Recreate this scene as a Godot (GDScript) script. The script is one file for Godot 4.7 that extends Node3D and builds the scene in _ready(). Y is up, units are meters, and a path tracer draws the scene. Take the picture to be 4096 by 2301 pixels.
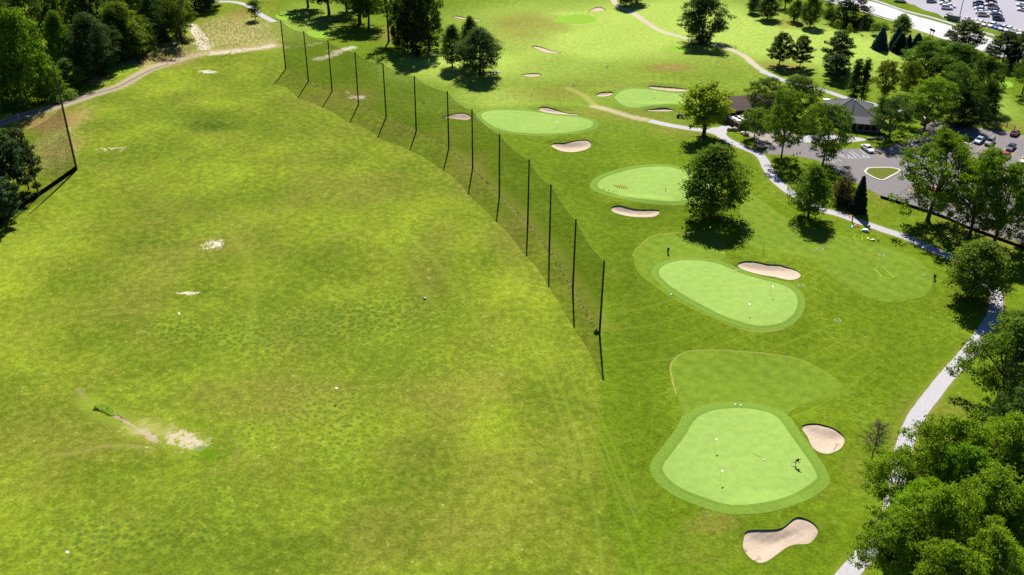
extends Node3D
# A golf driving range and short-game area seen from a drone. Units are metres, y up, north is -z.

const GX := -215.0
const GZ := -430.0
const GS := 1.25
const NX := 348
const NZ := 272
const NEAR_X0 := -113.75
const NEAR_X1 := 116.25
const SPLIT_Z := -190.0
const K := 2.3        # how bright a sunlit white surface shows; colours below are given as they look in the sun
const MOUNDS := [34.01, -231.83, 15.09, 15.1, 0.9, 46.11, -179.45, 17.73, 17.17, 0.55, 37.03, -127.09, 14.47, 14.97, 0.75, 7.27, -277.05, 19.16, 12.36, 0.5, 43.97, -298.05, 14.85, 12.11, 0.6, 40.01, -111.45, 7.11, 3.79, 0.55, 52.93, -134.46, 4.37, 2.82, 0.45, 56.23, -192.74, 8.31, 3.66, 0.6, 29.85, -219.8, 7.25, 2.92, 0.6, 16.08, -261.68, 6.66, 2.97, 0.6, 14.06, -287.89, 7.2, 3.12, 0.6, -16.56, -282.55, 4.95, 2.69, 0.4, 28.5, -303.13, 3.51, 2.27, 0.4, 49.41, -309.14, 7.66, 2.73, 0.6, 44.31, -289.46, 5.44, 2.1, 0.5, -91.11, -266.98, 18.96, 18.33, 0.8, -25.62, -198.14, 19.49, 13.34, 0.7, -15.57, -160.06, 12.05, 16.57, -0.6, -72.14, -152.93, 14.56, 10.38, -0.5, -35.21, -115.98, 15.68, 9.74, 0.6, -91.34, -292.94, 24.13, 12.48, 0.6, 14.04, -323.69, 26.45, 16.84, 0.7, 61.06, -329.03, 16.16, 10.83, 0.6, 81.21, -185.7, 14.47, 10.37, 0.35]

var heights := PackedFloat32Array()
var normals := PackedVector3Array()
var bunkers: Array[PackedVector2Array] = []
var names := {}
var mats := {}
var trees := {}
var rng := RandomNumberGenerator.new()


# ---------------------------------------------------------------- geometry buffer
class Buf:
	var v := PackedVector3Array()
	var n := PackedVector3Array()
	var c := PackedColorArray()
	var uv := PackedVector2Array()

	func tri(p: Vector3, q: Vector3, r: Vector3, m: Vector3, col := Color.WHITE) -> void:
		if (q - p).cross(r - p).dot(m) > 0.0:
			var s := q
			q = r
			r = s
		v.append(p)
		v.append(q)
		v.append(r)
		for i in 3:
			n.append(m)
			c.append(col)

	func flat(p: Vector3, q: Vector3, r: Vector3, toward: Vector3, col := Color.WHITE) -> void:
		var m := (q - p).cross(r - p).normalized()
		if m.dot(toward) < 0.0:
			m = -m
		tri(p, q, r, m, col)

	func quad(p: Vector3, q: Vector3, r: Vector3, s: Vector3, m: Vector3, col := Color.WHITE) -> void:
		tri(p, q, r, m, col)
		tri(p, r, s, m, col)

	func fquad(p: Vector3, q: Vector3, r: Vector3, s: Vector3, toward: Vector3, col := Color.WHITE) -> void:
		flat(p, q, r, toward, col)
		flat(p, r, s, toward, col)

	func box(t: Transform3D, size: Vector3, col := Color.WHITE) -> void:
		var h := size * 0.5
		for ax in 3:
			for s in [-1.0, 1.0]:
				var d := Vector3.ZERO
				d[ax] = s
				var a := Vector3.ZERO
				a[(ax + 1) % 3] = h[(ax + 1) % 3]
				var b := Vector3.ZERO
				b[(ax + 2) % 3] = h[(ax + 2) % 3]
				var o: Vector3 = d * h[ax]
				quad(t * (o - a - b), t * (o + a - b), t * (o + a + b), t * (o - a + b), (t.basis * d).normalized(), col)

	func bx(at: Vector3, size: Vector3, col := Color.WHITE) -> void:
		box(Transform3D(Basis(), at), size, col)

	func tube(p: Vector3, q: Vector3, r0: float, r1: float, sides := 6, col := Color.WHITE, caps := true) -> void:
		var d := (q - p).normalized()
		var u := d.cross(Vector3.RIGHT if absf(d.x) < 0.8 else Vector3.UP).normalized()
		var w := d.cross(u)
		for i in sides:
			var a0 := TAU * i / sides
			var a1 := TAU * (i + 1) / sides
			var m0 := u * cos(a0) + w * sin(a0)
			var m1 := u * cos(a1) + w * sin(a1)
			var base := v.size()
			tri(p + m0 * r0, p + m1 * r0, q + m1 * r1, m0 + m1, col)
			tri(p + m0 * r0, q + m1 * r1, q + m0 * r1, m0 + m1, col)
			for k in range(base, base + 6):
				var pt := v[k]
				n[k] = m0 if pt.is_equal_approx(p + m0 * r0) or pt.is_equal_approx(q + m0 * r1) else m1
			if caps:
				tri(q, q + m0 * r1, q + m1 * r1, d, col)
				tri(p, p + m0 * r0, p + m1 * r0, -d, col)

	func ball(at: Vector3, r: Vector3, rings := 6, segs := 8, col := Color.WHITE) -> void:
		for i in rings:
			for j in segs:
				var q: Array[Vector3] = []
				for e in [[i, j], [i + 1, j], [i + 1, j + 1], [i, j + 1]]:
					var th: float = PI * e[0] / rings
					var ph: float = TAU * e[1] / segs
					q.append(Vector3(sin(th) * cos(ph), cos(th), sin(th) * sin(ph)))
				for t in [[0, 1, 2], [0, 2, 3]]:
					var base := v.size()
					var mid: Vector3 = q[t[0]] + q[t[1]] + q[t[2]]
					tri(at + q[t[0]] * r, at + q[t[1]] * r, at + q[t[2]] * r, mid, col)
					for k in range(base, base + 3):
						n[k] = ((v[k] - at) / (r * r)).normalized()

	func leaf(at: Vector3, m: Vector3, size: float, turn: float, col: Color) -> void:
		var u := m.cross(Vector3(0.31, 0.8, 0.5)).normalized()
		var w := m.cross(u)
		var a := u * cos(turn) + w * sin(turn)
		var b := m.cross(a)
		a *= size * 0.62
		b *= size * 0.4
		var lift := m * size * 0.16
		v.append(at - a)
		v.append(at + b + lift)
		v.append(at + a)
		v.append(at - a)
		v.append(at + a)
		v.append(at - b + lift)
		var m1 := (m + b * 0.8).normalized()
		var m2 := (m - b * 0.8).normalized()
		for i in 3:
			n.append(m1)
			c.append(col)
		for i in 3:
			n.append(m2)
			c.append(col)

	func mesh(mat: Material) -> ArrayMesh:
		var a := []
		a.resize(Mesh.ARRAY_MAX)
		a[Mesh.ARRAY_VERTEX] = v
		a[Mesh.ARRAY_NORMAL] = n
		a[Mesh.ARRAY_COLOR] = c
		if uv.size() == v.size():
			a[Mesh.ARRAY_TEX_UV] = uv
		var m := ArrayMesh.new()
		m.add_surface_from_arrays(Mesh.PRIMITIVE_TRIANGLES, a)
		m.surface_set_material(0, mat)
		return m


# ---------------------------------------------------------------- naming and tagging
func numbered(called: String) -> String:
	var k: int = names.get(called, 0)
	names[called] = k + 1
	return called if k == 0 else "%s_%03d" % [called, k]


func tag(o: Node3D, label: String, category: String, group := "", kind := "") -> Node3D:
	o.set_meta("label", label)
	o.set_meta("category", category)
	if group:
		o.set_meta("group", group)
	if kind:
		o.set_meta("kind", kind)
	return o


func thing(called: String, label: String, category: String, at: Vector3, turn := 0.0, group := "") -> Node3D:
	var o := Node3D.new()
	o.name = numbered(called)
	add_child(o, true)
	o.position = at
	o.rotation.y = turn
	tag(o, label, category, group)
	return o


func part(called: String, m: Mesh, parent: Node) -> MeshInstance3D:
	var o := MeshInstance3D.new()
	o.name = called if parent != self else numbered(called)
	o.mesh = m
	parent.add_child(o, true)
	return o


func struct(called: String, m: Mesh) -> MeshInstance3D:
	var o := part(called, m, self)
	o.set_meta("kind", "structure")
	return o


func copy(o: Node3D, label: String, at: Vector3, turn := 0.0) -> Node3D:
	var r: Node3D = o.duplicate()
	r.name = numbered(String(o.name).rstrip("0123456789").rstrip("_"))
	add_child(r, true)
	r.position = at
	r.rotation.y = turn
	r.set_meta("label", label)
	return r


# ---------------------------------------------------------------- colour and materials
func seen(r: float, g: float, b: float) -> Color:   # a base colour from how it looks (0-255) in full sun
	var l := Color(r / 255.0, g / 255.0, b / 255.0).srgb_to_linear()
	return Color(l.r / K, l.g / K, l.b / K).linear_to_srgb()


func mat(called: String, col: Color, rough := 0.9, metal := 0.0, spec := 0.3) -> StandardMaterial3D:
	if not mats.has(called):
		var m := StandardMaterial3D.new()
		m.resource_name = called
		m.albedo_color = col
		m.roughness = rough
		m.metallic = metal
		m.metallic_specular = spec
		mats[called] = m
	return mats[called]


func grain(called: String, col: Color, vary: float, size: float, rough := 0.95, freq := 0.02) -> StandardMaterial3D:
	if mats.has(called):
		return mats[called]
	var m := mat(called, Color.WHITE, rough, 0.0, 0.15)
	var noise := FastNoiseLite.new()
	noise.seed = called.hash() % 1000
	noise.frequency = freq
	noise.fractal_octaves = 6
	noise.fractal_gain = 0.72
	var t := NoiseTexture2D.new()
	t.width = 512
	t.height = 512
	t.seamless = true
	t.noise = noise
	var ramp := Gradient.new()
	var l := col.srgb_to_linear()
	ramp.set_color(0, Color(l.r * (1 - vary), l.g * (1 - vary), l.b * (1 - vary)).linear_to_srgb())
	ramp.set_color(1, Color(l.r * (1 + vary), l.g * (1 + vary), l.b * (1 + vary)).linear_to_srgb())
	t.color_ramp = ramp
	m.albedo_texture = t
	m.uv1_triplanar = true
	m.uv1_world_triplanar = true
	m.uv1_scale = Vector3.ONE / size
	return m


# Turf mown in lanes to and fro.
func lanes(called: String, col: Color, vary: float, size: float, turn: float) -> StandardMaterial3D:
	var m := mat(called, Color.WHITE, 0.95, 0.0, 0.12)
	var n := FastNoiseLite.new()
	n.seed = called.hash() % 999
	n.frequency = 0.012
	n.fractal_octaves = 6
	n.fractal_gain = 0.7
	var noise := n.get_seamless_image(512, 512)
	var im := Image.create_empty(512, 512, false, Image.FORMAT_RGB8)
	var l := col.srgb_to_linear()
	for y in 512:
		for x in 512:
			var f := noise.get_pixel(x, y).r * 2.0 - 1.0
			var s := signf(sin(TAU * (x * 4.0 + y * turn) / 512.0)) * 0.014
			var k := 1.0 + s + f * vary
			im.set_pixel(x, y, Color(l.r * (k + f * 0.06), l.g * k, l.b * k).linear_to_srgb())
	m.albedo_texture = ImageTexture.create_from_image(im)
	m.uv1_triplanar = true
	m.uv1_world_triplanar = true
	m.uv1_scale = Vector3.ONE / size
	return m


func leaves(r: float, g: float, b: float) -> StandardMaterial3D:
	var key := "leaves %.3f %.3f %.3f" % [r, g, b]
	if not mats.has(key):
		var m := mat(key, Color(r * 2.15, g * 2.15, b * 2.0).linear_to_srgb(), 0.7, 0.0, 0.12)
		m.vertex_color_use_as_albedo = true
		m.backlight_enabled = true
		m.backlight = Color(0.95, 0.95, 0.36)
	return mats[key]


# ---------------------------------------------------------------- terrain
func ground(x: float, z: float) -> float:
	var y := 0.22 * sin(x * 0.11 + 0.5 * sin(z * 0.05)) * sin(z * 0.09 + 1.3) + 0.13 * sin(x * 0.23 + z * 0.17)
	for i in range(0, MOUNDS.size(), 5):
		var dx: float = (x - MOUNDS[i]) / MOUNDS[i + 2]
		if absf(dx) < 1.5:
			var dz: float = (z - MOUNDS[i + 1]) / MOUNDS[i + 3]
			if absf(dz) < 1.5:
				y += MOUNDS[i + 4] * (1.0 - smoothstep(0.6, 1.5, sqrt(dx * dx + dz * dz)))
	return y


func on(p: Vector2, up := 0.0) -> Vector3:
	return Vector3(p.x, ground(p.x, p.y) + up, p.y)


func slope(x: float, z: float) -> Vector3:
	return Vector3(ground(x - 0.6, z) - ground(x + 0.6, z), 1.2, ground(x, z - 0.6) - ground(x, z + 0.6)).normalized()


func pts(a: Array) -> PackedVector2Array:
	var o := PackedVector2Array()
	for i in range(0, a.size(), 2):
		o.append(Vector2(a[i], a[i + 1]))
	return o


func rounded(p: PackedVector2Array, steps := 4, closed := true) -> PackedVector2Array:
	var o := PackedVector2Array()
	var k := p.size()
	for i in (k if closed else k - 1):
		var a := p[(i - 1 + k) % k] if closed or i > 0 else p[0]
		var d := p[(i + 2) % k] if closed or i + 2 < k else p[k - 1]
		for s in steps:
			o.append(p[i].cubic_interpolate(p[(i + 1) % k], a, d, float(s) / steps))
	if not closed:
		o.append(p[k - 1])
	return o


func grown(p: PackedVector2Array, by: float) -> PackedVector2Array:
	var o := Geometry2D.offset_polygon(p, by, Geometry2D.JOIN_ROUND)
	return o[0] if o.size() else p


func ribbon(centre: PackedVector2Array, width: float, ragged := 0.0) -> PackedVector2Array:
	var left := PackedVector2Array()
	var right := PackedVector2Array()
	for i in centre.size():
		var d := (centre[mini(i + 1, centre.size() - 1)] - centre[maxi(i - 1, 0)]).normalized()
		var s := Vector2(-d.y, d.x) * width * 0.5
		left.append(centre[i] + s * (1.0 + rng.randf_range(-ragged, ragged)))
		right.append(centre[i] - s * (1.0 + rng.randf_range(-ragged, ragged)))
	right.reverse()
	left.append_array(right)
	return left


func hgt(i: int, j: int) -> float:
	return heights[j * (NX + 1) + i]


func corner(i: int, j: int, up := 0.0) -> Vector3:
	return Vector3(GX + i * GS, heights[j * (NX + 1) + i] + up, GZ + j * GS)


# A piece of the plane of one half of a terrain cell, over a flat outline.
func patch(b: Buf, poly: PackedVector2Array, i: int, j: int, half: int, up: float, uvr: Rect2) -> void:
	var idx := Geometry2D.triangulate_polygon(poly)
	for k in range(0, idx.size(), 3):
		var q: Array[Vector3] = []
		for e in 3:
			q.append(lifted(poly[idx[k + e]], i, j, half, up))
		var base := b.v.size()
		b.tri(q[0], q[1], q[2], Vector3.UP)
		for e in range(base, base + 3):
			var fx := clampf((b.v[e].x - GX) / GS - i, 0, 1)
			var fz := clampf((b.v[e].z - GZ) / GS - j, 0, 1)
			var w := NX + 1
			b.n[e] = normals[j * w + i].lerp(normals[j * w + i + 1], fx).lerp(normals[(j + 1) * w + i].lerp(normals[(j + 1) * w + i + 1], fx), fz).normalized()
			if uvr.size.x > 0:
				b.uv.append(Vector2((b.v[e].x - uvr.position.x) / uvr.size.x, (b.v[e].z - uvr.position.y) / uvr.size.y))


func lifted(p: Vector2, i: int, j: int, half: int, up: float) -> Vector3:
	var fx := (p.x - GX) / GS - i
	var fz := (p.y - GZ) / GS - j
	var a := hgt(i, j)
	var d := hgt(i + 1, j + 1)
	var y := a + (hgt(i + 1, j) - a) * fx + (d - hgt(i + 1, j)) * fz if half == 0 else a + (hgt(i, j + 1) - a) * fz + (d - hgt(i, j + 1)) * fx
	return Vector3(p.x, y + up, p.y)


func halves(i: int, j: int) -> Array:
	var a := Vector2(GX + i * GS, GZ + j * GS)
	var e := Vector2(GS, 0)
	var f := Vector2(0, GS)
	return [PackedVector2Array([a, a + e, a + e + f]), PackedVector2Array([a, a + e + f, a + f])]


# A sheet over the terrain inside an outline, parallel to the ground below it.
func sheet(called: String, outline: PackedVector2Array, up: float, m: Material, less: Array = []) -> MeshInstance3D:
	var b := Buf.new()
	var polys: Array = [outline]
	for hole in less:
		var next := []
		for p in polys:
			next.append_array(Geometry2D.clip_polygons(p, hole).filter(func(q): return not Geometry2D.is_polygon_clockwise(q)) if Geometry2D.intersect_polygons(p, hole).size() else [p])
		polys = next
	for p: PackedVector2Array in polys:
		var box := Rect2(p[0], Vector2.ZERO)
		for q in p:
			box = box.expand(q)
		var i0 := maxi(0, int((box.position.x - GX) / GS))
		var i1 := mini(NX - 1, int((box.end.x - GX) / GS))
		for j in range(maxi(0, int((box.position.y - GZ) / GS)), mini(NZ - 1, int((box.end.y - GZ) / GS)) + 1):
			for i in range(i0, i1 + 1):
				var hs := halves(i, j)
				for h in 2:
					var t: PackedVector2Array = hs[h]
					for piece in Geometry2D.intersect_polygons(t, p):
						patch(b, piece, i, j, h, up, Rect2())
	if b.v.is_empty():
		return null
	return struct(called, b.mesh(m))


func build_ground(near_image: Image, far_image: Image) -> void:
	var near_uv := Rect2(NEAR_X0, SPLIT_Z, NEAR_X1 - NEAR_X0, GZ + NZ * GS - SPLIT_Z)
	var far_uv := Rect2(GX, GZ, NX * GS, SPLIT_Z - GZ)
	var kinds := [Buf.new(), Buf.new(), Buf.new()]
	var w := NX + 1
	var boxes: Array[Rect2] = []
	for k in bunkers:
		var r := Rect2(k[0], Vector2.ZERO)
		for q in k:
			r = r.expand(q)
		boxes.append(r.grow(0.01))
	for j in NZ:
		for i in NX:
			var x := GX + i * GS
			var z := GZ + j * GS
			var which := 1 if z < SPLIT_Z - 0.01 else 0 if x > NEAR_X0 - 0.01 and x < NEAR_X1 - 0.01 else 2
			var b: Buf = kinds[which]
			var uvr: Rect2 = [near_uv, far_uv, Rect2(0, 0, 40, 40)][which]
			var cut := []
			for k in boxes.size():
				if boxes[k].intersects(Rect2(x, z, GS, GS)):
					cut.append(bunkers[k])
			if cut.size():
				var hs := halves(i, j)
				for h in 2:
					var left: Array = [hs[h]]
					for hole in cut:
						var next := []
						for p in left:
							next.append_array(Geometry2D.clip_polygons(p, hole))
						left = next
					for p in left:
						patch(b, p, i, j, h, 0.0, uvr)
				continue
			var id := [j * w + i, j * w + i + 1, (j + 1) * w + i + 1, (j + 1) * w + i]
			var p := [corner(i, j), corner(i + 1, j), corner(i + 1, j + 1), corner(i, j + 1)]
			for t in [0, 1, 2, 0, 2, 3]:
				b.v.append(p[t])
				b.n.append(normals[id[t]])
				b.c.append(Color.WHITE)
				b.uv.append(Vector2((p[t].x - uvr.position.x) / uvr.size.x, (p[t].z - uvr.position.y) / uvr.size.y))
	# out to the horizon
	var rest: Buf = kinds[2]
	var mid := Vector3(GX + NX * GS * 0.5, 0, GZ + NZ * GS * 0.5)
	var edge: Array = []
	for i in NX:
		edge.append([corner(i, 0), corner(i + 1, 0)])
		edge.append([corner(i, NZ), corner(i + 1, NZ)])
	for j in NZ:
		edge.append([corner(0, j), corner(0, j + 1)])
		edge.append([corner(NX, j), corner(NX, j + 1)])
	for e in edge:
		var last: Array = e
		for f in [1.3, 2.5, 16.0]:
			var next := []
			for k in 2:
				var o: Vector3 = mid + (e[k] - mid) * f
				next.append(Vector3(o.x, e[k].y * (0.5 if f < 2 else 0.0), o.z))
			rest.quad(last[0], last[1], next[1], next[0], Vector3.UP)
			for k in 6:
				var q := rest.v[rest.v.size() - 6 + k]
				rest.uv.append(Vector2(q.x / 40, q.z / 40))
			last = next
	var m := ArrayMesh.new()
	for k in 3:
		var b: Buf = kinds[k]
		var a := []
		a.resize(Mesh.ARRAY_MAX)
		a[Mesh.ARRAY_VERTEX] = b.v
		a[Mesh.ARRAY_NORMAL] = b.n
		a[Mesh.ARRAY_TEX_UV] = b.uv
		m.add_surface_from_arrays(Mesh.PRIMITIVE_TRIANGLES, a)
		var g: StandardMaterial3D
		if k < 2:
			g = StandardMaterial3D.new()
			g.roughness = 0.95
			g.metallic_specular = 0.1
			g.albedo_texture = ImageTexture.create_from_image([near_image, far_image][k])
			g.texture_repeat = false
			g.heightmap_enabled = true
			g.heightmap_texture = ImageTexture.create_from_image(reliefs[k])
			g.heightmap_scale = 14.0
		else:
			g = grain("outer grass", seen(132, 158, 48), 0.3, 37.0)
		g.resource_name = ["near grass", "far grass", "outer grass"][k]
		m.surface_set_material(k, g)
	struct("ground", m)


# ---------------------------------------------------------------- what grows where, painted as colour
func blob(im: PackedFloat32Array, w: int, h: int, o: Rect2, e: Array, ch: int, amount: float) -> void:
	var x0 := maxi(0, int((e[0] - e[2] * 1.6 - o.position.x) / o.size.x * w))
	var x1 := mini(w - 1, int((e[0] + e[2] * 1.6 - o.position.x) / o.size.x * w) + 1)
	var y0 := maxi(0, int((e[1] - e[3] * 1.6 - o.position.y) / o.size.y * h))
	var y1 := mini(h - 1, int((e[1] + e[3] * 1.6 - o.position.y) / o.size.y * h) + 1)
	for j in range(y0, y1 + 1):
		for i in range(x0, x1 + 1):
			var dx: float = (o.position.x + (i + 0.5) / w * o.size.x - e[0]) / e[2]
			var dz: float = (o.position.y + (j + 0.5) / h * o.size.y - e[1]) / e[3]
			var r := sqrt(dx * dx + dz * dz)
			if r < 1.6:
				im[(j * w + i) * 4 + ch] += amount * (1.0 - smoothstep(0.35, 1.6, r))


func lin(r: float, g: float, b: float) -> Vector3:
	var c := Color(r / 255, g / 255, b / 255).srgb_to_linear()
	return Vector3(c.r, c.g, c.b)


func noise_bytes(seed_: int, freq: float, octaves: int, gain := 0.5, spots := false) -> PackedByteArray:
	var n := FastNoiseLite.new()
	n.seed = seed_
	n.noise_type = FastNoiseLite.TYPE_SIMPLEX_SMOOTH
	n.frequency = freq
	n.fractal_octaves = octaves
	n.fractal_gain = gain
	if spots:
		n.noise_type = FastNoiseLite.TYPE_CELLULAR
		n.cellular_return_type = FastNoiseLite.RETURN_DISTANCE
		n.cellular_jitter = 1.0
		n.fractal_type = FastNoiseLite.FRACTAL_NONE
		n.domain_warp_enabled = true
		n.domain_warp_amplitude = 9.0
		n.domain_warp_frequency = 0.04
	var im := n.get_seamless_image(1024, 1024, spots)
	im.convert(Image.FORMAT_L8)
	return im.get_data()


var noises: Array[PackedByteArray] = []
var codes := PackedByteArray()
var reliefs: Array[Image] = []


func paint(o: Rect2, w: int, h: int, blobs: Dictionary, course: PackedVector2Array, strokes: Array) -> Image:
	var cw := w / 8
	var chh := h / 8
	var a := PackedFloat32Array()
	var b := PackedFloat32Array()
	a.resize(cw * chh * 4)
	b.resize(cw * chh * 4)
	for j in chh:
		for i in cw:
			if Geometry2D.is_point_in_polygon(o.position + Vector2((i + 0.5) / cw * o.size.x, (j + 0.5) / chh * o.size.y), course):
				b[(j * cw + i) * 4] = 1.0
	for ch: int in blobs:
		for e: Array in blobs[ch]:
			blob(a if ch < 4 else b, cw, chh, o, e, ch % 4, e[4])
	var fa := Image.create_from_data(cw, chh, false, Image.FORMAT_RGBAF, a.to_byte_array())
	var fb := Image.create_from_data(cw, chh, false, Image.FORMAT_RGBAF, b.to_byte_array())
	fa.resize(w, h, Image.INTERPOLATE_BILINEAR)
	fb.resize(w, h, Image.INTERPOLATE_BILINEAR)
	a = fa.get_data().to_float32_array()
	b = fb.get_data().to_float32_array()
	var field_mid := lin(132, 152, 42)
	var field_dark := lin(86, 112, 24)
	var field_bright := lin(168, 192, 52)
	var olive := lin(152, 146, 68)
	var lush_mid := lin(118, 145, 30)
	var lush_dark := lin(82, 110, 16)
	var lush_bright := lin(154, 184, 58)
	var fair_col := lin(186, 214, 98)
	var tall_col := lin(205, 200, 128)
	var brown_col := lin(170, 140, 86)
	var clover_col := lin(74, 108, 40)
	var bare_col := lin(240, 226, 202)
	var px := PackedFloat32Array()
	px.resize(w * h * 3)
	var n0 := noises[0]
	var n1 := noises[1]
	var n2 := noises[2]
	var n3 := noises[3]
	var n4 := noises[4]
	for j in h:
		var z := o.position.y + (j + 0.5) / h * o.size.y + 4000.0
		var r0 := (int(z * 4.0) & 1023) << 10
		var r1 := (int(z * 8.0) & 1023) << 10
		var r2 := (int(z * 10.0) & 1023) << 10
		for i in w:
			var x := o.position.x + (i + 0.5) / w * o.size.x + 4000.0
			var k := (j * w + i) * 4
			var c0 := int(x * 4.0) & 1023
			var c1 := int(x * 8.0) & 1023
			var big := n0[r0 + c0] / 127.5 - 1.0
			var mid := n1[r1 + c1] / 127.5 - 1.0
			var fine := n2[r2 + (int(x * 10.0) & 1023)] / 127.5 - 1.0
			var blot := n3[r1 + c1] / 255.0
			var wide := n4[r0 + c0] / 127.5 - 1.0
			var lush := clampf(b[k], 0.0, 1.0)
			var t := clampf(a[k] * 1.2 + 0.5 * big + 0.34 * mid, -1.0, 1.0)
			var col := field_mid.lerp(field_dark, -t) if t < 0.0 else field_mid.lerp(field_bright, t)
			var dry := a[k + 1] * 0.9 + 0.30 * wide + 0.16 * mid
			if dry > 0.0:
				col = col.lerp(olive, minf(dry, 0.85))
			if lush > 0.01:
				var t2 := clampf(a[k] + 0.3 * big + 0.18 * mid, -1.0, 1.0)
				var l := lush_mid.lerp(lush_dark, -t2) if t2 < 0.0 else lush_mid.lerp(lush_bright, t2)
				l = l.lerp(fair_col, clampf(b[k + 2] + 0.15 * wide * b[k + 2], 0.0, 1.0))
				var d2 := a[k + 1] * 1.1 + 0.3 * wide - 0.12
				if d2 > 0.0:
					l = l.lerp(olive, minf(d2, 0.8))
				col = col.lerp(l, lush)
			var tall := b[k + 1]
			if tall > 0.02:
				col = col.lerp(tall_col, clampf(tall * (0.75 + 0.7 * mid + 0.5 * fine), 0.0, 1.0))
			var br := b[k + 3]
			if br > 0.02:
				col = col.lerp(brown_col, clampf(br * (0.8 + 0.7 * mid), 0.0, 1.0))
			var clo := a[k + 2]
			if clo > 0.02:
				col = col.lerp(clover_col, 0.62 * smoothstep(0.0, 0.22, blot - 1.02 + 0.30 * clo + 0.22 * mid + 0.14 * fine + 0.12 * big))
			var bare := a[k + 3]
			if bare > 0.02:
				col = col.lerp(bare_col, smoothstep(0.0, 0.25, bare - 0.62 + 0.3 * mid + 0.42 * fine))
			elif fine * 1.2 + mid > 1.15:
				col = col.lerp(bare_col * 0.7, 0.45 * (1.0 - 0.6 * lush))
			elif fine + mid < -0.95 and lush < 0.5:
				col = col.lerp(field_bright, 0.6)
			col *= 1.0 + 0.42 * fine + 0.2 * mid
			k = (j * w + i) * 3
			px[k] = col.x
			px[k + 1] = col.y
			px[k + 2] = col.z
	for s in strokes:
		stroke(px, w, h, o, s)
	var rough := PackedByteArray()
	rough.resize(w * h)
	for j in h:
		var z := o.position.y + (j + 0.5) / h * o.size.y + 4000.0
		var r1 := (int(z * 8.0) & 1023) << 10
		var r2 := (int(z * 10.0) & 1023) << 10
		for i in w:
			var x := o.position.x + (i + 0.5) / w * o.size.x + 4000.0
			rough[j * w + i] = (n2[r2 + (int(x * 10.0) & 1023)] + n1[r1 + (int(x * 8.0) & 1023)]) >> 1
	reliefs.append(Image.create_from_data(w, h, false, Image.FORMAT_L8, rough))
	var out := PackedByteArray()
	out.resize(w * h * 3)
	for i in w * h * 3:
		out[i] = codes[clampi(int(px[i] * 4095.0 / K), 0, 4095)]
	return Image.create_from_data(w, h, false, Image.FORMAT_RGB8, out)


# A worn or differently coloured strip along a line: [points, width, colour, strength, raggedness]
func stroke(px: PackedFloat32Array, w: int, h: int, o: Rect2, s: Array) -> void:
	var p: PackedVector2Array = s[0]
	var half: float = s[1] * 0.5
	var col: Vector3 = s[2]
	var sx := o.size.x / w
	var sz := o.size.y / h
	for q in p.size() - 1:
		var r := Rect2(p[q], Vector2.ZERO).expand(p[q + 1]).grow(half * 1.7)
		if not r.intersects(o):
			continue
		var d := p[q + 1] - p[q]
		var l2 := maxf(d.length_squared(), 1e-6)
		for j in range(maxi(0, int((r.position.y - o.position.y) / sz)), mini(h - 1, int((r.end.y - o.position.y) / sz)) + 1):
			var z := o.position.y + (j + 0.5) * sz
			for i in range(maxi(0, int((r.position.x - o.position.x) / sx)), mini(w - 1, int((r.end.x - o.position.x) / sx)) + 1):
				var x := o.position.x + (i + 0.5) * sx
				var t := ((x - p[q].x) * d.x + (z - p[q].y) * d.y) / l2
				if t < 0.0 and q > 0 or t > 1.0:
					continue
				t = clampf(t, 0.0, 1.0)
				var dx := x - p[q].x - d.x * t
				var dz := z - p[q].y - d.y * t
				var dist := sqrt(dx * dx + dz * dz) / half
				if dist > 1.7:
					continue
				var n: float = noises[1][((int((z + 4000) * 8) & 1023) << 10) + (int((x + 4000) * 8) & 1023)] / 127.5 - 1.0
				var f: float = noises[2][((int((z + 4000) * 10) & 1023) << 10) + (int((x + 4000) * 10) & 1023)] / 127.5 - 1.0
				var m: float = s[3] * (1.0 - smoothstep(0.55, 1.2, dist + s[4] * (n * 0.8 + f * 0.8)))
				if m > 0.0:
					var k := (j * w + i) * 3
					px[k] = lerpf(px[k], col.x * (1 + 0.15 * f), m)
					px[k + 1] = lerpf(px[k + 1], col.y * (1 + 0.15 * f), m)
					px[k + 2] = lerpf(px[k + 2], col.z * (1 + 0.15 * f), m)


# ---------------------------------------------------------------- trees
func limb(b: Buf, p: Vector3, q: Vector3, r0: float, r1: float, sides := 5) -> void:
	var bend := Vector3(rng.randf_range(-1, 1), rng.randf_range(0.0, 1.0), rng.randf_range(-1, 1)) * p.distance_to(q) * 0.10
	var m := p.lerp(q, 0.5) + bend
	b.tube(p, m, r0, (r0 + r1) * 0.5, sides, Color.WHITE, false)
	b.tube(m, q, (r0 + r1) * 0.5, r1, sides, Color.WHITE, false)


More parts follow.
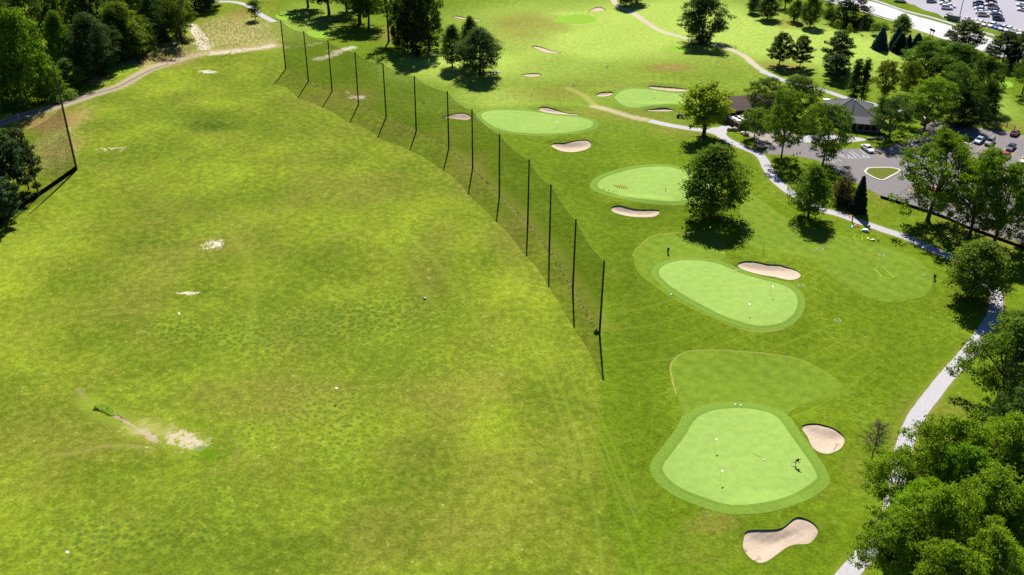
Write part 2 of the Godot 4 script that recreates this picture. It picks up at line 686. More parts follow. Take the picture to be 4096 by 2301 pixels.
# kind: [height, radius, crown base, lobes, lobe radius, leaves, leaf size, flatness, shape, trunk radius, colour r, g, b]
const KINDS := {
	"maple": [16.0, 7.2, 0.12, 120, 1.5, 17000, 0.38, 0.8, 0, 0.38, 0.060, 0.104, 0.012],
	"elm": [15.0, 7.5, 0.26, 56, 1.5, 9500, 0.40, 0.62, 1, 0.42, 0.072, 0.118, 0.014],
	"oak": [15.0, 7.0, 0.26, 50, 1.6, 10000, 0.42, 0.75, 1, 0.45, 0.034, 0.066, 0.014],
	"locust": [13.0, 9.5, 0.20, 84, 1.4, 14000, 0.36, 0.40, 2, 0.30, 0.074, 0.112, 0.024],
	"canopy": [17.0, 10.5, 0.26, 130, 1.5, 26000, 0.36, 0.5, 1, 0.42, 0.088, 0.142, 0.012],
	"spruce": [10.0, 2.6, 0.02, 0, 0.0, 6500, 0.46, 0.3, 3, 0.18, 0.022, 0.044, 0.026],
	"pine": [14.0, 5.0, 0.16, 0, 0.0, 7500, 0.46, 0.5, 4, 0.24, 0.026, 0.043, 0.014],
	"poplar": [14.0, 2.6, 0.10, 36, 1.0, 6500, 0.36, 1.0, 5, 0.24, 0.036, 0.066, 0.012],
	"sapling": [5.5, 1.8, 0.30, 12, 0.65, 1500, 0.26, 0.9, 0, 0.06, 0.088, 0.128, 0.018],
	"round": [9.0, 4.2, 0.12, 42, 1.15, 8500, 0.33, 0.85, 0, 0.2, 0.050, 0.088, 0.014],
	"upright": [11.0, 4.6, 0.26, 46, 0.95, 9000, 0.34, 1.25, 6, 0.34, 0.120, 0.165, 0.012],
	"wood": [18.0, 9.5, 0.05, 135, 1.6, 20000, 0.42, 0.65, 1, 0.42, 0.050, 0.090, 0.012],
	"spread": [19.0, 11.0, 0.16, 120, 1.45, 19000, 0.40, 0.55, 1, 0.55, 0.070, 0.118, 0.012],
	"vase": [17.0, 5.0, 0.42, 22, 1.0, 2600, 0.34, 0.7, 7, 0.24, 0.060, 0.092, 0.020],
	"bush": [2.4, 2.2, 0.0, 16, 0.85, 2600, 0.26, 0.85, 8, 0.06, 0.050, 0.090, 0.014],
	"bare": [8.0, 3.4, 0.2, 0, 0.0, 260, 0.2, 0.4, 9, 0.12, 0.045, 0.05, 0.022],
}


func reach(shape: int, t: float) -> float:
	if shape == 0:
		return pow(sin(PI * pow(clampf(t, 0.02, 1.0), 0.72)), 0.62)
	if shape == 1:
		return pow(sin(PI * pow(clampf(t, 0.02, 0.99), 0.85)), 0.55)
	if shape == 2:
		return pow(sin(PI * pow(clampf(t, 0.02, 0.99), 0.95)), 0.5)
	if shape == 5:
		return pow(sin(PI * pow(clampf(t, 0.02, 0.98), 0.6)), 0.8)
	if shape == 6:
		return pow(sin(PI * pow(clampf(t, 0.03, 0.97), 1.05)), 0.6)
	if shape == 7:
		return 0.35 + 0.65 * t
	return sqrt(maxf(0.0, 1.0 - t * t))


func template(kind: String, variant: int) -> Node3D:
	var key := kind + str(variant)
	if trees.has(key):
		return trees[key]
	rng.seed = key.hash()
	var q: Array = KINDS[kind]
	var hh: float = q[0]
	var rr: float = q[1]
	var base: float = q[2] * hh
	var b := Buf.new()
	var t := Buf.new()
	var shape: int = q[8]
	var tr: float = q[9]
	if shape == 3 or shape == 4 or shape == 9:
		conifer(b, t, q, kind, base)
	else:
		var crook := Vector3(rng.randf_range(-0.4, 0.4), 0, rng.randf_range(-0.4, 0.4)) * tr * 2.0
		var fork := Vector3(crook.x, maxf(base * 1.05, hh * 0.22), crook.z)
		if shape == 8:
			for k in 5:
				limb(t, Vector3(0, -0.1, 0), Vector3(cos(k * 1.3) * rr * 0.4, hh * 0.5, sin(k * 1.3) * rr * 0.4), 0.05, 0.02, 4)
		else:
			t.tube(Vector3(0, -0.3, 0), Vector3(0, 0.5, 0), tr * 1.45, tr * 1.05, 7, Color.WHITE, false)
			t.tube(Vector3(0, 0.5, 0), fork, tr * 1.05, tr * 0.8, 7, Color.WHITE, false)
			limb(t, fork, Vector3(crook.x * 2, hh * 0.82, crook.z * 2), tr * 0.7, 0.05)
		var hubs: Array[Vector3] = []
		var mains := 7 if shape != 8 else 0
		for k in mains:
			var an := TAU * (k + rng.randf() * 0.6) / mains
			var up := rng.randf_range(0.25, 0.75)
			var e := Vector3(cos(an), 0, sin(an)) * rr * reach(shape, up) * rng.randf_range(0.45, 0.62)
			e.y = base + (hh - base) * up
			if shape == 7:
				e = Vector3(cos(an) * rr * 0.55, hh * rng.randf_range(0.75, 0.95), sin(an) * rr * 0.55)
			limb(t, fork + Vector3(0, rng.randf_range(0.0, 0.15) * hh, 0), e, tr * 0.5, tr * 0.2)
			hubs.append(e)
		var lobes: Array = []
		var ph := rng.randf() * TAU
		var bumpy := 0.24 if shape in [1, 2] else 0.08
		for k in int(q[3]):
			var up: float = pow((k + rng.randf()) / q[3], 0.85)
			var an := k * 2.39996 + rng.randf() * 0.7
			var far := rng.randf_range(0.35, 1.0)
			far = pow(far, 0.45)
			var lr: float = q[4] * rng.randf_range(0.65, 1.3)
			var ex := maxf(0.0, rr * reach(shape, up) * far * rng.randf_range(0.8, 1.08) * (1.0 + bumpy * sin(3.0 * an + ph + 5.0 * up) + bumpy * 0.7 * sin(5.0 * an - ph * 2.0)) - lr * 0.6)
			var at := Vector3(cos(an) * ex, base + (hh - base - lr * 0.5) * clampf(up + bumpy * 0.5 * sin(2.0 * an + ph), 0.0, 1.02), sin(an) * ex)
			if shape == 8:
				at.y = hh * up * 0.72
			lobes.append([at, lr, rng.randf_range(0.78, 1.22)])
			if hubs.size() and k % 2 == 0:
				var hub := hubs[0]
				for o in hubs:
					if o.distance_to(at) < hub.distance_to(at):
						hub = o
				limb(t, hub, at, tr * 0.17, 0.025, 4)
		var per := int(q[5] / lobes.size())
		var squash: float = q[7]
		for l in lobes:
			var at: Vector3 = l[0]
			var lr: float = l[1]
			var stretch := Vector3(rng.randf_range(0.8, 1.35), squash * rng.randf_range(0.75, 1.25), rng.randf_range(0.8, 1.35))
			var count := int(per * lr / q[4] * lr / q[4])
			var sprays := maxi(4, int(6.0 * lr * lr))
			for y in sprays:
				var d := Vector3(rng.randfn(), rng.randfn() + 0.3, rng.randfn()).normalized()
				var hub := at + d * stretch * lr * (0.35 + 0.75 * pow(rng.randf(), 0.6))
				var s0: float = l[2] * rng.randf_range(0.66, 1.34)
				var wide := rng.randf_range(0.28, 0.62)
				for k in maxi(1, count / sprays):
					var p := hub + Vector3(rng.randfn(), rng.randfn() * 0.36, rng.randfn()) * wide
					if shape == 8 and p.y < 0.05:
						p.y = 0.05 + rng.randf() * 0.1
					var m := (d * 0.35 + Vector3(rng.randf_range(-1, 1), rng.randf_range(-0.1, 1.7), rng.randf_range(-1, 1)) * 0.7).normalized()
					var s := s0 * rng.randf_range(0.8, 1.2)
					b.leaf(p, m, q[6] * rng.randf_range(0.65, 1.25), rng.randf() * TAU, Color(s * rng.randf_range(0.85, 1.18), s, s * 0.9))
	var o := Node3D.new()
	part("trunk", t.mesh(grain("bark", Color(0.085, 0.065, 0.05).linear_to_srgb(), 0.45, 1.1)), o)
	part("crown", b.mesh(leaves(q[10], q[11], q[12])), o)
	var dist := PackedFloat32Array()
	var high := 0.0
	for k in range(0, b.v.size(), 6):
		dist.append(Vector2(b.v[k].x, b.v[k].z).length())
		high = maxf(high, b.v[k].y)
	dist.sort()
	o.set_meta("size", Vector2(dist[int(dist.size() * 0.965)], high))
	trees[key] = o
	return o


func conifer(b: Buf, t: Buf, q: Array, kind: String, base: float) -> void:
	var hh: float = q[0]
	var rr: float = q[1]
	t.tube(Vector3(0, -0.3, 0), Vector3(0, hh * 0.5, 0), q[9], q[9] * 0.6, 6, Color.WHITE, false)
	t.tube(Vector3(0, hh * 0.5, 0), Vector3(0, hh * 0.98, 0), q[9] * 0.6, 0.02, 6, Color.WHITE, false)
	var whorls := 26 if kind == "spruce" else 15 if kind == "pine" else 14
	var count := 0
	var arms: Array = []
	for w in whorls:
		var up := float(w) / whorls
		var per := 9 if kind == "spruce" else 6 if kind == "pine" else 5
		for k in per:
			var an := TAU * (k + rng.randf_range(-0.3, 0.3)) / per + w * 1.3
			var long := rr * (pow(1.0 - up, 0.8) + 0.04) * rng.randf_range(0.86, 1.08)
			if kind == "pine":
				long = rr * pow(sin(PI * (0.28 + 0.70 * pow(up, 0.8))), 0.9) * rng.randf_range(0.6, 1.12) + 0.3
			elif kind == "bare":
				long = rr * sin(PI * (0.3 + 0.68 * up)) * rng.randf_range(0.5, 1.1)
			var p := Vector3(0, base + (hh * 0.97 - base) * (up + rng.randf() * 0.03), 0)
			var rise := -0.22 if kind == "spruce" else rng.randf_range(0.02, 0.4) if kind == "pine" else rng.randf_range(0.1, 0.5)
			var e := p + Vector3(cos(an) * long, long * rise, sin(an) * long)
			arms.append([p, e, long])
			count += 1
			t.tube(p, e, 0.05 if kind != "bare" else 0.06, 0.012, 4, Color.WHITE, false)
			if kind == "bare":
				for m in 7:
					var f := rng.randf_range(0.25, 1.0)
					var s := p.lerp(e, f)
					var tip := s + Vector3(rng.randf_range(-1, 1), rng.randf_range(-0.1, 0.9), rng.randf_range(-1, 1)) * 0.75
					t.tube(s, tip, 0.025, 0.01, 3, Color.WHITE, false)
					t.tube(s.lerp(tip, 0.5), s.lerp(tip, 0.5) + Vector3(rng.randf_range(-1, 1), rng.randf_range(-0.2, 0.7), rng.randf_range(-1, 1)) * 0.45, 0.016, 0.008, 3, Color.WHITE, false)
	var total := 0.0
	for a in arms:
		total += a[2]
	for a in arms:
		var p: Vector3 = a[0]
		var e: Vector3 = a[1]
		var d := (e - p).normalized()
		var side := d.cross(Vector3.UP).normalized()
		var tone := rng.randf_range(0.75, 1.25)
		for k in int(q[5] * a[2] / total):
			var f := pow(rng.randf(), 0.6)
			if kind == "pine":
				f = 0.25 + 0.8 * pow(rng.randf(), 0.5)
			var spread: float = (1.15 - f) * 0.42 * a[2] + 0.12 if kind == "spruce" else 0.55
			var at := p.lerp(e, f) + side * rng.randf_range(-spread, spread)
			at.y += rng.randf_range(-0.16, 0.1) if kind == "spruce" else rng.randf_range(-0.25, 0.5)
			if kind == "pine":
				at += Vector3(rng.randfn(), rng.randfn() * 0.6, rng.randfn()) * 0.22
			var m := (Vector3.UP * 0.8 + d * 0.5 + Vector3(rng.randf_range(-1, 1), rng.randf_range(-0.5, 0.8), rng.randf_range(-1, 1)) * 0.9).normalized()
			var s := tone * rng.randf_range(0.75, 1.25)
			b.leaf(at, m, q[6] * rng.randf_range(0.6, 1.2), rng.randf() * TAU, Color(s, s, s))


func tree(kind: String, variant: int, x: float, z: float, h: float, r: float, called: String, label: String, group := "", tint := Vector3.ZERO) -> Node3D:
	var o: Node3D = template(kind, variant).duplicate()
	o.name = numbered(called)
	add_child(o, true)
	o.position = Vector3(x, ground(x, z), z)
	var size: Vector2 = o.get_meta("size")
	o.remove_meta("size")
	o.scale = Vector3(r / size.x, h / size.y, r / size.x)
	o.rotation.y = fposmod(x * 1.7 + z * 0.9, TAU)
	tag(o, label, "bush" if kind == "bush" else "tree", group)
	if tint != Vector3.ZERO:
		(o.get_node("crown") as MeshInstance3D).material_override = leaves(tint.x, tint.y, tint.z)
	return o


# ---------------------------------------------------------------- vehicles
func paint_mat(called: String, r: float, g: float, b: float) -> StandardMaterial3D:
	var m := mat("paint " + called, Color(r, g, b).linear_to_srgb(), 0.32, 0.15, 0.5)
	m.clearcoat_enabled = true
	m.clearcoat = 0.8
	m.clearcoat_roughness = 0.06
	return m


func loft(b: Buf, st: Array) -> void:   # stations along x: [x, bottom, shoulder, top, half width, half width at the top]
	var rings: Array = []
	for s in st:
		rings.append([Vector3(s[0], s[1], -s[4] * 0.9), Vector3(s[0], s[1] + 0.16, -s[4]), Vector3(s[0], s[2], -s[4]), Vector3(s[0], s[3], -s[5]),
			Vector3(s[0], s[3], s[5]), Vector3(s[0], s[2], s[4]), Vector3(s[0], s[1] + 0.16, s[4]), Vector3(s[0], s[1], s[4] * 0.9)])
	for k in rings.size() - 1:
		var mid := Vector3((st[k][0] + st[k + 1][0]) * 0.5, (st[k][1] + st[k][3]) * 0.5, 0)
		for e in 8:
			var f := (e + 1) % 8
			var p: Vector3 = rings[k][e]
			b.fquad(p, rings[k][f], rings[k + 1][f], rings[k + 1][e], (p + rings[k + 1][f]) * 0.5 - mid)
	for s in [0, rings.size() - 1]:
		var side := Vector3(-1 if s == 0 else 1, 0, 0)
		for e in range(1, 7):
			b.flat(rings[s][0], rings[s][e], rings[s][e + 1], side)


# style: 0 saloon, 1 sport utility, 2 hatchback, 3 van
func car_shape(style: int) -> Node3D:
	var o := Node3D.new()
	var b := Buf.new()
	var hl: float = [2.35, 2.32, 2.08, 2.5][style]
	var hw: float = [0.91, 0.93, 0.88, 0.97][style]
	var deck: float = [0.97, 1.08, 1.0, 1.1][style]
	var low: float = [0.22, 0.28, 0.22, 0.28][style]
	var top: float = [1.45, 1.74, 1.5, 1.95][style]
	var tail: float = [0.96, 1.06, 1.0, 1.1][style]
	loft(b, [[-hl, low + 0.2, tail - 0.34, tail - 0.2, hw * 0.8, hw * 0.74], [-hl + 0.12, low, tail - 0.2, tail - 0.03, hw * 0.93, hw * 0.83], [-hl + 0.7, low, tail - 0.14, tail + 0.01, hw, hw * 0.9],
		[-0.6, low, deck - 0.12, deck, hw, hw * 0.92], [0.9, low, deck - 0.14, deck - 0.02, hw, hw * 0.92], [1.5, low, deck - 0.24, deck - 0.09, hw, hw * 0.86], [hl - 0.22, low, deck - 0.34, deck - 0.2, hw * 0.93, hw * 0.74], [hl, low + 0.16, deck - 0.5, deck - 0.36, hw * 0.74, hw * 0.62]])
	part("body", b.mesh(null), o)
	var c: Array = [[-1.78, -1.0, 0.30, 1.15], [-2.22, -1.95, 0.25, 1.05], [-2.0, -1.55, 0.2, 1.1], [-2.45, -2.3, 1.0, 1.7]][style]
	var wb := hw * 0.9
	var wt := hw * 0.7
	var g := Buf.new()
	var A := [Vector3(c[0], deck - 0.02, 0), Vector3(c[1], top - 0.05, 0), Vector3(c[2], top - 0.04, 0), Vector3(c[3], deck - 0.04, 0)]
	for s in [-1.0, 1.0]:
		g.fquad(A[0] + Vector3(0, 0, wb * s), A[1] + Vector3(0, 0, wt * s), A[2] + Vector3(0, 0, wt * s), A[3] + Vector3(0, 0, wb * s), Vector3(0, 0.3, s))
	for e in 2:
		var p: Vector3 = A[e * 3]
		var q: Vector3 = A[1 + e]
		g.fquad(p - Vector3(0, 0, wb), p + Vector3(0, 0, wb), q + Vector3(0, 0, wt), q - Vector3(0, 0, wt), Vector3(-1 + e * 2, 0.4, 0))
	part("cabin", g.mesh(null), o)
	var r := Buf.new()
	var mid: float = (c[1] + c[2]) * 0.5
	var rl: float = c[2] - c[1]
	for k in 3:
		var y0: float = top - 0.05 + [0.0, 0.035, 0.05][k]
		var y1: float = top - 0.05 + [0.035, 0.05, 0.055][k]
		var f0: float = [1.04, 0.98, 0.8][k]
		var f1: float = [0.98, 0.8, 0.0][k]
		var ring0 := [Vector3(mid - rl * 0.5 * f0, y0, -wt * f0), Vector3(mid + rl * 0.5 * f0, y0, -wt * f0), Vector3(mid + rl * 0.5 * f0, y0, wt * f0), Vector3(mid - rl * 0.5 * f0, y0, wt * f0)]
		var ring1 := [Vector3(mid - rl * 0.5 * f1, y1, -wt * f1), Vector3(mid + rl * 0.5 * f1, y1, -wt * f1), Vector3(mid + rl * 0.5 * f1, y1, wt * f1), Vector3(mid - rl * 0.5 * f1, y1, wt * f1)]
		for e in 4:
			r.fquad(ring0[e], ring0[(e + 1) % 4], ring1[(e + 1) % 4], ring1[e], Vector3.UP * 0.6 + (ring0[e] + ring0[(e + 1) % 4]) * 0.5 - Vector3(mid, y0, 0))
	part("roof", r.mesh(null), o)
	var glass := mat("car glass", Color(0.012, 0.015, 0.018).linear_to_srgb(), 0.08, 0.0, 0.6)
	for e in 2:
		var p: Vector3 = A[e * 3].lerp(A[1 + e], 0.1)
		var q: Vector3 = A[e * 3].lerp(A[1 + e], 0.9)
		var off := Vector3((-1 + e * 2) * 0.012, 0.012, 0)
		var w := Buf.new()
		w.fquad(p + off - Vector3(0, 0, wb * 0.9), p + off + Vector3(0, 0, wb * 0.9), q + off + Vector3(0, 0, wt * 0.94), q + off - Vector3(0, 0, wt * 0.94), Vector3(-1 + e * 2, 0.4, 0))
		part(["rear_window", "windscreen"][e], w.mesh(glass), o)
	for s in [-1.0, 1.0]:
		for e in 2:
			var w := Buf.new()
			var f0: float = [0.09, 0.52][e]
			var f1: float = [0.48, 0.93][e]
			var off := Vector3(0, 0.004, 0.012 * s)
			var q: Array = []
			for f in [f0, f1]:
				q.append(A[0].lerp(A[3], f).lerp(A[1].lerp(A[2], f), 0.14) + Vector3(0, 0, lerpf(wb, wt, 0.14) * s) + off)
				q.append(A[0].lerp(A[3], f).lerp(A[1].lerp(A[2], f), 0.86) + Vector3(0, 0, lerpf(wb, wt, 0.86) * s) + off)
			w.fquad(q[0], q[1], q[3], q[2], Vector3(0, 0.3, s))
			part("side_window", w.mesh(glass), o)
		var m := Buf.new()
		m.box(Transform3D(Basis(), Vector3(c[3] - 0.22, deck + 0.08, (hw + 0.07) * s)), Vector3(0.12, 0.13, 0.2))
		part("mirror", m.mesh(mat("car trim", Color(0.03, 0.03, 0.03).linear_to_srgb(), 0.5)), o)
		var hd := Buf.new()
		hd.box(Transform3D(Basis(Vector3.UP, -0.35 * s), Vector3(hl - 0.13, deck - 0.36, hw * 0.66 * s)), Vector3(0.2, 0.13, 0.36))
		part("headlight", hd.mesh(mat("headlamp", Color(0.75, 0.77, 0.8).linear_to_srgb(), 0.12, 0.3, 0.7)), o)
		var tl := Buf.new()
		tl.box(Transform3D(Basis(Vector3.UP, 0.3 * s), Vector3(-hl + 0.1, tail - 0.24, hw * 0.7 * s)), Vector3(0.16, 0.15, 0.34))
		part("tail_light", tl.mesh(mat("tail lamp", Color(0.3, 0.01, 0.01).linear_to_srgb(), 0.2)), o)
	for x in [-1.36, 1.36]:
		for s in [-1.0, 1.0]:
			var w := Buf.new()
			w.tube(Vector3(x, 0.33, (hw - 0.2) * s), Vector3(x, 0.33, (hw + 0.015) * s), 0.33, 0.33, 14)
			var wheel := part("wheel", w.mesh(mat("tyre", Color(0.02, 0.02, 0.02).linear_to_srgb(), 0.9)), o)
			var rim := Buf.new()
			rim.tube(Vector3(x, 0.33, (hw + 0.01) * s), Vector3(x, 0.33, (hw + 0.03) * s), 0.2, 0.17, 10)
			part("rim", rim.mesh(mat("rim metal", Color(0.5, 0.5, 0.52).linear_to_srgb(), 0.35, 0.8)), wheel)
	if style == 1:
		for s in [-1.0, 1.0]:
			var rail := Buf.new()
			rail.tube(Vector3(c[1] + 0.1, top + 0.05, wt * 0.88 * s), Vector3(c[2] - 0.2, top + 0.05, wt * 0.88 * s), 0.025, 0.025, 5)
			part("roof_rail", rail.mesh(mat("car trim", Color.BLACK)), o)
	return o


var car_shapes: Array = []


func car(style: int, col: String, p: Vector2, yaw: float, label: String, group := "", category := "car", up := 0.03) -> Node3D:
	var o: Node3D = car_shapes[style].duplicate()
	o.name = numbered(["parked_saloon", "parked_suv", "parked_hatchback", "parked_van"][style] if group else ["saloon_car", "suv_car", "hatchback_car", "van"][style])
	add_child(o, true)
	o.position = on(p, up)
	var n := slope(p.x, p.y)
	o.basis = Basis(Quaternion(Vector3.UP, n)) * Basis(Vector3.UP, yaw)
	tag(o, label, category, group)
	for k in ["body", "cabin", "roof"]:
		(o.get_node(k) as MeshInstance3D).material_override = mats["paint " + col]
	return o


func cart_shape() -> Node3D:
	var o := Node3D.new()
	var white := mat("cart canopy", Color(0.78, 0.78, 0.76).linear_to_srgb(), 0.35)
	var body := mat("cart body", Color(0.35, 0.34, 0.30).linear_to_srgb(), 0.4)
	var dark := mat("car trim", Color.BLACK)
	var b := Buf.new()
	loft(b, [[-0.85, 1.84, 1.88, 1.9, 0.5, 0.45], [-0.7, 1.84, 1.9, 1.95, 0.58, 0.5], [0.55, 1.84, 1.9, 1.95, 0.58, 0.5], [0.72, 1.84, 1.88, 1.9, 0.5, 0.45]])
	part("canopy", b.mesh(white), o)
	b = Buf.new()
	loft(b, [[-1.15, 0.3, 0.62, 0.72, 0.55, 0.5], [-0.35, 0.25, 0.62, 0.72, 0.6, 0.55], [-0.2, 0.25, 0.3, 0.34, 0.6, 0.55], [0.5, 0.25, 0.3, 0.34, 0.6, 0.55], [0.62, 0.25, 0.7, 0.85, 0.58, 0.5], [1.15, 0.3, 0.55, 0.62, 0.48, 0.36]])
	part("body", b.mesh(body), o)
	b = Buf.new()
	b.bx(Vector3(-0.35, 0.78, 0), Vector3(0.5, 0.14, 1.05))
	b.box(Transform3D(Basis(Vector3.BACK, 0.2), Vector3(-0.62, 1.05, 0)), Vector3(0.12, 0.45, 1.05))
	part("seat", b.mesh(mat("cart seat", Color(0.5, 0.48, 0.42).linear_to_srgb(), 0.6)), o)
	for s in [-1.0, 1.0]:
		for e in [[-0.75, -0.9], [0.62, 0.5]]:
			b = Buf.new()
			b.tube(Vector3(e[1], 0.6, 0.5 * s), Vector3(e[0], 1.86, 0.5 * s), 0.02, 0.02, 5)
			part("strut", b.mesh(dark), o)
		for x in [-0.75, 0.8]:
			b = Buf.new()
			b.tube(Vector3(x, 0.22, 0.42 * s), Vector3(x, 0.22, 0.62 * s), 0.22, 0.22, 10)
			part("wheel", b.mesh(mat("tyre", Color.BLACK)), o)
	b = Buf.new()
	b.fquad(Vector3(0.64, 0.86, -0.5), Vector3(0.64, 0.86, 0.5), Vector3(0.6, 1.82, 0.5), Vector3(0.6, 1.82, -0.5), Vector3.RIGHT)
	var pane := mat("cart windscreen", Color(0.8, 0.85, 0.85, 0.15), 0.05)
	pane.transparency = BaseMaterial3D.TRANSPARENCY_ALPHA
	part("windscreen", b.mesh(pane), o)
	return o


# ---------------------------------------------------------------- people
func away(p: Vector3, caps: Array, k: float) -> float:
	var sum := 9.0
	for c in caps:
		var a: Vector3 = c[0]
		var d: Vector3 = c[1] - a
		var t := clampf((p - a).dot(d) / maxf(d.length_squared(), 1e-6), 0.0, 1.0)
		var r := p.distance_to(a + d * t) - lerpf(c[2], c[3], t)
		var h := maxf(k - absf(sum - r), 0.0) / k
		sum = minf(sum, r) - h * h * k * 0.25
	return sum


func skin(b: Buf, caps: Array, cell: float, k := 0.05, swell := 0.0) -> void:   # surface nets over the capsules' joined distance
	var lo := Vector3.ONE * 9
	var hi := -lo
	for c in caps:
		var r := Vector3.ONE * (maxf(c[2], c[3]) + swell + cell * 2)
		lo = lo.min(c[0] - r).min(c[1] - r)
		hi = hi.max(c[0] + r).max(c[1] + r)
	var n := Vector3i(((hi - lo) / cell).ceil()) + Vector3i.ONE
	var f := PackedFloat32Array()
	f.resize(n.x * n.y * n.z)
	for z in n.z:
		for y in n.y:
			for x in n.x:
				f[(z * n.y + y) * n.x + x] = away(lo + Vector3(x, y, z) * cell, caps, k) - swell
	var at := {}
	for z in n.z - 1:
		for y in n.y - 1:
			for x in n.x - 1:
				var i := (z * n.y + y) * n.x + x
				var sum := Vector3.ZERO
				var hits := 0
				for e in 12:
					var ax := e / 4
					var o := Vector3i.ZERO
					o[(ax + 1) % 3] = e & 1
					o[(ax + 2) % 3] = (e >> 1) & 1
					var o2 := o
					o2[ax] = 1
					var p := f[i + (o.z * n.y + o.y) * n.x + o.x]
					var q := f[i + (o2.z * n.y + o2.y) * n.x + o2.x]
					if (p < 0.0) != (q < 0.0):
						sum += Vector3(o) + Vector3(o2 - o) * (p / (p - q))
						hits += 1
				if hits:
					at[i] = lo + (Vector3(x, y, z) + sum / hits) * cell
	for i: int in at:
		var x := i % n.x
		var y := (i / n.x) % n.y
		var z := i / (n.x * n.y)
		var steps := [1, n.x, n.x * n.y]
		for ax in 3:
			if (f[i] < 0.0) == (f[i + steps[ax]] < 0.0):
				continue
			var s1: int = steps[(ax + 1) % 3]
			var s2: int = steps[(ax + 2) % 3]
			if [x, y, z][(ax + 1) % 3] == 0 or [x, y, z][(ax + 2) % 3] == 0 or not (at.has(i - s1) and at.has(i - s2) and at.has(i - s1 - s2)):
				continue
			var d := Vector3.ZERO
			d[ax] = 1.0 if f[i] < 0.0 else -1.0
			var base := b.v.size()
			b.quad(at[i], at[i - s1], at[i - s1 - s2], at[i - s2], d)
			for m in range(base, b.v.size()):
				var p := b.v[m]
				var e := cell * 0.6
				var c := away(p, caps, k)
				b.n[m] = Vector3(away(p + Vector3(e, 0, 0), caps, k) - c, away(p + Vector3(0, e, 0), caps, k) - c, away(p + Vector3(0, 0, e), caps, k) - c).normalized()


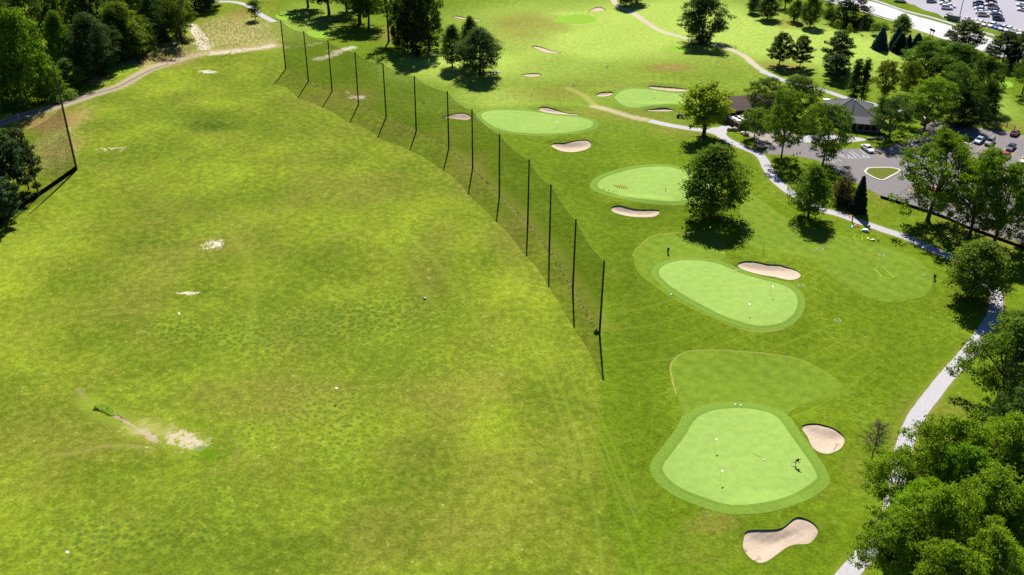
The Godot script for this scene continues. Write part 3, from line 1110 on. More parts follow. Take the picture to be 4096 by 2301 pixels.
# j: joints in the person's own axes (x forward, z to the right): hip, chest, neck, head, knees, ankles, elbows, hands (right then left)
func person(p: Vector2, yaw: float, j: Dictionary, look: Dictionary, label: String) -> Node3D:
	var o := thing("person", label, "person", on(p, 0.03), yaw)
	var hip: Vector3 = j.hip
	var chest: Vector3 = j.chest
	var side := Vector3(0, 0, 1)
	var flesh := mat("skin", Color(0.42, 0.26, 0.18).linear_to_srgb(), 0.6)
	var caps: Array = [[hip, hip.lerp(chest, 0.5), 0.15, 0.14], [hip.lerp(chest, 0.5), chest, 0.14, 0.165], [chest, j.neck, 0.1, 0.058], [chest - side * 0.13, chest + side * 0.13, 0.085, 0.085], [hip - side * 0.08, hip + side * 0.08, 0.12, 0.12],
		[j.neck, j.head, 0.055, 0.07]]
	var torso := caps.slice(0, 2) + caps.slice(3, 4)
	var legs: Array = [caps[4], [hip, hip.lerp(chest, 0.15), 0.15, 0.145]]
	var sleeves: Array = []
	var shoes: Array = []
	for k in 2:
		var s := side * (1.0 - k * 2.0)
		var hj: Vector3 = hip + s * 0.09
		var knee: Vector3 = j.knee[k]
		var ankle: Vector3 = j.ankle[k]
		caps.append([hj, knee, 0.088, 0.056])
		caps.append([knee, ankle, 0.056, 0.036])
		legs.append([hj, knee.lerp(hj, 0.12) if look.shorts else knee, 0.092, 0.068])
		if not look.shorts:
			legs.append([knee, ankle, 0.07, 0.055])
		var toe: Vector3 = ankle + (j.toe[k] as Vector3) * 0.17
		shoes.append([ankle - (j.toe[k] as Vector3) * 0.05 + Vector3(0, -0.03, 0), toe + Vector3(0, -0.04, 0), 0.05, 0.042])
		var sh: Vector3 = chest + s * 0.19
		var elbow: Vector3 = j.elbow[k]
		var hand: Vector3 = j.hand[k]
		caps.append([chest + s * 0.1, sh, 0.07, 0.055])
		caps.append([sh, elbow, 0.05, 0.04])
		caps.append([elbow, hand, 0.038, 0.026])
		var d: Vector3 = (hand - elbow).normalized()
		caps.append([hand, hand + d * 0.07, 0.03, 0.034])
		sleeves.append([chest + s * 0.1, sh, 0.075, 0.062])
		sleeves.append([sh, elbow.lerp(sh, 0.35), 0.06, 0.056])
	var b := Buf.new()
	skin(b, caps, 0.026)
	var head: Vector3 = j.head
	var fwd: Vector3 = j.face
	var up: Vector3 = (head - (j.neck as Vector3)).normalized()
	skin(b, [[head, head + up * 0.06, 0.078, 0.086], [head + fwd * 0.035 - up * 0.03, head + fwd * 0.03, 0.06, 0.065]], 0.02, 0.03)
	b.ball(head + fwd * 0.1 + up * 0.01, Vector3(0.018, 0.024, 0.015), 4, 6)                       # nose
	for s in [-1.0, 1.0]:
		b.ball(head + side * 0.085 * s + up * 0.02, Vector3(0.02, 0.032, 0.012), 4, 6)             # ears
		for k in 4:                                                                                # fingers
			var h: Vector3 = j.hand[0 if s > 0 else 1]
			var d: Vector3 = (h - (j.elbow[0 if s > 0 else 1] as Vector3)).normalized()
			var across := d.cross(Vector3.UP if absf(d.y) < 0.8 else Vector3.RIGHT).normalized()
			var root := h + d * 0.085 + across * (k - 1.5) * 0.019
			var knuckle: Vector3 = root + d * [0.036, 0.044, 0.042, 0.032][k]
			b.tube(root, knuckle, 0.0095, 0.009, 5)
			b.tube(knuckle, knuckle + (d * 0.7 - across.cross(d) * 0.5).normalized() * 0.036, 0.009, 0.0075, 5)
			if k == 0:
				b.tube(h + d * 0.03 - across * 0.03, h + d * 0.08 - across * 0.062, 0.011, 0.009, 5)   # thumb
	var body := part("body", b.mesh(flesh), o)
	for e in [["shirt", torso + sleeves, 0.018, look.shirt], ["shorts" if look.shorts else "trousers", legs, 0.014, look.legs], ["shoe", [shoes[0]], 0.0, look.shoe], ["shoe", [shoes[1]], 0.0, look.shoe]]:
		var w := Buf.new()
		skin(w, e[1], 0.026, 0.05, e[2])
		part(e[0], w.mesh(mat("cloth " + str(e[3]), e[3], 0.9)), body)
	var hair := Buf.new()
	hair.ball(head + up * 0.06 - fwd * 0.015, Vector3(0.098, 0.085, 0.095), 7, 10)
	if look.cap:
		hair.tube(head + up * 0.075 + fwd * 0.04, head + up * 0.065 + fwd * 0.17, 0.075, 0.05, 8)
	part("cap" if look.cap else "hair", hair.mesh(mat("head " + str(look.top), look.top, 0.9)), body)
	for s in [-1.0, 1.0]:
		var eye := Buf.new()
		eye.ball(head + fwd * 0.083 + up * 0.03 + side * 0.03 * s, Vector3(0.011, 0.009, 0.011), 4, 6)
		part("eye", eye.mesh(mat("eye", Color(0.1, 0.08, 0.07))), body)
	var mouth := Buf.new()
	mouth.ball(head + fwd * 0.09 - up * 0.035, Vector3(0.008, 0.007, 0.022), 4, 6)
	part("mouth", mouth.mesh(mat("lips", Color(0.5, 0.28, 0.25))), body)
	return o


# ---------------------------------------------------------------- smaller builders
func bunker(outline: PackedVector2Array, label: String) -> void:
	var lo := Vector2(1e9, 1e9)
	var hi := -lo
	for q in outline:
		lo = lo.min(q)
		hi = hi.max(q)
	var mid := (lo + hi) * 0.5
	var o := thing("sand_bunker", label, "bunker", on(mid), 0.0, "")
	var b := Buf.new()
	var cell := 0.45
	var depth := func(p: Vector2) -> float:
		var near := 9.0
		for k in outline.size():
			near = minf(near, p.distance_to(Geometry2D.get_closest_point_to_segment(p, outline[k], outline[(k + 1) % outline.size()])))
		var t := clampf((p.y - lo.y) / (hi.y - lo.y), 0, 1)
		return 0.04 + 0.12 * pow(1.0 - t, 1.3) + 0.30 * smoothstep(0.0, 2.2, near) + 0.025 * sin(p.x * 3.1 + 2.0 * sin(p.y * 1.7)) * sin(p.y * 2.7)
	var at := func(p: Vector2) -> Vector3:
		return Vector3(p.x, ground(p.x, p.y) - depth.call(p), p.y) - o.position
	var cache := {}
	for j in int(ceil((hi.y - lo.y) / cell)):
		for i in int(ceil((hi.x - lo.x) / cell)):
			var a := lo + Vector2(i, j) * cell
			for piece in Geometry2D.intersect_polygons(PackedVector2Array([a, a + Vector2(cell, 0), a + Vector2(cell, cell), a + Vector2(0, cell)]), outline):
				var idx := Geometry2D.triangulate_polygon(piece)
				for k in range(0, idx.size(), 3):
					var base := b.v.size()
					var q: Array = []
					for e in 3:
						var pt: Vector2 = piece[idx[k + e]]
						if not cache.has(pt):
							var e0: Vector3 = at.call(pt)
							var ex: Vector3 = at.call(pt + Vector2(0.2, 0))
							var ez: Vector3 = at.call(pt + Vector2(0, 0.2))
							cache[pt] = [e0, (ez - e0).cross(ex - e0).normalized()]
						q.append(cache[pt])
					b.tri(q[0][0], q[1][0], q[2][0], Vector3.UP)
					for e in range(base, base + 3):
						for s in q:
							if b.v[e] == s[0]:
								b.n[e] = s[1]
	var sand := grain("sand", seen(234, 213, 190), 0.24, 2.6, 0.95, 0.015)
	if not sand.heightmap_enabled:
		sand.heightmap_enabled = true
		sand.heightmap_texture = sand.albedo_texture
		sand.heightmap_scale = 6.0
	part("sand", b.mesh(sand), o)
	var lip := Buf.new()
	var turf := Buf.new()
	for k in outline.size():
		var p := outline[k]
		var q := outline[(k + 1) % outline.size()]
		var out := Vector2(q.y - p.y, p.x - q.x).normalized()
		if Geometry2D.is_point_in_polygon(p.lerp(q, 0.5) + out * 0.02, outline):
			out = -out
		var a: Vector3 = at.call(p) - Vector3(0, 0.05, 0)
		var c: Vector3 = at.call(q) - Vector3(0, 0.05, 0)
		var ta := on(p, 0.0) - o.position
		var tc := on(q, 0.0) - o.position
		lip.fquad(a, c, tc, ta, Vector3(-out.x, 0, -out.y))
		var w := 0.22 * (0.7 + 0.6 * rng.randf())
		var oa := on(p + out * w, 0.012) - o.position
		var oc := on(q + out * w, 0.012) - o.position
		var raise := 0.03 + 0.05 * maxf(0.0, -out.y)
		var ua := ta + Vector3(-out.x * 0.06, raise, -out.y * 0.06)
		var uc := tc + Vector3(-out.x * 0.06, raise, -out.y * 0.06)
		turf.fquad(ua, uc, oc, oa, Vector3(out.x, 1.6, out.y))
		turf.fquad(ua, uc, tc - Vector3(0, 0.06, 0), ta - Vector3(0, 0.06, 0), Vector3(-out.x, 0.2, -out.y))
	part("earth_lip", lip.mesh(grain("lip earth", seen(122, 96, 66), 0.4, 1.3)), o)
	part("turf_edge", turf.mesh(grain("lip turf", seen(114, 142, 36), 0.35, 1.5)), o)


func green(name_: String, outline: PackedVector2Array, collar: float, less: Array = []) -> void:
	sheet(name_ + "_collar", grown(outline, collar), 0.022, grain("collar", seen(138, 174, 66), 0.22, 9.0), less)
	sheet(name_ + "_inner_collar", grown(outline, 0.55), 0.028, grain("inner collar", seen(130, 168, 62), 0.25, 7.0), less)
	sheet(name_, outline, 0.034, mats["green turf"])


func flagstick(p: Vector2, h: float, cloth: Color, label: String, called := "flagstick") -> void:
	var o := thing(called, label, "flag", on(p, 0.02), 0.0, "")
	var b := Buf.new()
	b.tube(Vector3.ZERO, Vector3(0, h, 0), 0.016, 0.012, 6)
	part("pole", b.mesh(mat("flag pole", Color(0.75, 0.75, 0.7), 0.4)), o)
	var f := Buf.new()
	for k in 4:
		var a := k / 4.0
		var c := (k + 1) / 4.0
		var s := 0.16 * h / 2.1
		var p0 := Vector3(a * 0.34 * h / 2.1, -a * 0.16, sin(a * 5.0) * 0.05)
		var p1 := Vector3(c * 0.34 * h / 2.1, -c * 0.16, sin(c * 5.0) * 0.05)
		f.fquad(Vector3(0, h, 0) + p0, Vector3(0, h, 0) + p1, Vector3(0, h - s * 2, 0) + p1, Vector3(0, h - s * 2, 0) + p0, Vector3(0, 0, 1))
	var fabric := mat("flag cloth %s" % cloth, cloth, 0.8)
	fabric.backlight_enabled = true
	fabric.backlight = Color(1, 1, 1)
	part("cloth", f.mesh(fabric), o)
	b = Buf.new()
	b.tube(Vector3(0, -0.01, 0), Vector3(0, 0.012, 0), 0.055, 0.055, 10)
	part("cup", b.mesh(mat("cup", Color(0.06, 0.06, 0.06), 0.8)), o)


func disc(called: String, p: Vector2, r: float, h: float, m: Material, label: String, category: String, group := "") -> void:
	var b := Buf.new()
	b.tube(Vector3(0, 0, 0), Vector3(0, h, 0), r, r * 0.35, 10)
	var o := part(called, b.mesh(m), self)
	o.position = on(p, 0.03)
	tag(o, label, category, group)


func hoop(p: Vector2, r: float, label: String) -> void:
	var b := Buf.new()
	for k in 20:
		var a0 := TAU * k / 20
		var a1 := TAU * (k + 1) / 20
		b.tube(Vector3(cos(a0) * r, 0.03, sin(a0) * r), Vector3(cos(a1) * r, 0.03, sin(a1) * r), 0.03, 0.03, 5, Color.WHITE, false)
	var o := part("target_hoop", b.mesh(mat("white plastic", Color(0.85, 0.85, 0.83), 0.5)), self)
	o.position = on(p, 0.03)
	tag(o, label, "hoop", "white target hoops on the short-game turf")


func rope(points: PackedVector2Array, closed: bool, label: String, m: Material, r := 0.035) -> void:
	var b := Buf.new()
	for k in points.size() - (0 if closed else 1):
		var p := points[k]
		var q := points[(k + 1) % points.size()]
		for s in 4:
			b.tube(on(p.lerp(q, s / 4.0), 0.07), on(p.lerp(q, (s + 1) / 4.0), 0.07), r, r, 5, Color.WHITE, false)
	tag(part("marker_rope", b.mesh(m), self), label, "rope")


func stick(called: String, p: Vector2, q: Vector2, r: float, m: Material, label: String, category: String, group := "") -> void:
	var b := Buf.new()
	b.tube(on(p, r + 0.02), on(q, r + 0.02), r, r, 8)
	tag(part(called, b.mesh(m), self), label, category, group)


func boulder(p: Vector2, r: float, label: String, group: String, seed_: int, col: Color) -> void:
	var n := FastNoiseLite.new()
	n.seed = seed_
	n.frequency = 0.8
	var b := Buf.new()
	b.ball(Vector3.ZERO, Vector3.ONE, 8, 12)
	for k in b.v.size():
		var s := 1.0 + 0.45 * n.get_noise_3dv(b.v[k] * 1.3 + Vector3.ONE * seed_)
		b.v[k] = b.v[k] * Vector3(1.15, 0.72, 0.95) * r * s
	for k in range(0, b.v.size(), 3):
		var m := (b.v[k + 2] - b.v[k]).cross(b.v[k + 1] - b.v[k]).normalized()
		for e in 3:
			b.n[k + e] = m.lerp(b.v[k + e].normalized(), 0.5).normalized()
	var o := part("boulder", b.mesh(grain("boulder %s" % col, col, 0.35, 1.4)), self)
	o.position = on(p, r * 0.4)
	tag(o, label, "boulder", group)


func tufts(called: String, spots: Array, m: Material, tall: float, label: String) -> void:   # uncountable grass: [x, z, scale]
	var b := Buf.new()
	for k in 14:
		var an := rng.randf() * TAU
		var d := Vector3(cos(an), 0, sin(an))
		var root := Vector3(rng.randf_range(-0.22, 0.22), 0, rng.randf_range(-0.22, 0.22))
		var tip := root + d * rng.randf_range(0.08, 0.3) * tall + Vector3(0, tall * rng.randf_range(0.6, 1.0), 0)
		var s := d.cross(Vector3.UP) * 0.035
		b.tri(root - s, root + s, tip, (d * 0.3 + Vector3.UP).normalized())
	var mm := MultiMesh.new()
	mm.transform_format = MultiMesh.TRANSFORM_3D
	mm.use_colors = true
	mm.mesh = b.mesh(m)
	mm.instance_count = spots.size()
	for k in spots.size():
		var s: Array = spots[k]
		mm.set_instance_transform(k, Transform3D(Basis(Vector3.UP, rng.randf() * TAU).scaled(Vector3.ONE * s[2]), Vector3(s[0], ground(s[0], s[1]) - 0.02, s[1])))
		var t := rng.randf_range(0.7, 1.3)
		mm.set_instance_color(k, Color(t, t * rng.randf_range(0.9, 1.05), t * 0.9))
	var o := MultiMeshInstance3D.new()
	o.multimesh = mm
	o.name = numbered(called)
	add_child(o, true)
	tag(o, label, "grass", "", "stuff")


func scattered(poly: PackedVector2Array, count: int, s0: float, s1: float, loose := 0.0) -> Array:
	var lo := Vector2(1e9, 1e9)
	var hi := -lo
	for q in poly:
		lo = lo.min(q)
		hi = hi.max(q)
	var o := []
	var tries := 0
	while o.size() < count and tries < count * 20:
		tries += 1
		var p := Vector2(rng.randf_range(lo.x, hi.x), rng.randf_range(lo.y, hi.y))
		if Geometry2D.is_point_in_polygon(p, poly):
			p += Vector2(rng.randfn(), rng.randfn()) * loose
			o.append([p.x, p.y, rng.randf_range(s0, s1)])
	return o


func strips(called: String, lines: Array, width: float, up: float, m: Material) -> void:   # painted lines on a pavement
	for l in lines:
		var p := pts(l)
		sheet(called, ribbon(p, width), up, m)


func wall(b: Buf, p: Vector2, q: Vector2, y0: float, y1: float, thick: float) -> void:
	var d := (q - p)
	b.box(Transform3D(Basis(Vector3.UP, -d.angle()), Vector3((p.x + q.x) * 0.5, (y0 + y1) * 0.5, (p.y + q.y) * 0.5)), Vector3(d.length(), y1 - y0, thick))


func _ready() -> void:
	# ---- camera
	var cam := Camera3D.new()
	cam.name = "camera"
	cam.transform = Transform3D(Basis(Vector3(0.999949, 0.008768, -0.005076), Vector3(-0.010132, 0.865396, -0.500986), Vector3(-0.000000, 0.501012, 0.865440)), Vector3(0, 104, 0))
	cam.fov = 32.0931
	cam.near = 1.0
	cam.far = 9000.0
	add_child(cam)
	cam.current = true
	# ---- sky, exposure
	var sky := ProceduralSkyMaterial.new()
	sky.sky_top_color = Color(0.27, 0.42, 0.68)
	sky.sky_horizon_color = Color(0.62, 0.72, 0.84)
	sky.sky_curve = 0.12
	sky.ground_bottom_color = Color(0.12, 0.14, 0.08)
	sky.ground_horizon_color = Color(0.5, 0.55, 0.5)
	sky.sky_energy_multiplier = 0.62
	var env := Environment.new()
	env.background_mode = Environment.BG_SKY
	env.sky = Sky.new()
	env.sky.sky_material = sky
	env.tonemap_mode = Environment.TONE_MAPPER_LINEAR
	env.tonemap_exposure = 2.3
	env.sdfgi_enabled = true
	env.ssao_enabled = true
	env.ssil_enabled = true
	var we := WorldEnvironment.new()
	we.name = "environment"
	we.environment = env
	add_child(we)
	# ---- sun, high in front of the camera: shadows fall towards the viewer
	var sun := DirectionalLight3D.new()
	sun.name = "sun"
	sun.light_energy = 1.6
	sun.light_color = Color(1.0, 0.97, 0.92)
	sun.light_angular_distance = 0.5
	sun.shadow_enabled = true
	sun.transform.basis = Basis.looking_at(Vector3(-0.0209, -0.7252, 0.6880), Vector3.UP)
	add_child(sun)

	rng.seed = 7
	# ---- terrain
	heights.resize((NX + 1) * (NZ + 1))
	normals.resize((NX + 1) * (NZ + 1))
	for j in NZ + 1:
		for i in NX + 1:
			heights[j * (NX + 1) + i] = ground(GX + i * GS, GZ + j * GS)
	for j in NZ + 1:
		for i in NX + 1:
			normals[j * (NX + 1) + i] = Vector3(hgt(maxi(i - 1, 0), j) - hgt(mini(i + 1, NX), j), 2.0 * GS, hgt(i, maxi(j - 1, 0)) - hgt(i, mini(j + 1, NZ))).normalized()
	codes.resize(4096)
	for k in 4096:
		codes[k] = int(round(pow(k / 4095.0, 1.0) * 255.0)) if false else int(round(Color(k / 4095.0, 0, 0).linear_to_srgb().r * 255.0))
	noises = [noise_bytes(3, 0.011, 5, 0.6), noise_bytes(11, 0.055, 4, 0.6), noise_bytes(5, 0.15, 4, 0.75), noise_bytes(8, 0.105, 1, 0.5, true), noise_bytes(21, 0.010, 5, 0.62)]

	var sand_traps := [
		["kidney-shaped sand bunker nearest the viewer, in front of the lowest green", [33.94, -107.57, 34.25, -108.22, 35.11, -108.58, 37.52, -108.55, 39.12, -108.71, 40.26, -109.29, 41.48, -110.5, 42.6, -111.17, 43.73, -110.95, 44.74, -110.2, 45.16, -109.2, 44.88, -108.23, 43.86, -106.98, 42.86, -106.41, 41.24, -106.26, 39.81, -105.64, 38.23, -104.33, 36.52, -102.95, 35.36, -102.54, 34.47, -102.99, 33.81, -103.9, 33.41, -105.51]],
		["rounded sand bunker right of the lowest green, beside the bare little tree", [48.71, -133.24, 49.6, -133.66, 51.32, -133.86, 53.18, -133.27, 54.59, -132.26, 55.25, -131.12, 54.9, -129.61, 53.77, -127.95, 52.51, -126.99, 51.15, -126.31, 49.91, -126.54, 49.06, -127.54, 48.89, -129.17, 48.88, -130.66, 48.49, -132.29]],
		["long sand bunker behind the practice green with two flags", [48.63, -189.47, 49.34, -190.34, 50.92, -190.63, 52.99, -190.22, 55.13, -189.35, 57.25, -189.24, 58.86, -188.69, 60.6, -187.65, 61.4, -185.86, 60.87, -184.24, 59.2, -182.94, 57.52, -182.94, 55.67, -183.98, 52.67, -185.18, 50.25, -186.75, 48.82, -188.15]],
		["long sand bunker left of the big dark maple, below its green", [23.5, -216.84, 23.93, -217.9, 25.59, -217.98, 27.88, -216.94, 30.19, -216.35, 33.07, -216.5, 34.76, -216.48, 35.13, -215.52, 34.16, -214.08, 32.76, -213.35, 29.91, -213.11, 27.59, -213.42, 25.56, -214.41, 24.23, -215.47]],
		["bean-shaped sand bunker just below the oval green with pale sand left of it", [10.21, -257.83, 11.34, -259.01, 14.08, -258.98, 16.31, -259.92, 19.12, -260.95, 20.78, -260.9, 21.57, -259.27, 21.02, -257.19, 19.38, -255.24, 16.6, -253.84, 13.9, -253.97, 11.78, -255.35]],
		["curved sand bunker touching the far edge of the oval green by the net", [7.3, -285.37, 7.9, -286.14, 9.56, -286.21, 11.91, -284.9, 14.23, -283.26, 16.49, -281.29, 19.38, -280.44, 18.16, -279.56, 13.55, -280.97, 10.66, -282.16, 8.33, -283.48]],
		["teardrop sand bunker seen through the net between two poles", [-20.57, -279.68, -18.58, -280.83, -16.02, -282.35, -13.91, -281.5, -12.68, -279.92, -12.6, -277.91, -13.72, -276.94, -16.07, -277.59, -18.47, -278.73]],
		["small sand bunker at the left end of the far green near the shed", [25.51, -299.48, 26.72, -301.21, 29.21, -301.43, 30.91, -300.91, 30.26, -298.97, 28.34, -297.93, 26.24, -298.52]],
		["long sand bunker along the far side of the green near the shed", [42.34, -305.07, 43.42, -306.37, 46.5, -305.84, 50.28, -305.7, 53.43, -305.57, 55.41, -305.28, 54.58, -303.13, 51.1, -302.42, 48.02, -302.8, 44.38, -303.78]],
		["sand bunker on the near side of the green by the bright tree", [39.36, -286.03, 40.63, -286.92, 43.02, -287.21, 45.44, -287.48, 47.47, -286.9, 48.46, -286.5, 47.04, -285.65, 43.47, -285.56]],
		["flat little sand bunker in the middle of the fairway", [2.21, -316.88, 4.5, -318.6, 7.12, -319.36, 8.73, -318.36, 8.04, -316.52, 5.77, -315.89, 3.51, -315.95]],
		["slanting sand bunker in the fairway above the flat one", [6.34, -350.66, 7.63, -351.67, 9.71, -349.82, 13.08, -344.86, 16.12, -342.2, 14.35, -341.09, 10.92, -341.83, 8.6, -346.66]],
		["small sand bunker at the top of the fairway in a dark hollow", [29.76, -400.18, 32.47, -405.21, 34.54, -406.03, 36.29, -402.72, 34.94, -400.48, 32.06, -398.96]],
		["sand bunker partly behind the round dark trees at the fairway", [-24.17, -390.4, -22.65, -391.07, -19.45, -388.84, -13.12, -384.47, -13.84, -382.97, -18.53, -385.67, -22.91, -388.52]],
	]
	for k in sand_traps:
		bunkers.append(rounded(pts(k[1]), 3))

	# ---- what grows where: [x, z, half width, half depth, amount]
	var blobs := {
		0: [[-87.5, -267.59, 6.76, 3.95, -0.7], [-83.92, -273.28, 12.61, 5.74, -0.3], [-119.97, -310.7, 17.81, 12.11, 0.25], [-106.63, -193, 10.41, 16.05, 0.35], [-93.6, -162.54, 6.87, 11.41, 0.35], [-101.94, -175.41, 4.86, 7.64, 0.3], [-88.47, -208.54, 14.75, 10.36, -0.12], [-74.99, -191.42, 12.95, 11.25, -0.25], [-78.88, -172.5, 10.38, 7.49, -0.2], [-40.51, -227.35, 13.82, 9.56, -0.2], [-70.87, -238.38, 13.33, 10.23, 0.3], [-17.98, -194.38, 5.17, 21.66, -0.2], [-26.71, -209.55, 18.44, 13.05, 0.25], [0.99, -175.5, 7.23, 18.91, 0.3], [-29.93, -164.81, 19.34, 8.39, 0.1], [-34.98, -134.02, 14.67, 7.81, 0.2], [-14.9, -125.36, 5.1, 6.18, -0.25], [-3.83, -142.31, 4.86, 12.01, 0.25], [-2.83, -128.16, 5.16, 12.09, 0.2], [-46.46, -126.33, 3.85, 4.3, -0.3], [-56.36, -112, 11.84, 6.82, 0.2], [-16.2, -107.18, 11.5, 4.69, -0.25], [-32.63, -103, 8.42, 3.74, -0.25], [-114.04, -225.25, 9.83, 14.12, 0.2], [-49.75, -267.29, 22.51, 9.43, -0.15], [-72.1, -138.31, 1.71, 1.35, 0.8], [-47.32, -124.86, 1.91, 1.32, -0.5],
			[25.17, -176.02, 7.25, 19.02, -0.25], [23.79, -195.83, 5.26, 16.6, -0.3], [29.81, -154.5, 11.07, 6.76, -0.2], [71.32, -156.23, 11.1, 16.08, -0.1], [75.64, -196.04, 16.69, 11.23, 0.2], [22.16, -133.54, 3.96, 12.96, -0.25], [57.93, -123.87, 3.79, 9.66, 0.05], [27.18, -108.7, 6.39, 7.21, -0.2], [19.69, -243.46, 11.47, 16.01, -0.15], [30.8, -210.62, 12.12, 3.79, -0.25], [0.96, -211.28, 4.64, 16.87, -0.1], [13.83, -229.13, 5.95, 14.66, -0.2], [104.76, -245.21, 10.49, 8.19, -0.1]],
		1: [[-74.99, -191.42, 12.95, 11.25, 0.3], [-78.88, -172.74, 10.38, 9.01, 0.35], [-40.51, -227.63, 15.79, 12.05, 0.4], [-88.47, -208.54, 14.75, 10.36, 0.2], [-58.21, -201.21, 10.76, 11.59, 0.2], [-17.61, -188.66, 5.07, 20.42, 0.35], [-9.41, -142.13, 10.44, 8.53, 0.4], [-39.04, -140.76, 15.2, 7, 0.5], [-70.83, -129.62, 14.37, 6.39, 0.5], [-16.2, -107.22, 12.65, 5.47, 0.3], [-5.01, -116.63, 9.1, 11.58, 0.3], [7.27, -121.73, 5.6, 14.07, 0.2], [-68.15, -115.04, 9.03, 5.23, 0.2], [-15.09, -127.42, 6.45, 6.29, 0.3], [-130.67, -275.46, 10.39, 19.32, 0.2], [-52.64, -294.12, 14.59, 11.05, 0.5], [-32.9, -267.54, 16.9, 8.67, 0.2], [-11.32, -238.24, 6.13, 15.21, 0.45], [0.97, -204.55, 4.54, 13.78, 0.5], [5.36, -380.99, 15.19, 16.8, 0.7], [-0.6, -354.37, 17.09, 12.45, 0.3], [51.21, -325.88, 9.28, 5.17, 0.9], [26.12, -306.6, 25.25, 6.75, 0.35], [33.92, -282.17, 18.87, 5.51, 0.5], [7.05, -298.7, 11.12, 5.99, 0.5], [23.48, -191.57, 2.6, 10.68, 0.2], [30.42, -110.82, 4.11, 2.37, 0.5], [28.5, -106.18, 7.43, 4.71, 0.35], [47.55, -117.96, 4.28, 3.58, 0.25], [55.06, -122.54, 2.51, 5.74, 0.3], [90.21, -225.19, 2.94, 6.81, 0.4], [104.55, -383.79, 9.15, 7.68, 0.5], [89.8, -331.84, 8.09, 6.34, 0.6], [48.67, -270.27, 7.96, 4.29, 0.6], [-41.7, -365.78, 8.79, 11.7, 0.9], [-15.87, -265.08, 6.71, 6.19, 0.3], [30.45, -153.68, 4.42, 1.9, 0.3], [144.24, -275.84, 6.94, 4.66, 0.7]],
		2: [[-51.47, -164.12, 23.15, 10, 0.8], [-28.45, -154.3, 25.78, 15.84, 0.85], [-34.57, -131.98, 16.48, 9.85, 0.9], [-22.88, -170.98, 19.9, 7.01, 0.75], [-70.46, -158.5, 11.29, 7.82, 0.55], [-48.85, -111.61, 17.61, 9.94, 0.85], [-58.39, -104.6, 14.15, 6.28, 0.75], [-45.31, -189.93, 17.14, 10.25, 0.6], [-11.57, -183.75, 12.56, 12.69, 0.45], [1.01, -156.87, 8.95, 10.74, 0.5], [-23.68, -120.19, 9.27, 7.9, 0.5], [-100.17, -196.6, 17.59, 14.61, 0.4], [-73.9, -121.49, 9.37, 5.93, 0.45], [-62.1, -217.32, 14.33, 8.97, 0.4], [-8.32, -210.03, 11.14, 13.14, 0.35]],
		3: [[-66.4, -197.58, 3.19, 3.14, 0.80], [-66.4, -175.83, 2.76, 0.82, 0.85], [-87.68, -266.98, 2.02, 2.23, 0.47], [-108.5, -251.77, 6.44, 2.06, 0.71], [-114.56, -257.91, 2.41, 1.81, 0.57], [-100.57, -320.02, 3.93, 2.27, 0.71], [-101.47, -315.83, 7.77, 5.53, 0.28], [-9.79, -119.84, 1.11, 1.29, 0.43], [-5.22, -105.69, 1.71, 1.13, 0.52], [-9.74, -114.04, 1.2, 1.03, 0.43], [1.63, -104.75, 0.68, 0.62, 0.52], [-3.69, -123.38, 0.51, 0.95, 0.52], [-26.19, -99.96, 0.99, 0.58, 0.60], [-46.76, -145.65, 0.57, 0.73, 0.57], [-48.03, -295.4, 4.16, 3.37, 0.82], [-52.48, -300.45, 2.48, 2.02, 0.69], [-71.65, -352.59, 4.26, 3.97, 0.60], [-63.02, -343.37, 5.55, 2.65, 0.65], [-83.47, -348.05, 9.83, 3.45, 0.60], [40.93, -341.55, 4.15, 3.92, 0.52], [50.94, -344.27, 2.23, 2.26, 0.52], [32.13, -206.04, 1.83, 1.39, 0.48], [21.71, -156.92, 1.05, 0.81, 0.65], [51.99, -326.35, 3.98, 1.83, 0.65], [-6.29, -317.87, 2.6, 2.45, 0.60], [14.86, -394.17, 3.13, 3.5, 0.43], [68.97, -161.78, 3.05, 1.75, 0.35], [68.58, -165.51, 4.66, 1.52, 0.26], [-76.47, -157.11, 0.37, 1.12, 0.66], [-70.34, -193.52, 5.22, 11.39, 0.14], [-59.43, -177.26, 7.35, 3.4, 0.33], [-17.5, -184.53, 1.01, 6.07, 0.43], [-76.9, -128.43, 3.9, 1.01, 0.42], [-59.44, -126.83, 5.15, 0.79, 0.47], [-42.7, -116.81, 3.65, 1.23, 0.42], [29.4, -111.69, 1.77, 0.64, 0.43], [9.79, -121.55, 0.75, 2.84, 0.35], [0.42, -122.86, 1.89, 8.55, 0.17], [0.95, -218.34, 1.92, 1.41, 0.26], [-56.64, -241.34, 1.04, 1.21, 0.43], [-42.92, -229.59, 1, 1.01, 0.52]],
		5: [[-127.74, -265.87, 3.36, 18.17, 0.6], [-121.94, -247.82, 4.24, 10.91, 0.5], [-104.59, -371.81, 12.62, 14.19, 1.0], [-93.66, -356.06, 8.59, 9.39, 0.9], [-104.91, -355.4, 7.14, 9.99, 1.0], [-118.55, -333.93, 8.14, 8.72, 0.8], [-126.97, -326.88, 10.65, 5.03, 0.9], [-134.11, -309.77, 3.82, 5.4, 0.6], [-120.51, -350.52, 5.64, 9.99, 0.6], [149.57, -377.07, 12.02, 7.46, 0.3], [159.9, -334.66, 8.16, 9.21, 0.4]],
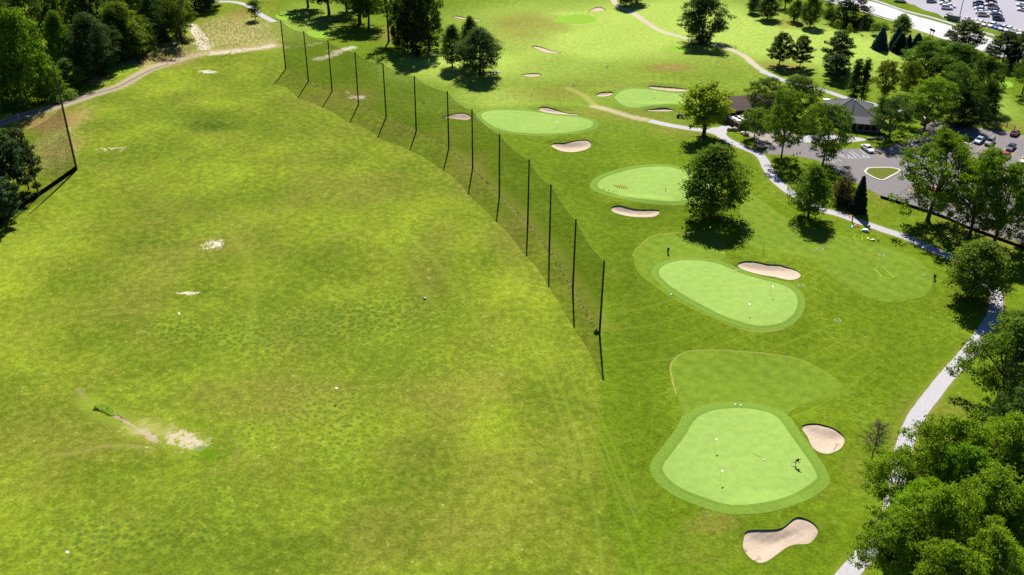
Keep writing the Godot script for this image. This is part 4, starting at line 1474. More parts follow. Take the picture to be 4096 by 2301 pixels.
		6: [[24.18, -323.58, 54.42, 47.04, 0.3], [100.37, -357.45, 42.66, 44.31, 0.25], [31.22, -384.6, 50.2, 33.63, 0.75], [0.84, -335.73, 29.75, 23.01, 0.35], [71.28, -396.07, 31.33, 29.02, 0.7], [95.9, -358.19, 23.05, 19.52, 0.75], [120.22, -351.05, 22.47, 29.31, 0.75], [-21.7, -326.99, 21.22, 15.45, 0.5], [-80.5, -379.73, 13.55, 27.08, 0.45], [22.44, -389.56, 9.28, 8.3, 0.6], [146.04, -298.16, 8.61, 18.24, 0.55], [-5.27, -296.55, 12.29, 9.43, 0.45], [38.11, -355.53, 21.51, 19.76, 0.4]],
		7: [[-131.79, -274.55, 6.92, 8.26, 0.8], [-134.96, -271.22, 7.99, 6.16, 0.6], [-122.08, -253.34, 4.32, 8.48, 0.55], [-129.67, -331.44, 14.8, 6.43, 0.55], [-107.23, -388.19, 4.63, 9.66, 0.7], [-115.22, -331.7, 8.1, 8.83, 0.5], [92.06, -329.72, 6.71, 3.52, 0.7], [52.77, -327.3, 6.66, 3.63, 0.6], [60.26, -259.36, 4.4, 2.95, 0.5], [108.2, -206.77, 10.08, 11.94, 0.35], [66.62, -178.25, 0.82, 1.23, 0.0], [73.54, -129.09, 7.77, 12.16, 0.4]],
	}
	var course := pts([-75.65, -322.24, -65.64, -308.88, -56.88, -300.77, -46.87, -288.64, -37.25, -277.44, -27.63, -267.63, -17.6, -254.69, -10.55, -240.65, -3.37, -224.73, 3.51, -208.89, 8.18, -195.32, 12.62, -179.41, 16.9, -161.94, 16.09, -146.36, 14.14, -130.39, 14.69, -111.98, 15.92, -99.54, 80.98, -100.06, 280.35, -447.85, -101.04, -432.89])
	var dirt := lin(206, 190, 172)
	var rut := lin(150, 132, 118)
	var pale := lin(244, 234, 214)
	var light := lin(168, 190, 70)
	var straw := lin(206, 200, 120)
	var dark := lin(84, 108, 22)
	var strokes := [
		[rounded(pts([-151.28, -265.19, -146.83, -270.26, -142.65, -276.94, -136.89, -284.19, -132.61, -290.99, -128.2, -297.2, -123.93, -302.71, -122.23, -311.67, -120.36, -320.68, -116.23, -328.65, -111.33, -334.98, -105.64, -339.21, -99.35, -341.58]), 4, false), 5.2, dirt, 0.85, 0.5],
		[rounded(pts([-151.28, -265.19, -146.83, -270.26, -142.65, -276.94, -136.89, -284.19, -132.61, -290.99, -128.2, -297.2, -123.93, -302.71, -121.95, -310.82, -119.9, -319.29, -115.88, -327.5]), 4, false), 1.4, rut, 0.8, 0.5],
		[pts([-111.59, -335.9, -105.9, -340.19, -99.53, -342.31, -90.6, -344.96, -84.34, -352.38]), 7.5, lin(196, 176, 130), 0.7, 0.8],
		[pts([-103.4, -338.59, -98.93, -339.93, -94.74, -342.54]), 4.0, pale, 0.75, 1.6],
		[pts([-93.51, -343.15, -88.56, -345.77, -85.35, -350.4]), 3.0, pale, 0.7, 1.8],
		[pts([-122.01, -373.11, -117.3, -363.59, -111.53, -350.69]), 2.2, pale, 0.95, 0.6],
		[pts([-120.85, -374.29, -115.54, -364.62, -109.67, -352.72]), 2.2, pale, 0.95, 0.6],
		[pts([-112.22, -350.64, -108.98, -349.05, -108.37, -342.64]), 5.0, pale, 0.8, 0.9],
		[rounded(pts([40.52, -425.33, 41.67, -409.63, 45.77, -401.76, 49.07, -388.28, 51.45, -381.94, 53.09, -376.51, 56.41, -370.21, 61.22, -364.99, 64.39, -361.62, 69.37, -358.78, 73.84, -353.65, 77.94, -346.99, 80.47, -341.94, 81.7, -331.23, 83.44, -323.95]), 4, false), 2.9, lin(228, 214, 200), 0.9, 0.35],
		[pts([24.31, -289.05, 28.29, -286.2, 33.85, -281.89, 40.52, -278.4]), 3.4, lin(226, 210, 178), 0.75, 0.7],
		[pts([17.22, -305.55, 21.96, -300.16, 24.91, -289.07]), 2.4, straw, 0.5, 0.8],
		[pts([-67.04, -334.37, -63.43, -337.24, -60.4, -344.32, -56.12, -348.56]), 3.2, pale, 0.7, 1.6],
		[pts([-8.24, -317.53, -5.04, -320.66]), 2.0, pale, 0.7, 0.8],
		# the ditch
		[pts([-76.02, -142.84, -74.29, -140.49, -72.97, -139.15]), 1.0, lin(176, 156, 112), 0.6, 1.5],
		[pts([-73.6, -139.58, -70.7, -137.22, -67.27, -135.23, -63.41, -132.85, -60.77, -130.93]), 4.2, lin(150, 172, 60), 0.7, 0.7],
		[pts([-71.16, -137.2, -69.39, -136.81, -67.01, -135.45, -64.7, -133.68]), 0.9, lin(40, 42, 22), 0.95, 0.3],
		[pts([-67.43, -135.68, -64.24, -133.33, -61.61, -131.48]), 0.7, lin(206, 184, 158), 0.85, 0.9],
		[pts([-62.02, -131.71, -58.13, -130.93, -55.13, -129.65, -49.73, -127.06]), 4.0, lin(196, 196, 116), 0.7, 1.6],
		[pts([-61.41, -131.26, -59.74, -130.18, -57.29, -128.18]), 1.2, lin(216, 196, 170), 0.75, 1.5],
		[pts([-55.13, -129.65, -52.85, -128.51, -49.54, -126.34]), 2.4, lin(236, 222, 198), 0.75, 1.8],
		[pts([-49.9, -126.04, -47.95, -124.8, -46.58, -124.48]), 3.0, lin(110, 150, 20), 0.8, 0.8],
		[rounded(pts([-47.55, -130.63, -45.06, -128.54, -43.67, -125.15, -43.35, -121.91, -44.74, -120, -47.12, -119.56]), 4, false), 0.6, lin(160, 156, 80), 0.3, 1.4],
		[pts([-73.44, -124.75, -69.25, -125.49, -65.98, -127.1, -61.45, -127.08, -57.38, -126.39]), 0.8, lin(190, 172, 120), 0.28, 1.8],
		# dry strip and weeds under the net
		[pts([-75.71, -322.24, -65.64, -308.88, -56.88, -300.77, -46.87, -288.64, -37.3, -277.44, -27.63, -267.63, -17.6, -254.69, -10.55, -240.65, -3.37, -224.73, 3.46, -208.89, 8.18, -195.32, 12.62, -179.41, 16.9, -161.94]), 0.8, lin(190, 182, 110), 0.45, 1.2],
		[pts([-16.39, -254.24, -9.42, -240.67, -2.19, -224.73, 4.66, -208.95, 9.58, -195.26, 13.86, -180.91, 17.96, -163.71]), 4.0, lin(170, 172, 80), 0.3, 1.0],
		# worn verges of the cart path
		[rounded(pts([100.53, -181.91, 99.43, -176.89, 96.42, -170.6, 92.2, -164.79, 88.22, -159.77, 83.6, -154.45, 78.55, -148.63, 74, -143.01, 69.91, -137.88, 66.69, -132.97, 64.44, -128.81, 62.38, -124.34, 60.19, -119.6, 58.4, -115.79, 56.5, -111.6, 53.19, -107.25, 48.55, -102.23, 45.26, -98.47]), 3, false), 3.5, lin(178, 168, 96), 0.55, 0.8],
		[rounded(pts([40.05, -278.4, 42.59, -276.32, 45.8, -274.37, 49.06, -273.01, 52.34, -271.88, 56.13, -270.61, 58.33, -268.26, 59.89, -263.29, 62.02, -259.33, 64.6, -256.22, 66.57, -253.56, 67.23, -249.48, 67.1, -243.92, 67.32, -237.45, 68.2, -232.43, 69.61, -227.82, 72.13, -223.17, 74.98, -218.48, 78.15, -216.15, 81.32, -212.43, 85.98, -208.61, 90.58, -204.87, 94.07, -198.93, 96.94, -194.78, 99, -189.74, 100.38, -184.63, 100.19, -180.89]), 3, false), 3.6, lin(186, 172, 110), 0.55, 0.8],
		# wheel tracks and mowing lines
		[pts([8.84, -156.47, 10.95, -146.13, 13.1, -134.73, 15, -124.31, 16.69, -114.54, 18.03, -104.07, 18.38, -99.47]), 0.3, straw, 0.12, 1.6],
		[pts([14.05, -131.99, 15.29, -128.28, 16.35, -121.52, 17.98, -115.44, 19.19, -109.65]), 0.25, straw, 0.2, 1.6],
		[pts([11.44, -156.46, 13.45, -146.24, 15.69, -133.58, 17.76, -123.35, 19.02, -113.79]), 0.4, light, 0.25, 1.4],
		[pts([5.54, -159.35, 9.35, -141.39, 11.89, -125.33, 12.9, -111.91, 13.18, -99.58]), 0.6, light, 0.22, 1.4],
		[pts([1.79, -167.68, 6.04, -148.51, 8.99, -132.6, 10.23, -117.8]), 0.6, light, 0.22, 1.4],
		[pts([-3.4, -194.02, 3.41, -173.77, 7.72, -156.49]), 1.0, light, 0.15, 0.9],
		[pts([-67.59, -208.93, -58.32, -193.18, -51.9, -172.75, -50.13, -158.34]), 2.0, light, 0.16, 0.7],
		[pts([-26.71, -208.17, -18.13, -192.5, -10.44, -177.04, -4.28, -159.55]), 1.4, light, 0.2, 0.7],
		[pts([-29.42, -199.96, -20.84, -183.99, -13.15, -168.12]), 1.4, light, 0.18, 0.7],
	]
	for e in [[29.09, -149.03, 29.21, -151, 30.03, -153.27, 31.56, -155.28, 33.81, -156.45, 37.55, -156.59, 42.69, -156.22, 48.17, -155.64, 52.08, -154.83, 55.29, -152.91], [29.05, -142.21, 28.93, -145.78, 29.09, -149.03, 29.45, -151.67, 30.49, -153.94], [26.72, -194.27, 27.87, -197.73, 30.82, -202.59, 34.17, -205.43, 40.7, -206.35, 46.84, -206.43], [32.56, -175.4, 36, -171.36, 40.06, -167.21, 43.39, -164.22, 46.96, -162.79, 51.33, -163.46, 55, -165.9]]:
		strokes.append([rounded(pts(e), 4, false), 0.5, straw, 0.6, 0.7])
	for k in 17:   # curved passes of the mower across the rough right of the net
		var f := k / 16.0
		strokes.append([rounded(pts([lerpf(12, 34, f), lerpf(-171, -128, f), lerpf(24, 45, f), lerpf(-174, -131, f), lerpf(38, 58, f), lerpf(-180, -140, f), lerpf(56, 70, f), lerpf(-186, -152, f)]), 4, false), 0.45, light if k % 2 else dark, 0.2, 1.2])
	for k in 7:
		var f := k / 6.0
		strokes.append([rounded(pts([lerpf(20, 16, f), lerpf(-196, -240, f), lerpf(30, 34, f), lerpf(-200, -244, f), lerpf(44, 56, f), lerpf(-202, -252, f)]), 4, false), 0.7, light if k % 2 else dark, 0.13, 0.8])
	var near_rect := Rect2(NEAR_X0, SPLIT_Z, NEAR_X1 - NEAR_X0, GZ + NZ * GS - SPLIT_Z)
	var far_rect := Rect2(GX, GZ, NX * GS, SPLIT_Z - GZ)
	build_ground(paint(near_rect, 2048, 890, blobs, course, strokes), paint(far_rect, 2048, 1130, blobs, course, strokes))

	# ---- turf of the greens
	lanes("green turf", seen(170, 207, 104), 0.12, 14.0, 3.0)
	var apron := lanes("apron turf", seen(130, 160, 48), 0.26, 16.0, -3.0)
	sheet("fairway_apron", rounded(pts([29.09, -149.03, 29.21, -151, 30.03, -153.27, 31.56, -155.28, 33.81, -156.45, 37.55, -156.59, 42.69, -156.22, 48.17, -155.64, 52.08, -154.83, 55.29, -152.91, 57.5, -150.25, 58.83, -147.3, 59.03, -145.21, 58.39, -143.67, 56.81, -142.51, 53.75, -141.41, 50.61, -139.94, 48.04, -137.94, 46.69, -135.77, 46.7, -133.87, 44.2, -130.29, 36.63, -128.24, 29.61, -128.98, 28.61, -132.99, 28.98, -137.47, 29.02, -142.47]), 3), 0.014, apron)
	sheet("fairway_apron", rounded(pts([26.72, -194.27, 27.87, -197.73, 30.82, -202.59, 34.17, -205.43, 40.7, -206.35, 46.84, -206.43, 48.94, -202.89, 46.87, -194.24, 47.28, -189.3, 49.95, -185.48, 56.02, -182.55, 59.02, -181.15, 59.91, -178, 59.19, -174.06, 57.58, -169.78, 55.06, -166.18, 51.39, -163.71, 46.98, -162.92, 43.39, -164.22, 39.34, -167.55, 35.28, -171.82, 31.81, -175.88, 29.15, -180.87, 27.15, -185.2, 26.55, -189.17]), 3), 0.014, apron, [bunkers[2]])
	sheet("fairway_apron", rounded(pts([57.87, -228.48, 62.04, -220.83, 63.96, -215.23, 68.62, -209.26, 73.62, -204.95, 77.55, -203.36, 80.45, -201.77, 84.53, -200.31, 87.64, -196.3, 89.08, -191.07, 89.3, -186.44, 88.31, -182.51, 86.42, -179.27, 84.37, -177.13, 80.61, -175.55, 76.45, -175.13, 73.06, -177.26, 69.92, -181.21, 67.66, -185.31, 66.45, -190.41, 63.72, -193.48, 59.16, -196.27, 54.3, -198.14, 52.4, -202.98, 54.19, -215.22]), 3), 0.014, apron)
	green("putting_green", rounded(pts([34.98, -137.54, 37.84, -138.21, 40.62, -138.4, 43.52, -137.58, 45.33, -135.71, 46.03, -131.92, 46.99, -127.17, 47.79, -123.31, 48, -121.04, 47.33, -119.63, 44.02, -116.9, 40.59, -114.69, 36.74, -113.49, 33.24, -113.61, 29.99, -115.36, 26.7, -117.56, 24.85, -119.74, 24.05, -121.79, 24.4, -123.4, 26.33, -126.37, 29.11, -130.96, 30.45, -133.73, 32.35, -136.01]), 3), 2.0, [bunkers[1]])
	green("putting_green", rounded(pts([31.15, -185.03, 32.15, -188.33, 34.58, -190.48, 37.7, -191.3, 41.53, -190.93, 44.77, -189.67, 46.95, -187.52, 49.1, -185.47, 52.02, -183.31, 54.94, -181.5, 57.04, -179.83, 58.09, -177.3, 57.83, -173.87, 56.35, -170.03, 54.06, -166.99, 51.3, -165.12, 47.68, -164.5, 45.18, -165.54, 41.77, -168.11, 38.49, -172.05, 35.11, -176.3, 32.41, -180.59]), 3), 1.5, [bunkers[2]])
	green("putting_green", rounded(pts([21.15, -229.59, 21.84, -232.41, 24.07, -235.34, 27.87, -238.1, 31.95, -240.44, 35.94, -241.5, 40.08, -241.52, 43.6, -239.36, 47.9, -237.05, 50.52, -234.2, 49.93, -229.41, 47.03, -225.08, 42.65, -222.1, 35.84, -220.02, 32.26, -220.36, 28.77, -221.51, 25.46, -224.7, 22.47, -227.22]), 3), 1.9)
	green("putting_green", rounded(pts([-9.63, -279.63, -8.79, -283, -6.22, -284.49, -0.53, -284.12, 5.61, -283.2, 12.59, -280.15, 18.32, -277.98, 21.7, -276.22, 22.97, -274.32, 22.55, -271.43, 20.13, -268.88, 16.64, -266.89, 10.98, -265.51, 5.39, -265.77, -0.22, -267.34, -4.78, -270.18, -7.73, -274.29]), 3), 1.6, [bunkers[5]])
	green("putting_green", rounded(pts([30.9, -295.55, 31.73, -298.19, 33.59, -301.79, 36.26, -303.77, 39.4, -303.94, 43.04, -302.97, 47.47, -301.37, 52.05, -300.32, 53.7, -298.88, 53.64, -295.18, 52.02, -292.38, 49.14, -290.89, 45.12, -289.79, 42.01, -288.81, 37.76, -288.02, 34.79, -288.25, 32.58, -290.42]), 3), 1.6, [bunkers[8], bunkers[7]])
	var tee := grain("tee turf", seen(158, 206, 62), 0.15, 10.0)
	for e in [[-93.37, -389.86, -90.73, -394.48, -85.28, -390.61, -83.39, -386.31, -85.15, -381.93, -89.88, -382.75], [-76.74, -365.21, -74.43, -368.73, -70.09, -369.17, -66.69, -364.43, -67.87, -360, -72.95, -360.16], [14.65, -387.11, 19.49, -392.72, 27.4, -394.92, 31.52, -390.93, 29.86, -384.26, 23.62, -381.9, 16.81, -383.04], [54.2, -350.24, 57, -353.16, 60.66, -351.93, 61.49, -347.97, 59.41, -345.17, 56.07, -346.24], [-135.21, -318.37, -132.47, -323.57, -127.2, -325.5, -124.62, -323.65, -127.03, -319.13, -131.88, -316.28], [154.84, -314.2, 159.18, -317.17, 161.67, -315.38, 160.36, -311.41, 155.97, -309.52, 154.03, -311]]:
		sheet("tee_ground", rounded(pts(e), 4), 0.014, tee)

	# ---- paths, roads, car parks
	var concrete := grain("path concrete", seen(213, 213, 221), 0.16, 9.0, 0.85)
	var tarmac := grain("tarmac", seen(154, 150, 153), 0.24, 9.0, 0.9)
	var lot := grain("far tarmac", seen(198, 197, 212), 0.10, 14.0, 0.9)
	var roadway := grain("road concrete", seen(240, 240, 248), 0.06, 20.0, 0.85)
	var kerb := grain("kerb concrete", seen(238, 236, 232), 0.08, 4.0, 0.85)
	sheet("cart_path", ribbon(rounded(pts([100.53, -181.91, 99.43, -176.89, 96.42, -170.6, 92.2, -164.79, 88.22, -159.77, 83.6, -154.45, 78.55, -148.63, 74, -143.01, 69.91, -137.88, 66.69, -132.97, 64.44, -128.81, 62.38, -124.34, 60.19, -119.6, 58.4, -115.79, 56.5, -111.6, 53.19, -107.25, 48.55, -102.23, 45.26, -98.47]), 5, false), 2.7, 0.04), 0.016, concrete)
	sheet("cart_path", ribbon(rounded(pts([40.05, -278.4, 42.59, -276.32, 45.8, -274.37, 49.06, -273.01, 52.34, -271.88, 56.13, -270.61, 58.33, -268.26, 59.89, -263.29, 62.02, -259.33, 64.6, -256.22, 66.57, -253.56, 67.23, -249.48, 67.1, -243.92, 67.32, -237.45, 68.2, -232.43, 69.61, -227.82, 72.13, -223.17, 74.98, -218.48, 78.15, -216.15, 81.32, -212.43, 85.98, -208.61, 90.58, -204.87, 94.07, -198.93, 96.94, -194.78, 99, -189.74, 100.38, -184.63, 100.19, -180.89]), 5, false), 2.7, 0.05), 0.016, concrete)
	sheet("cart_path", rounded(pts([56.33, -272.5, 59.05, -273.72, 61.84, -275.2, 62.99, -272.77, 61.18, -270.3, 60.2, -266.79, 60.49, -262.94, 58.49, -266.63]), 2), 0.024, concrete)
	sheet("cart_path", ribbon(rounded(pts([-122.87, -409.5, -118.96, -409.98, -114.5, -409.59, -109.5, -405.69, -103.8, -398.33, -99.44, -391.34, -95.91, -385.87, -91.59, -379.98]), 5, false), 2.6, 0.05), 0.016, concrete)
	sheet("cart_path", ribbon(rounded(pts([82.4, -324.69, 84.65, -321.61, 86.9, -317.53, 92.45, -312.14, 97.77, -306.24, 101.87, -301.37, 107.73, -295.96, 114.3, -290.55, 119.05, -286.65]), 5, false), 2.6, 0.05), 0.016, concrete)
	sheet("road", pts([125.67, -458.57, 134.18, -435.16, 146.63, -422.65, 154.76, -408.84, 159.83, -394.89, 166.4, -385.93, 177.28, -367.16, 188.03, -345.92, 199.92, -325.54, 190.68, -307.42, 179.8, -327.88, 167.09, -350.68, 158.41, -365.49, 155.23, -371.81, 150.49, -379.44, 146.98, -390.82, 137.31, -406.77, 129.56, -418.07, 119.31, -439.21]), 0.016, roadway)
	strips("lane_line", [[135.93, -418.98, 144.2, -405.16, 151.7, -392.93, 158.47, -378.02, 166.66, -362.7, 176.24, -344.6], [134.28, -425.05, 146.41, -410.25, 155.37, -389.25, 165.26, -374.36, 174.14, -359.56]], 0.25, 0.022, mat("lane paint", seen(190, 186, 170), 0.8))
	sheet("sidewalk", ribbon(pts([144.92, -432.73, 155.49, -411.07, 161.49, -399.57, 168.91, -387.67, 174.35, -378.46, 180.41, -370.41, 190.7, -351.72]), 2.0), 0.04, concrete)
	sheet("car_park", rounded(pts([163.53, -443.24, 162.62, -420.18, 164.9, -416.66, 165.64, -407.69, 169.11, -400.98, 169.04, -395.17, 173.67, -388.39, 181.36, -380.76, 191.86, -366.96, 208.87, -342.84, 274.66, -470.68, 200.77, -468.34]), 2), 0.016, lot)
	sheet("car_park", pts([67.39, -255.45, 72.49, -259.82, 78.74, -262.91, 82.72, -261.11, 85.28, -256.26, 95.04, -257.91, 102.65, -259.05, 113.61, -267.31, 120.85, -278.27, 120.89, -283.04, 129.77, -275.63, 141.88, -272.12, 147.55, -267.72, 144.48, -246.57, 120.17, -194.65, 115.98, -201.76, 106.52, -210.87, 100.35, -219.61, 91.17, -226.81, 89, -231.71, 87.07, -235.35, 84.91, -240.38, 83.66, -246.15, 80.86, -249.6, 75.37, -253.3, 69.55, -253.8]), 0.016, tarmac)
	sheet("road", pts([79.09, -115.54, 76.89, -112.96, 73.41, -109.23, 70.15, -104.87, 66.7, -99.22, 77.75, -99.01, 85.64, -115.43]), 0.016, tarmac)
	var kerb_turf := grain("kerb turf", seen(122, 136, 50), 0.5, 3.0)
	for e in [[91.65, -241.36, 92.6, -243.31, 94.17, -244.52, 99.56, -244.27, 101.42, -242.05, 97.9, -238.38, 94.77, -235.75, 93.51, -236.59, 92.37, -238.66], [124.3, -264.77, 126.1, -266.56, 128.06, -267.26, 130.18, -266.88, 130.61, -265.81, 127.74, -262.03, 125.51, -263.2]]:
		var outer := rounded(pts(e), 4)
		var inner := grown(outer, -0.55)
		var b := Buf.new()
		for k in outer.size():
			var p := outer[k]
			var q := outer[(k + 1) % outer.size()]
			var pi := Geometry2D.get_closest_point_to_segment(p, p, p)
			b.fquad(on(p), on(q), on(q, 0.14), on(p, 0.14), Vector3(p.x - (outer[0].x + outer[outer.size() / 2].x) * 0.5, 0, p.y - (outer[0].y + outer[outer.size() / 2].y) * 0.5))
		struct("kerb", b.mesh(kerb))
		sheet("kerb", outer, 0.14, kerb)
		sheet("kerb_island_grass", inner, 0.16, kerb_turf)
	var yellow := mat("yellow paint", seen(236, 206, 120), 0.8)
	var white_paint := mat("white paint", seen(226, 238, 250), 0.8)
	var blue_paint := mat("blue paint", seen(90, 150, 200), 0.8)
	var stall := pts([127.53, -257.55, 131.77, -262.69])
	var away_ := (stall[1] - stall[0]).normalized()
	var spine := pts([129.82, -260.26, 133.71, -257.01, 138.21, -252.56])
	var along := (spine[2] - spine[0]).normalized()
	for k in range(-6, 9):
		var c := spine[0] + along * (2.75 * k)
		strips("parking_line", [[c.x - away_.x * 5.2, c.y - away_.y * 5.2, c.x + away_.x * 5.2, c.y + away_.y * 5.2]], 0.14, 0.024, yellow)
	strips("parking_line", [[spine[0].x - along.x * 16, spine[0].y - along.y * 16, spine[0].x + along.x * 24, spine[0].y + along.y * 24]], 0.14, 0.026, yellow)
	var back := pts([131.88, -273.92, 139.97, -268.01])
	var bal := (back[1] - back[0]).normalized()
	for k in 13:
		var c := back[0] + bal * (2.75 * k)
		strips("parking_line", [[c.x, c.y, c.x + away_.x * 5.2, c.y + away_.y * 5.2]], 0.14, 0.024, yellow)
	var lower := pts([99.35, -230.31, 102.92, -227.55, 108.18, -223.11, 114.72, -215.46, 119.52, -209.89])
	var lal := (lower[4] - lower[0]).normalized()
	for k in 14:
		var c := lower[0] + lal * (2.75 * k)
		strips("parking_line", [[c.x, c.y, c.x + away_.x * 5.0, c.y + away_.y * 5.0]], 0.14, 0.024, yellow)
	strips("parking_line", [[99.35, -230.31, 102.92, -227.55, 108.18, -223.11, 114.72, -215.46], [99.38, -230.98, 101.92, -228.12], [100.26, -229.72, 102.74, -231.08], [100.45, -229.08, 103.1, -230.67], [100.84, -228.46, 103.79, -231.18]], 0.14, 0.026, yellow)
	strips("parking_line", [[98.66, -255.33, 99.35, -251.94], [99.24, -256.23, 100.62, -258.19], [99.06, -254.61, 101.73, -258.23], [99.06, -253.58, 102.38, -257.52], [99.23, -252.41, 102.97, -256], [99.89, -251.81, 103, -254.77]], 0.13, 0.024, yellow)
	strips("disabled_bay_line", [[95.12, -257.21, 96.37, -251.51], [92.44, -250.92, 93.93, -251.24], [91.78, -255.38, 92.44, -250.92], [92.62, -256.01, 93.93, -251.24], [92, -253.48, 93.24, -254.4], [92.25, -252.13, 93.6, -253.04], [86.6, -255.12, 89.78, -250.62], [87.63, -255.7, 89.62, -251.95], [87.02, -254.28, 88.09, -255.02], [87.59, -253.2, 88.7, -254.07], [88.24, -252.41, 89.27, -253.01], [83.65, -250.11, 87.12, -249.15], [86.63, -251.26, 87.84, -248.66], [84.55, -251.48, 85.61, -247.51]], 0.16, 0.024, white_paint)
	strips("disabled_bay_line", [[85.96, -255.96, 86.73, -254], [85.04, -250.13, 86.47, -249.12], [91.16, -255.89, 91.97, -252.66], [83.69, -252.31, 84.25, -249.58]], 0.16, 0.027, blue_paint)
	for c in [Vector2(95.09, -252.08), Vector2(90.89, -251.5)]:   # wheelchair signs on the disabled bays
		var ring := []
		for k in 9:
			var a := -0.4 + k * 0.6
			ring.append_array([c.x + cos(a) * 0.62, c.y + sin(a) * 0.62 + 0.25])
		strips("wheelchair_sign", [ring, [c.x - 0.1, c.y - 1.1, c.x, c.y, c.x + 0.65, c.y + 0.1, c.x + 0.95, c.y + 0.75], [c.x - 0.05, c.y - 0.55, c.x + 0.5, c.y - 0.5]], 0.17, 0.024, white_paint)
		sheet("wheelchair_sign", PackedVector2Array([Vector2(c.x - 0.35, c.y - 1.5), Vector2(c.x + 0.05, c.y - 1.5), Vector2(c.x + 0.05, c.y - 1.12), Vector2(c.x - 0.35, c.y - 1.12)]), 0.024, white_paint)
	sheet("gravel_strip", ribbon(rounded(pts([90.92, -226.01, 94.75, -223.25, 100.12, -218.97, 103.6, -214.94, 106.28, -210.25, 110.67, -205.52, 116.21, -199.43]), 4, false), 1.1, 0.3), 0.02, grain("gravel", seen(206, 196, 180), 0.55, 1.6, 0.95, 0.06))
	sheet("pavement", rounded(pts([77.88, -264.01, 84.42, -267.81, 91.37, -268.48, 96.54, -266.82, 99.3, -264.71, 95.37, -262.83, 87.25, -261.58, 80.82, -262.35]), 3), 0.02, concrete)
	sheet("pavement", rounded(pts([66.72, -269.77, 73.17, -273.41, 78.79, -270.35, 80.28, -264.69, 77.22, -261.16, 71.25, -259.2, 67.66, -257.82, 67.09, -263.19]), 3), 0.014, grain("worn paving", seen(196, 186, 178), 0.3, 6.0))

	for k in sand_traps.size():
		bunker(bunkers[k], sand_traps[k][0])
	fence_and_nets()
	plant_trees()
	buildings()
	vehicles()
	small_things()
	for k in trees:
		trees[k].free()
	for s in car_shapes:
		s.free()


func fence_and_nets() -> void:
	var wood := grain("pole wood", Color(0.055, 0.042, 0.034).linear_to_srgb(), 0.4, 1.2)
	var steel := mat("cable", Color(0.03, 0.03, 0.03), 0.6)
	var netting := mat("netting", Color(0.01, 0.012, 0.01, 0.32), 1.0, 0.0, 0.0)
	netting.transparency = BaseMaterial3D.TRANSPARENCY_ALPHA
	var bases := pts([-75.7, -322.53, -65.74, -309.27, -56.94, -301.29, -46.96, -289, -37.29, -277.78, -27.67, -268.05, -17.62, -254.97, -10.56, -240.92, -3.34, -224.99, 3.51, -208.99, 8.17, -195.57, 12.62, -179.52, 16.93, -162.1])
	var where := ["farthest net pole, at the top of the row", "second pole from the far end of the net", "third pole from the far end of the net", "net pole beside the bare sandy patch", "fifth pole from the far end of the net", "net pole midway along the far half of the row", "net pole in front of the teardrop bunker", "net pole at the left end of the oval green", "net pole where the row starts to steepen", "fourth pole from the near end of the net", "third pole from the near end of the net", "second pole from the near end of the net", "nearest net pole, at the end of the row"]
	var o: Node3D
	for k in 13:
		var r: Node3D
		if k == 0:
			o = thing("net_pole", "tall dark wooden " + where[0], "pole", on(bases[k]), 0.0, "tall wooden poles carrying the safety net")
			var b := Buf.new()
			b.tube(Vector3(0, -0.3, 0), Vector3(0, 16.1, 0), 0.21, 0.16, 10)
			part("shaft", b.mesh(wood), o)
			b = Buf.new()
			b.tube(Vector3(0, 16.1, 0), Vector3(0, 16.22, 0), 0.18, 0.1, 10)
			part("cap", b.mesh(steel), o)
			for y in [15.7, 11.6, 7.8, 3.9, 0.5]:
				b = Buf.new()
				b.tube(Vector3(-0.28, y, 0.05), Vector3(0.28, y, 0.05), 0.045, 0.045, 6)
				part("bracket", b.mesh(steel), o)
		else:
			r = copy(o, "tall dark wooden " + where[k], on(bases[k]), k * 0.7)
			r.rotation.z = 0.006 * sin(k * 2.7)
	for k in 12:
		net_panel(bases[k], bases[k + 1], 15.9, netting, steel, "dark see-through net, left end on the " + where[k].replace("net ", ""), "net panels between the tall poles", 0.9)
	# the taller range fence at the left edge
	var tall := Vector2(-112.78, -238.21)
	var low := Vector2(-115.83, -222.01)
	var off := Vector2(-119.8, -197.94)
	for e in [[tall, 29.33, "very tall dark leaning pole at the left end of the range", 0.29], [low, 17.37, "lower dark pole before the pines at the left edge", 0.2]]:
		var p := thing("fence_pole", e[2], "pole", on(e[0]), 0.0, "poles of the left range fence")
		var b := Buf.new()
		var h: float = e[1]
		b.tube(Vector3(0, -0.3, 0), Vector3(0, h * 0.6, 0), e[3], e[3] * 0.8, 10, Color.WHITE, false)
		b.tube(Vector3(0, h * 0.6, 0), Vector3(0, h, 0), e[3] * 0.8, e[3] * 0.42, 10)
		part("shaft", b.mesh(grain("weathered wood", Color(0.10, 0.085, 0.075).linear_to_srgb(), 0.4, 1.2)), p)
		for y in [0.35, 0.62, 0.9]:
			b = Buf.new()
			b.bx(Vector3(0, h * y, 0.1), Vector3(0.5, 0.16, 0.12))
			part("bracket", b.mesh(steel), p)
	net_panel(tall, low, 17.0, netting, steel, "dark see-through net between the two poles at the left edge", "net panels of the left range fence", 1.0)
	net_panel(low, off, 17.0, netting, steel, "dark see-through net leaving the frame at the left edge", "net panels of the left range fence", 1.0)
	var screen := Buf.new()
	for e in [[tall, low], [low, off]]:
		for s in 8:
			var p: Vector2 = (e[0] as Vector2).lerp(e[1], s / 8.0)
			var q: Vector2 = (e[0] as Vector2).lerp(e[1], (s + 1) / 8.0)
			wall(screen, p, q, ground(p.x, p.y) - 0.1, ground(p.x, p.y) + 1.1, 0.04)
	tag(part("wind_screen", screen.mesh(mat("screen cloth", Color(0.02, 0.025, 0.02), 0.95)), self), "low dark cloth screen along the foot of the left range fence", "fence")


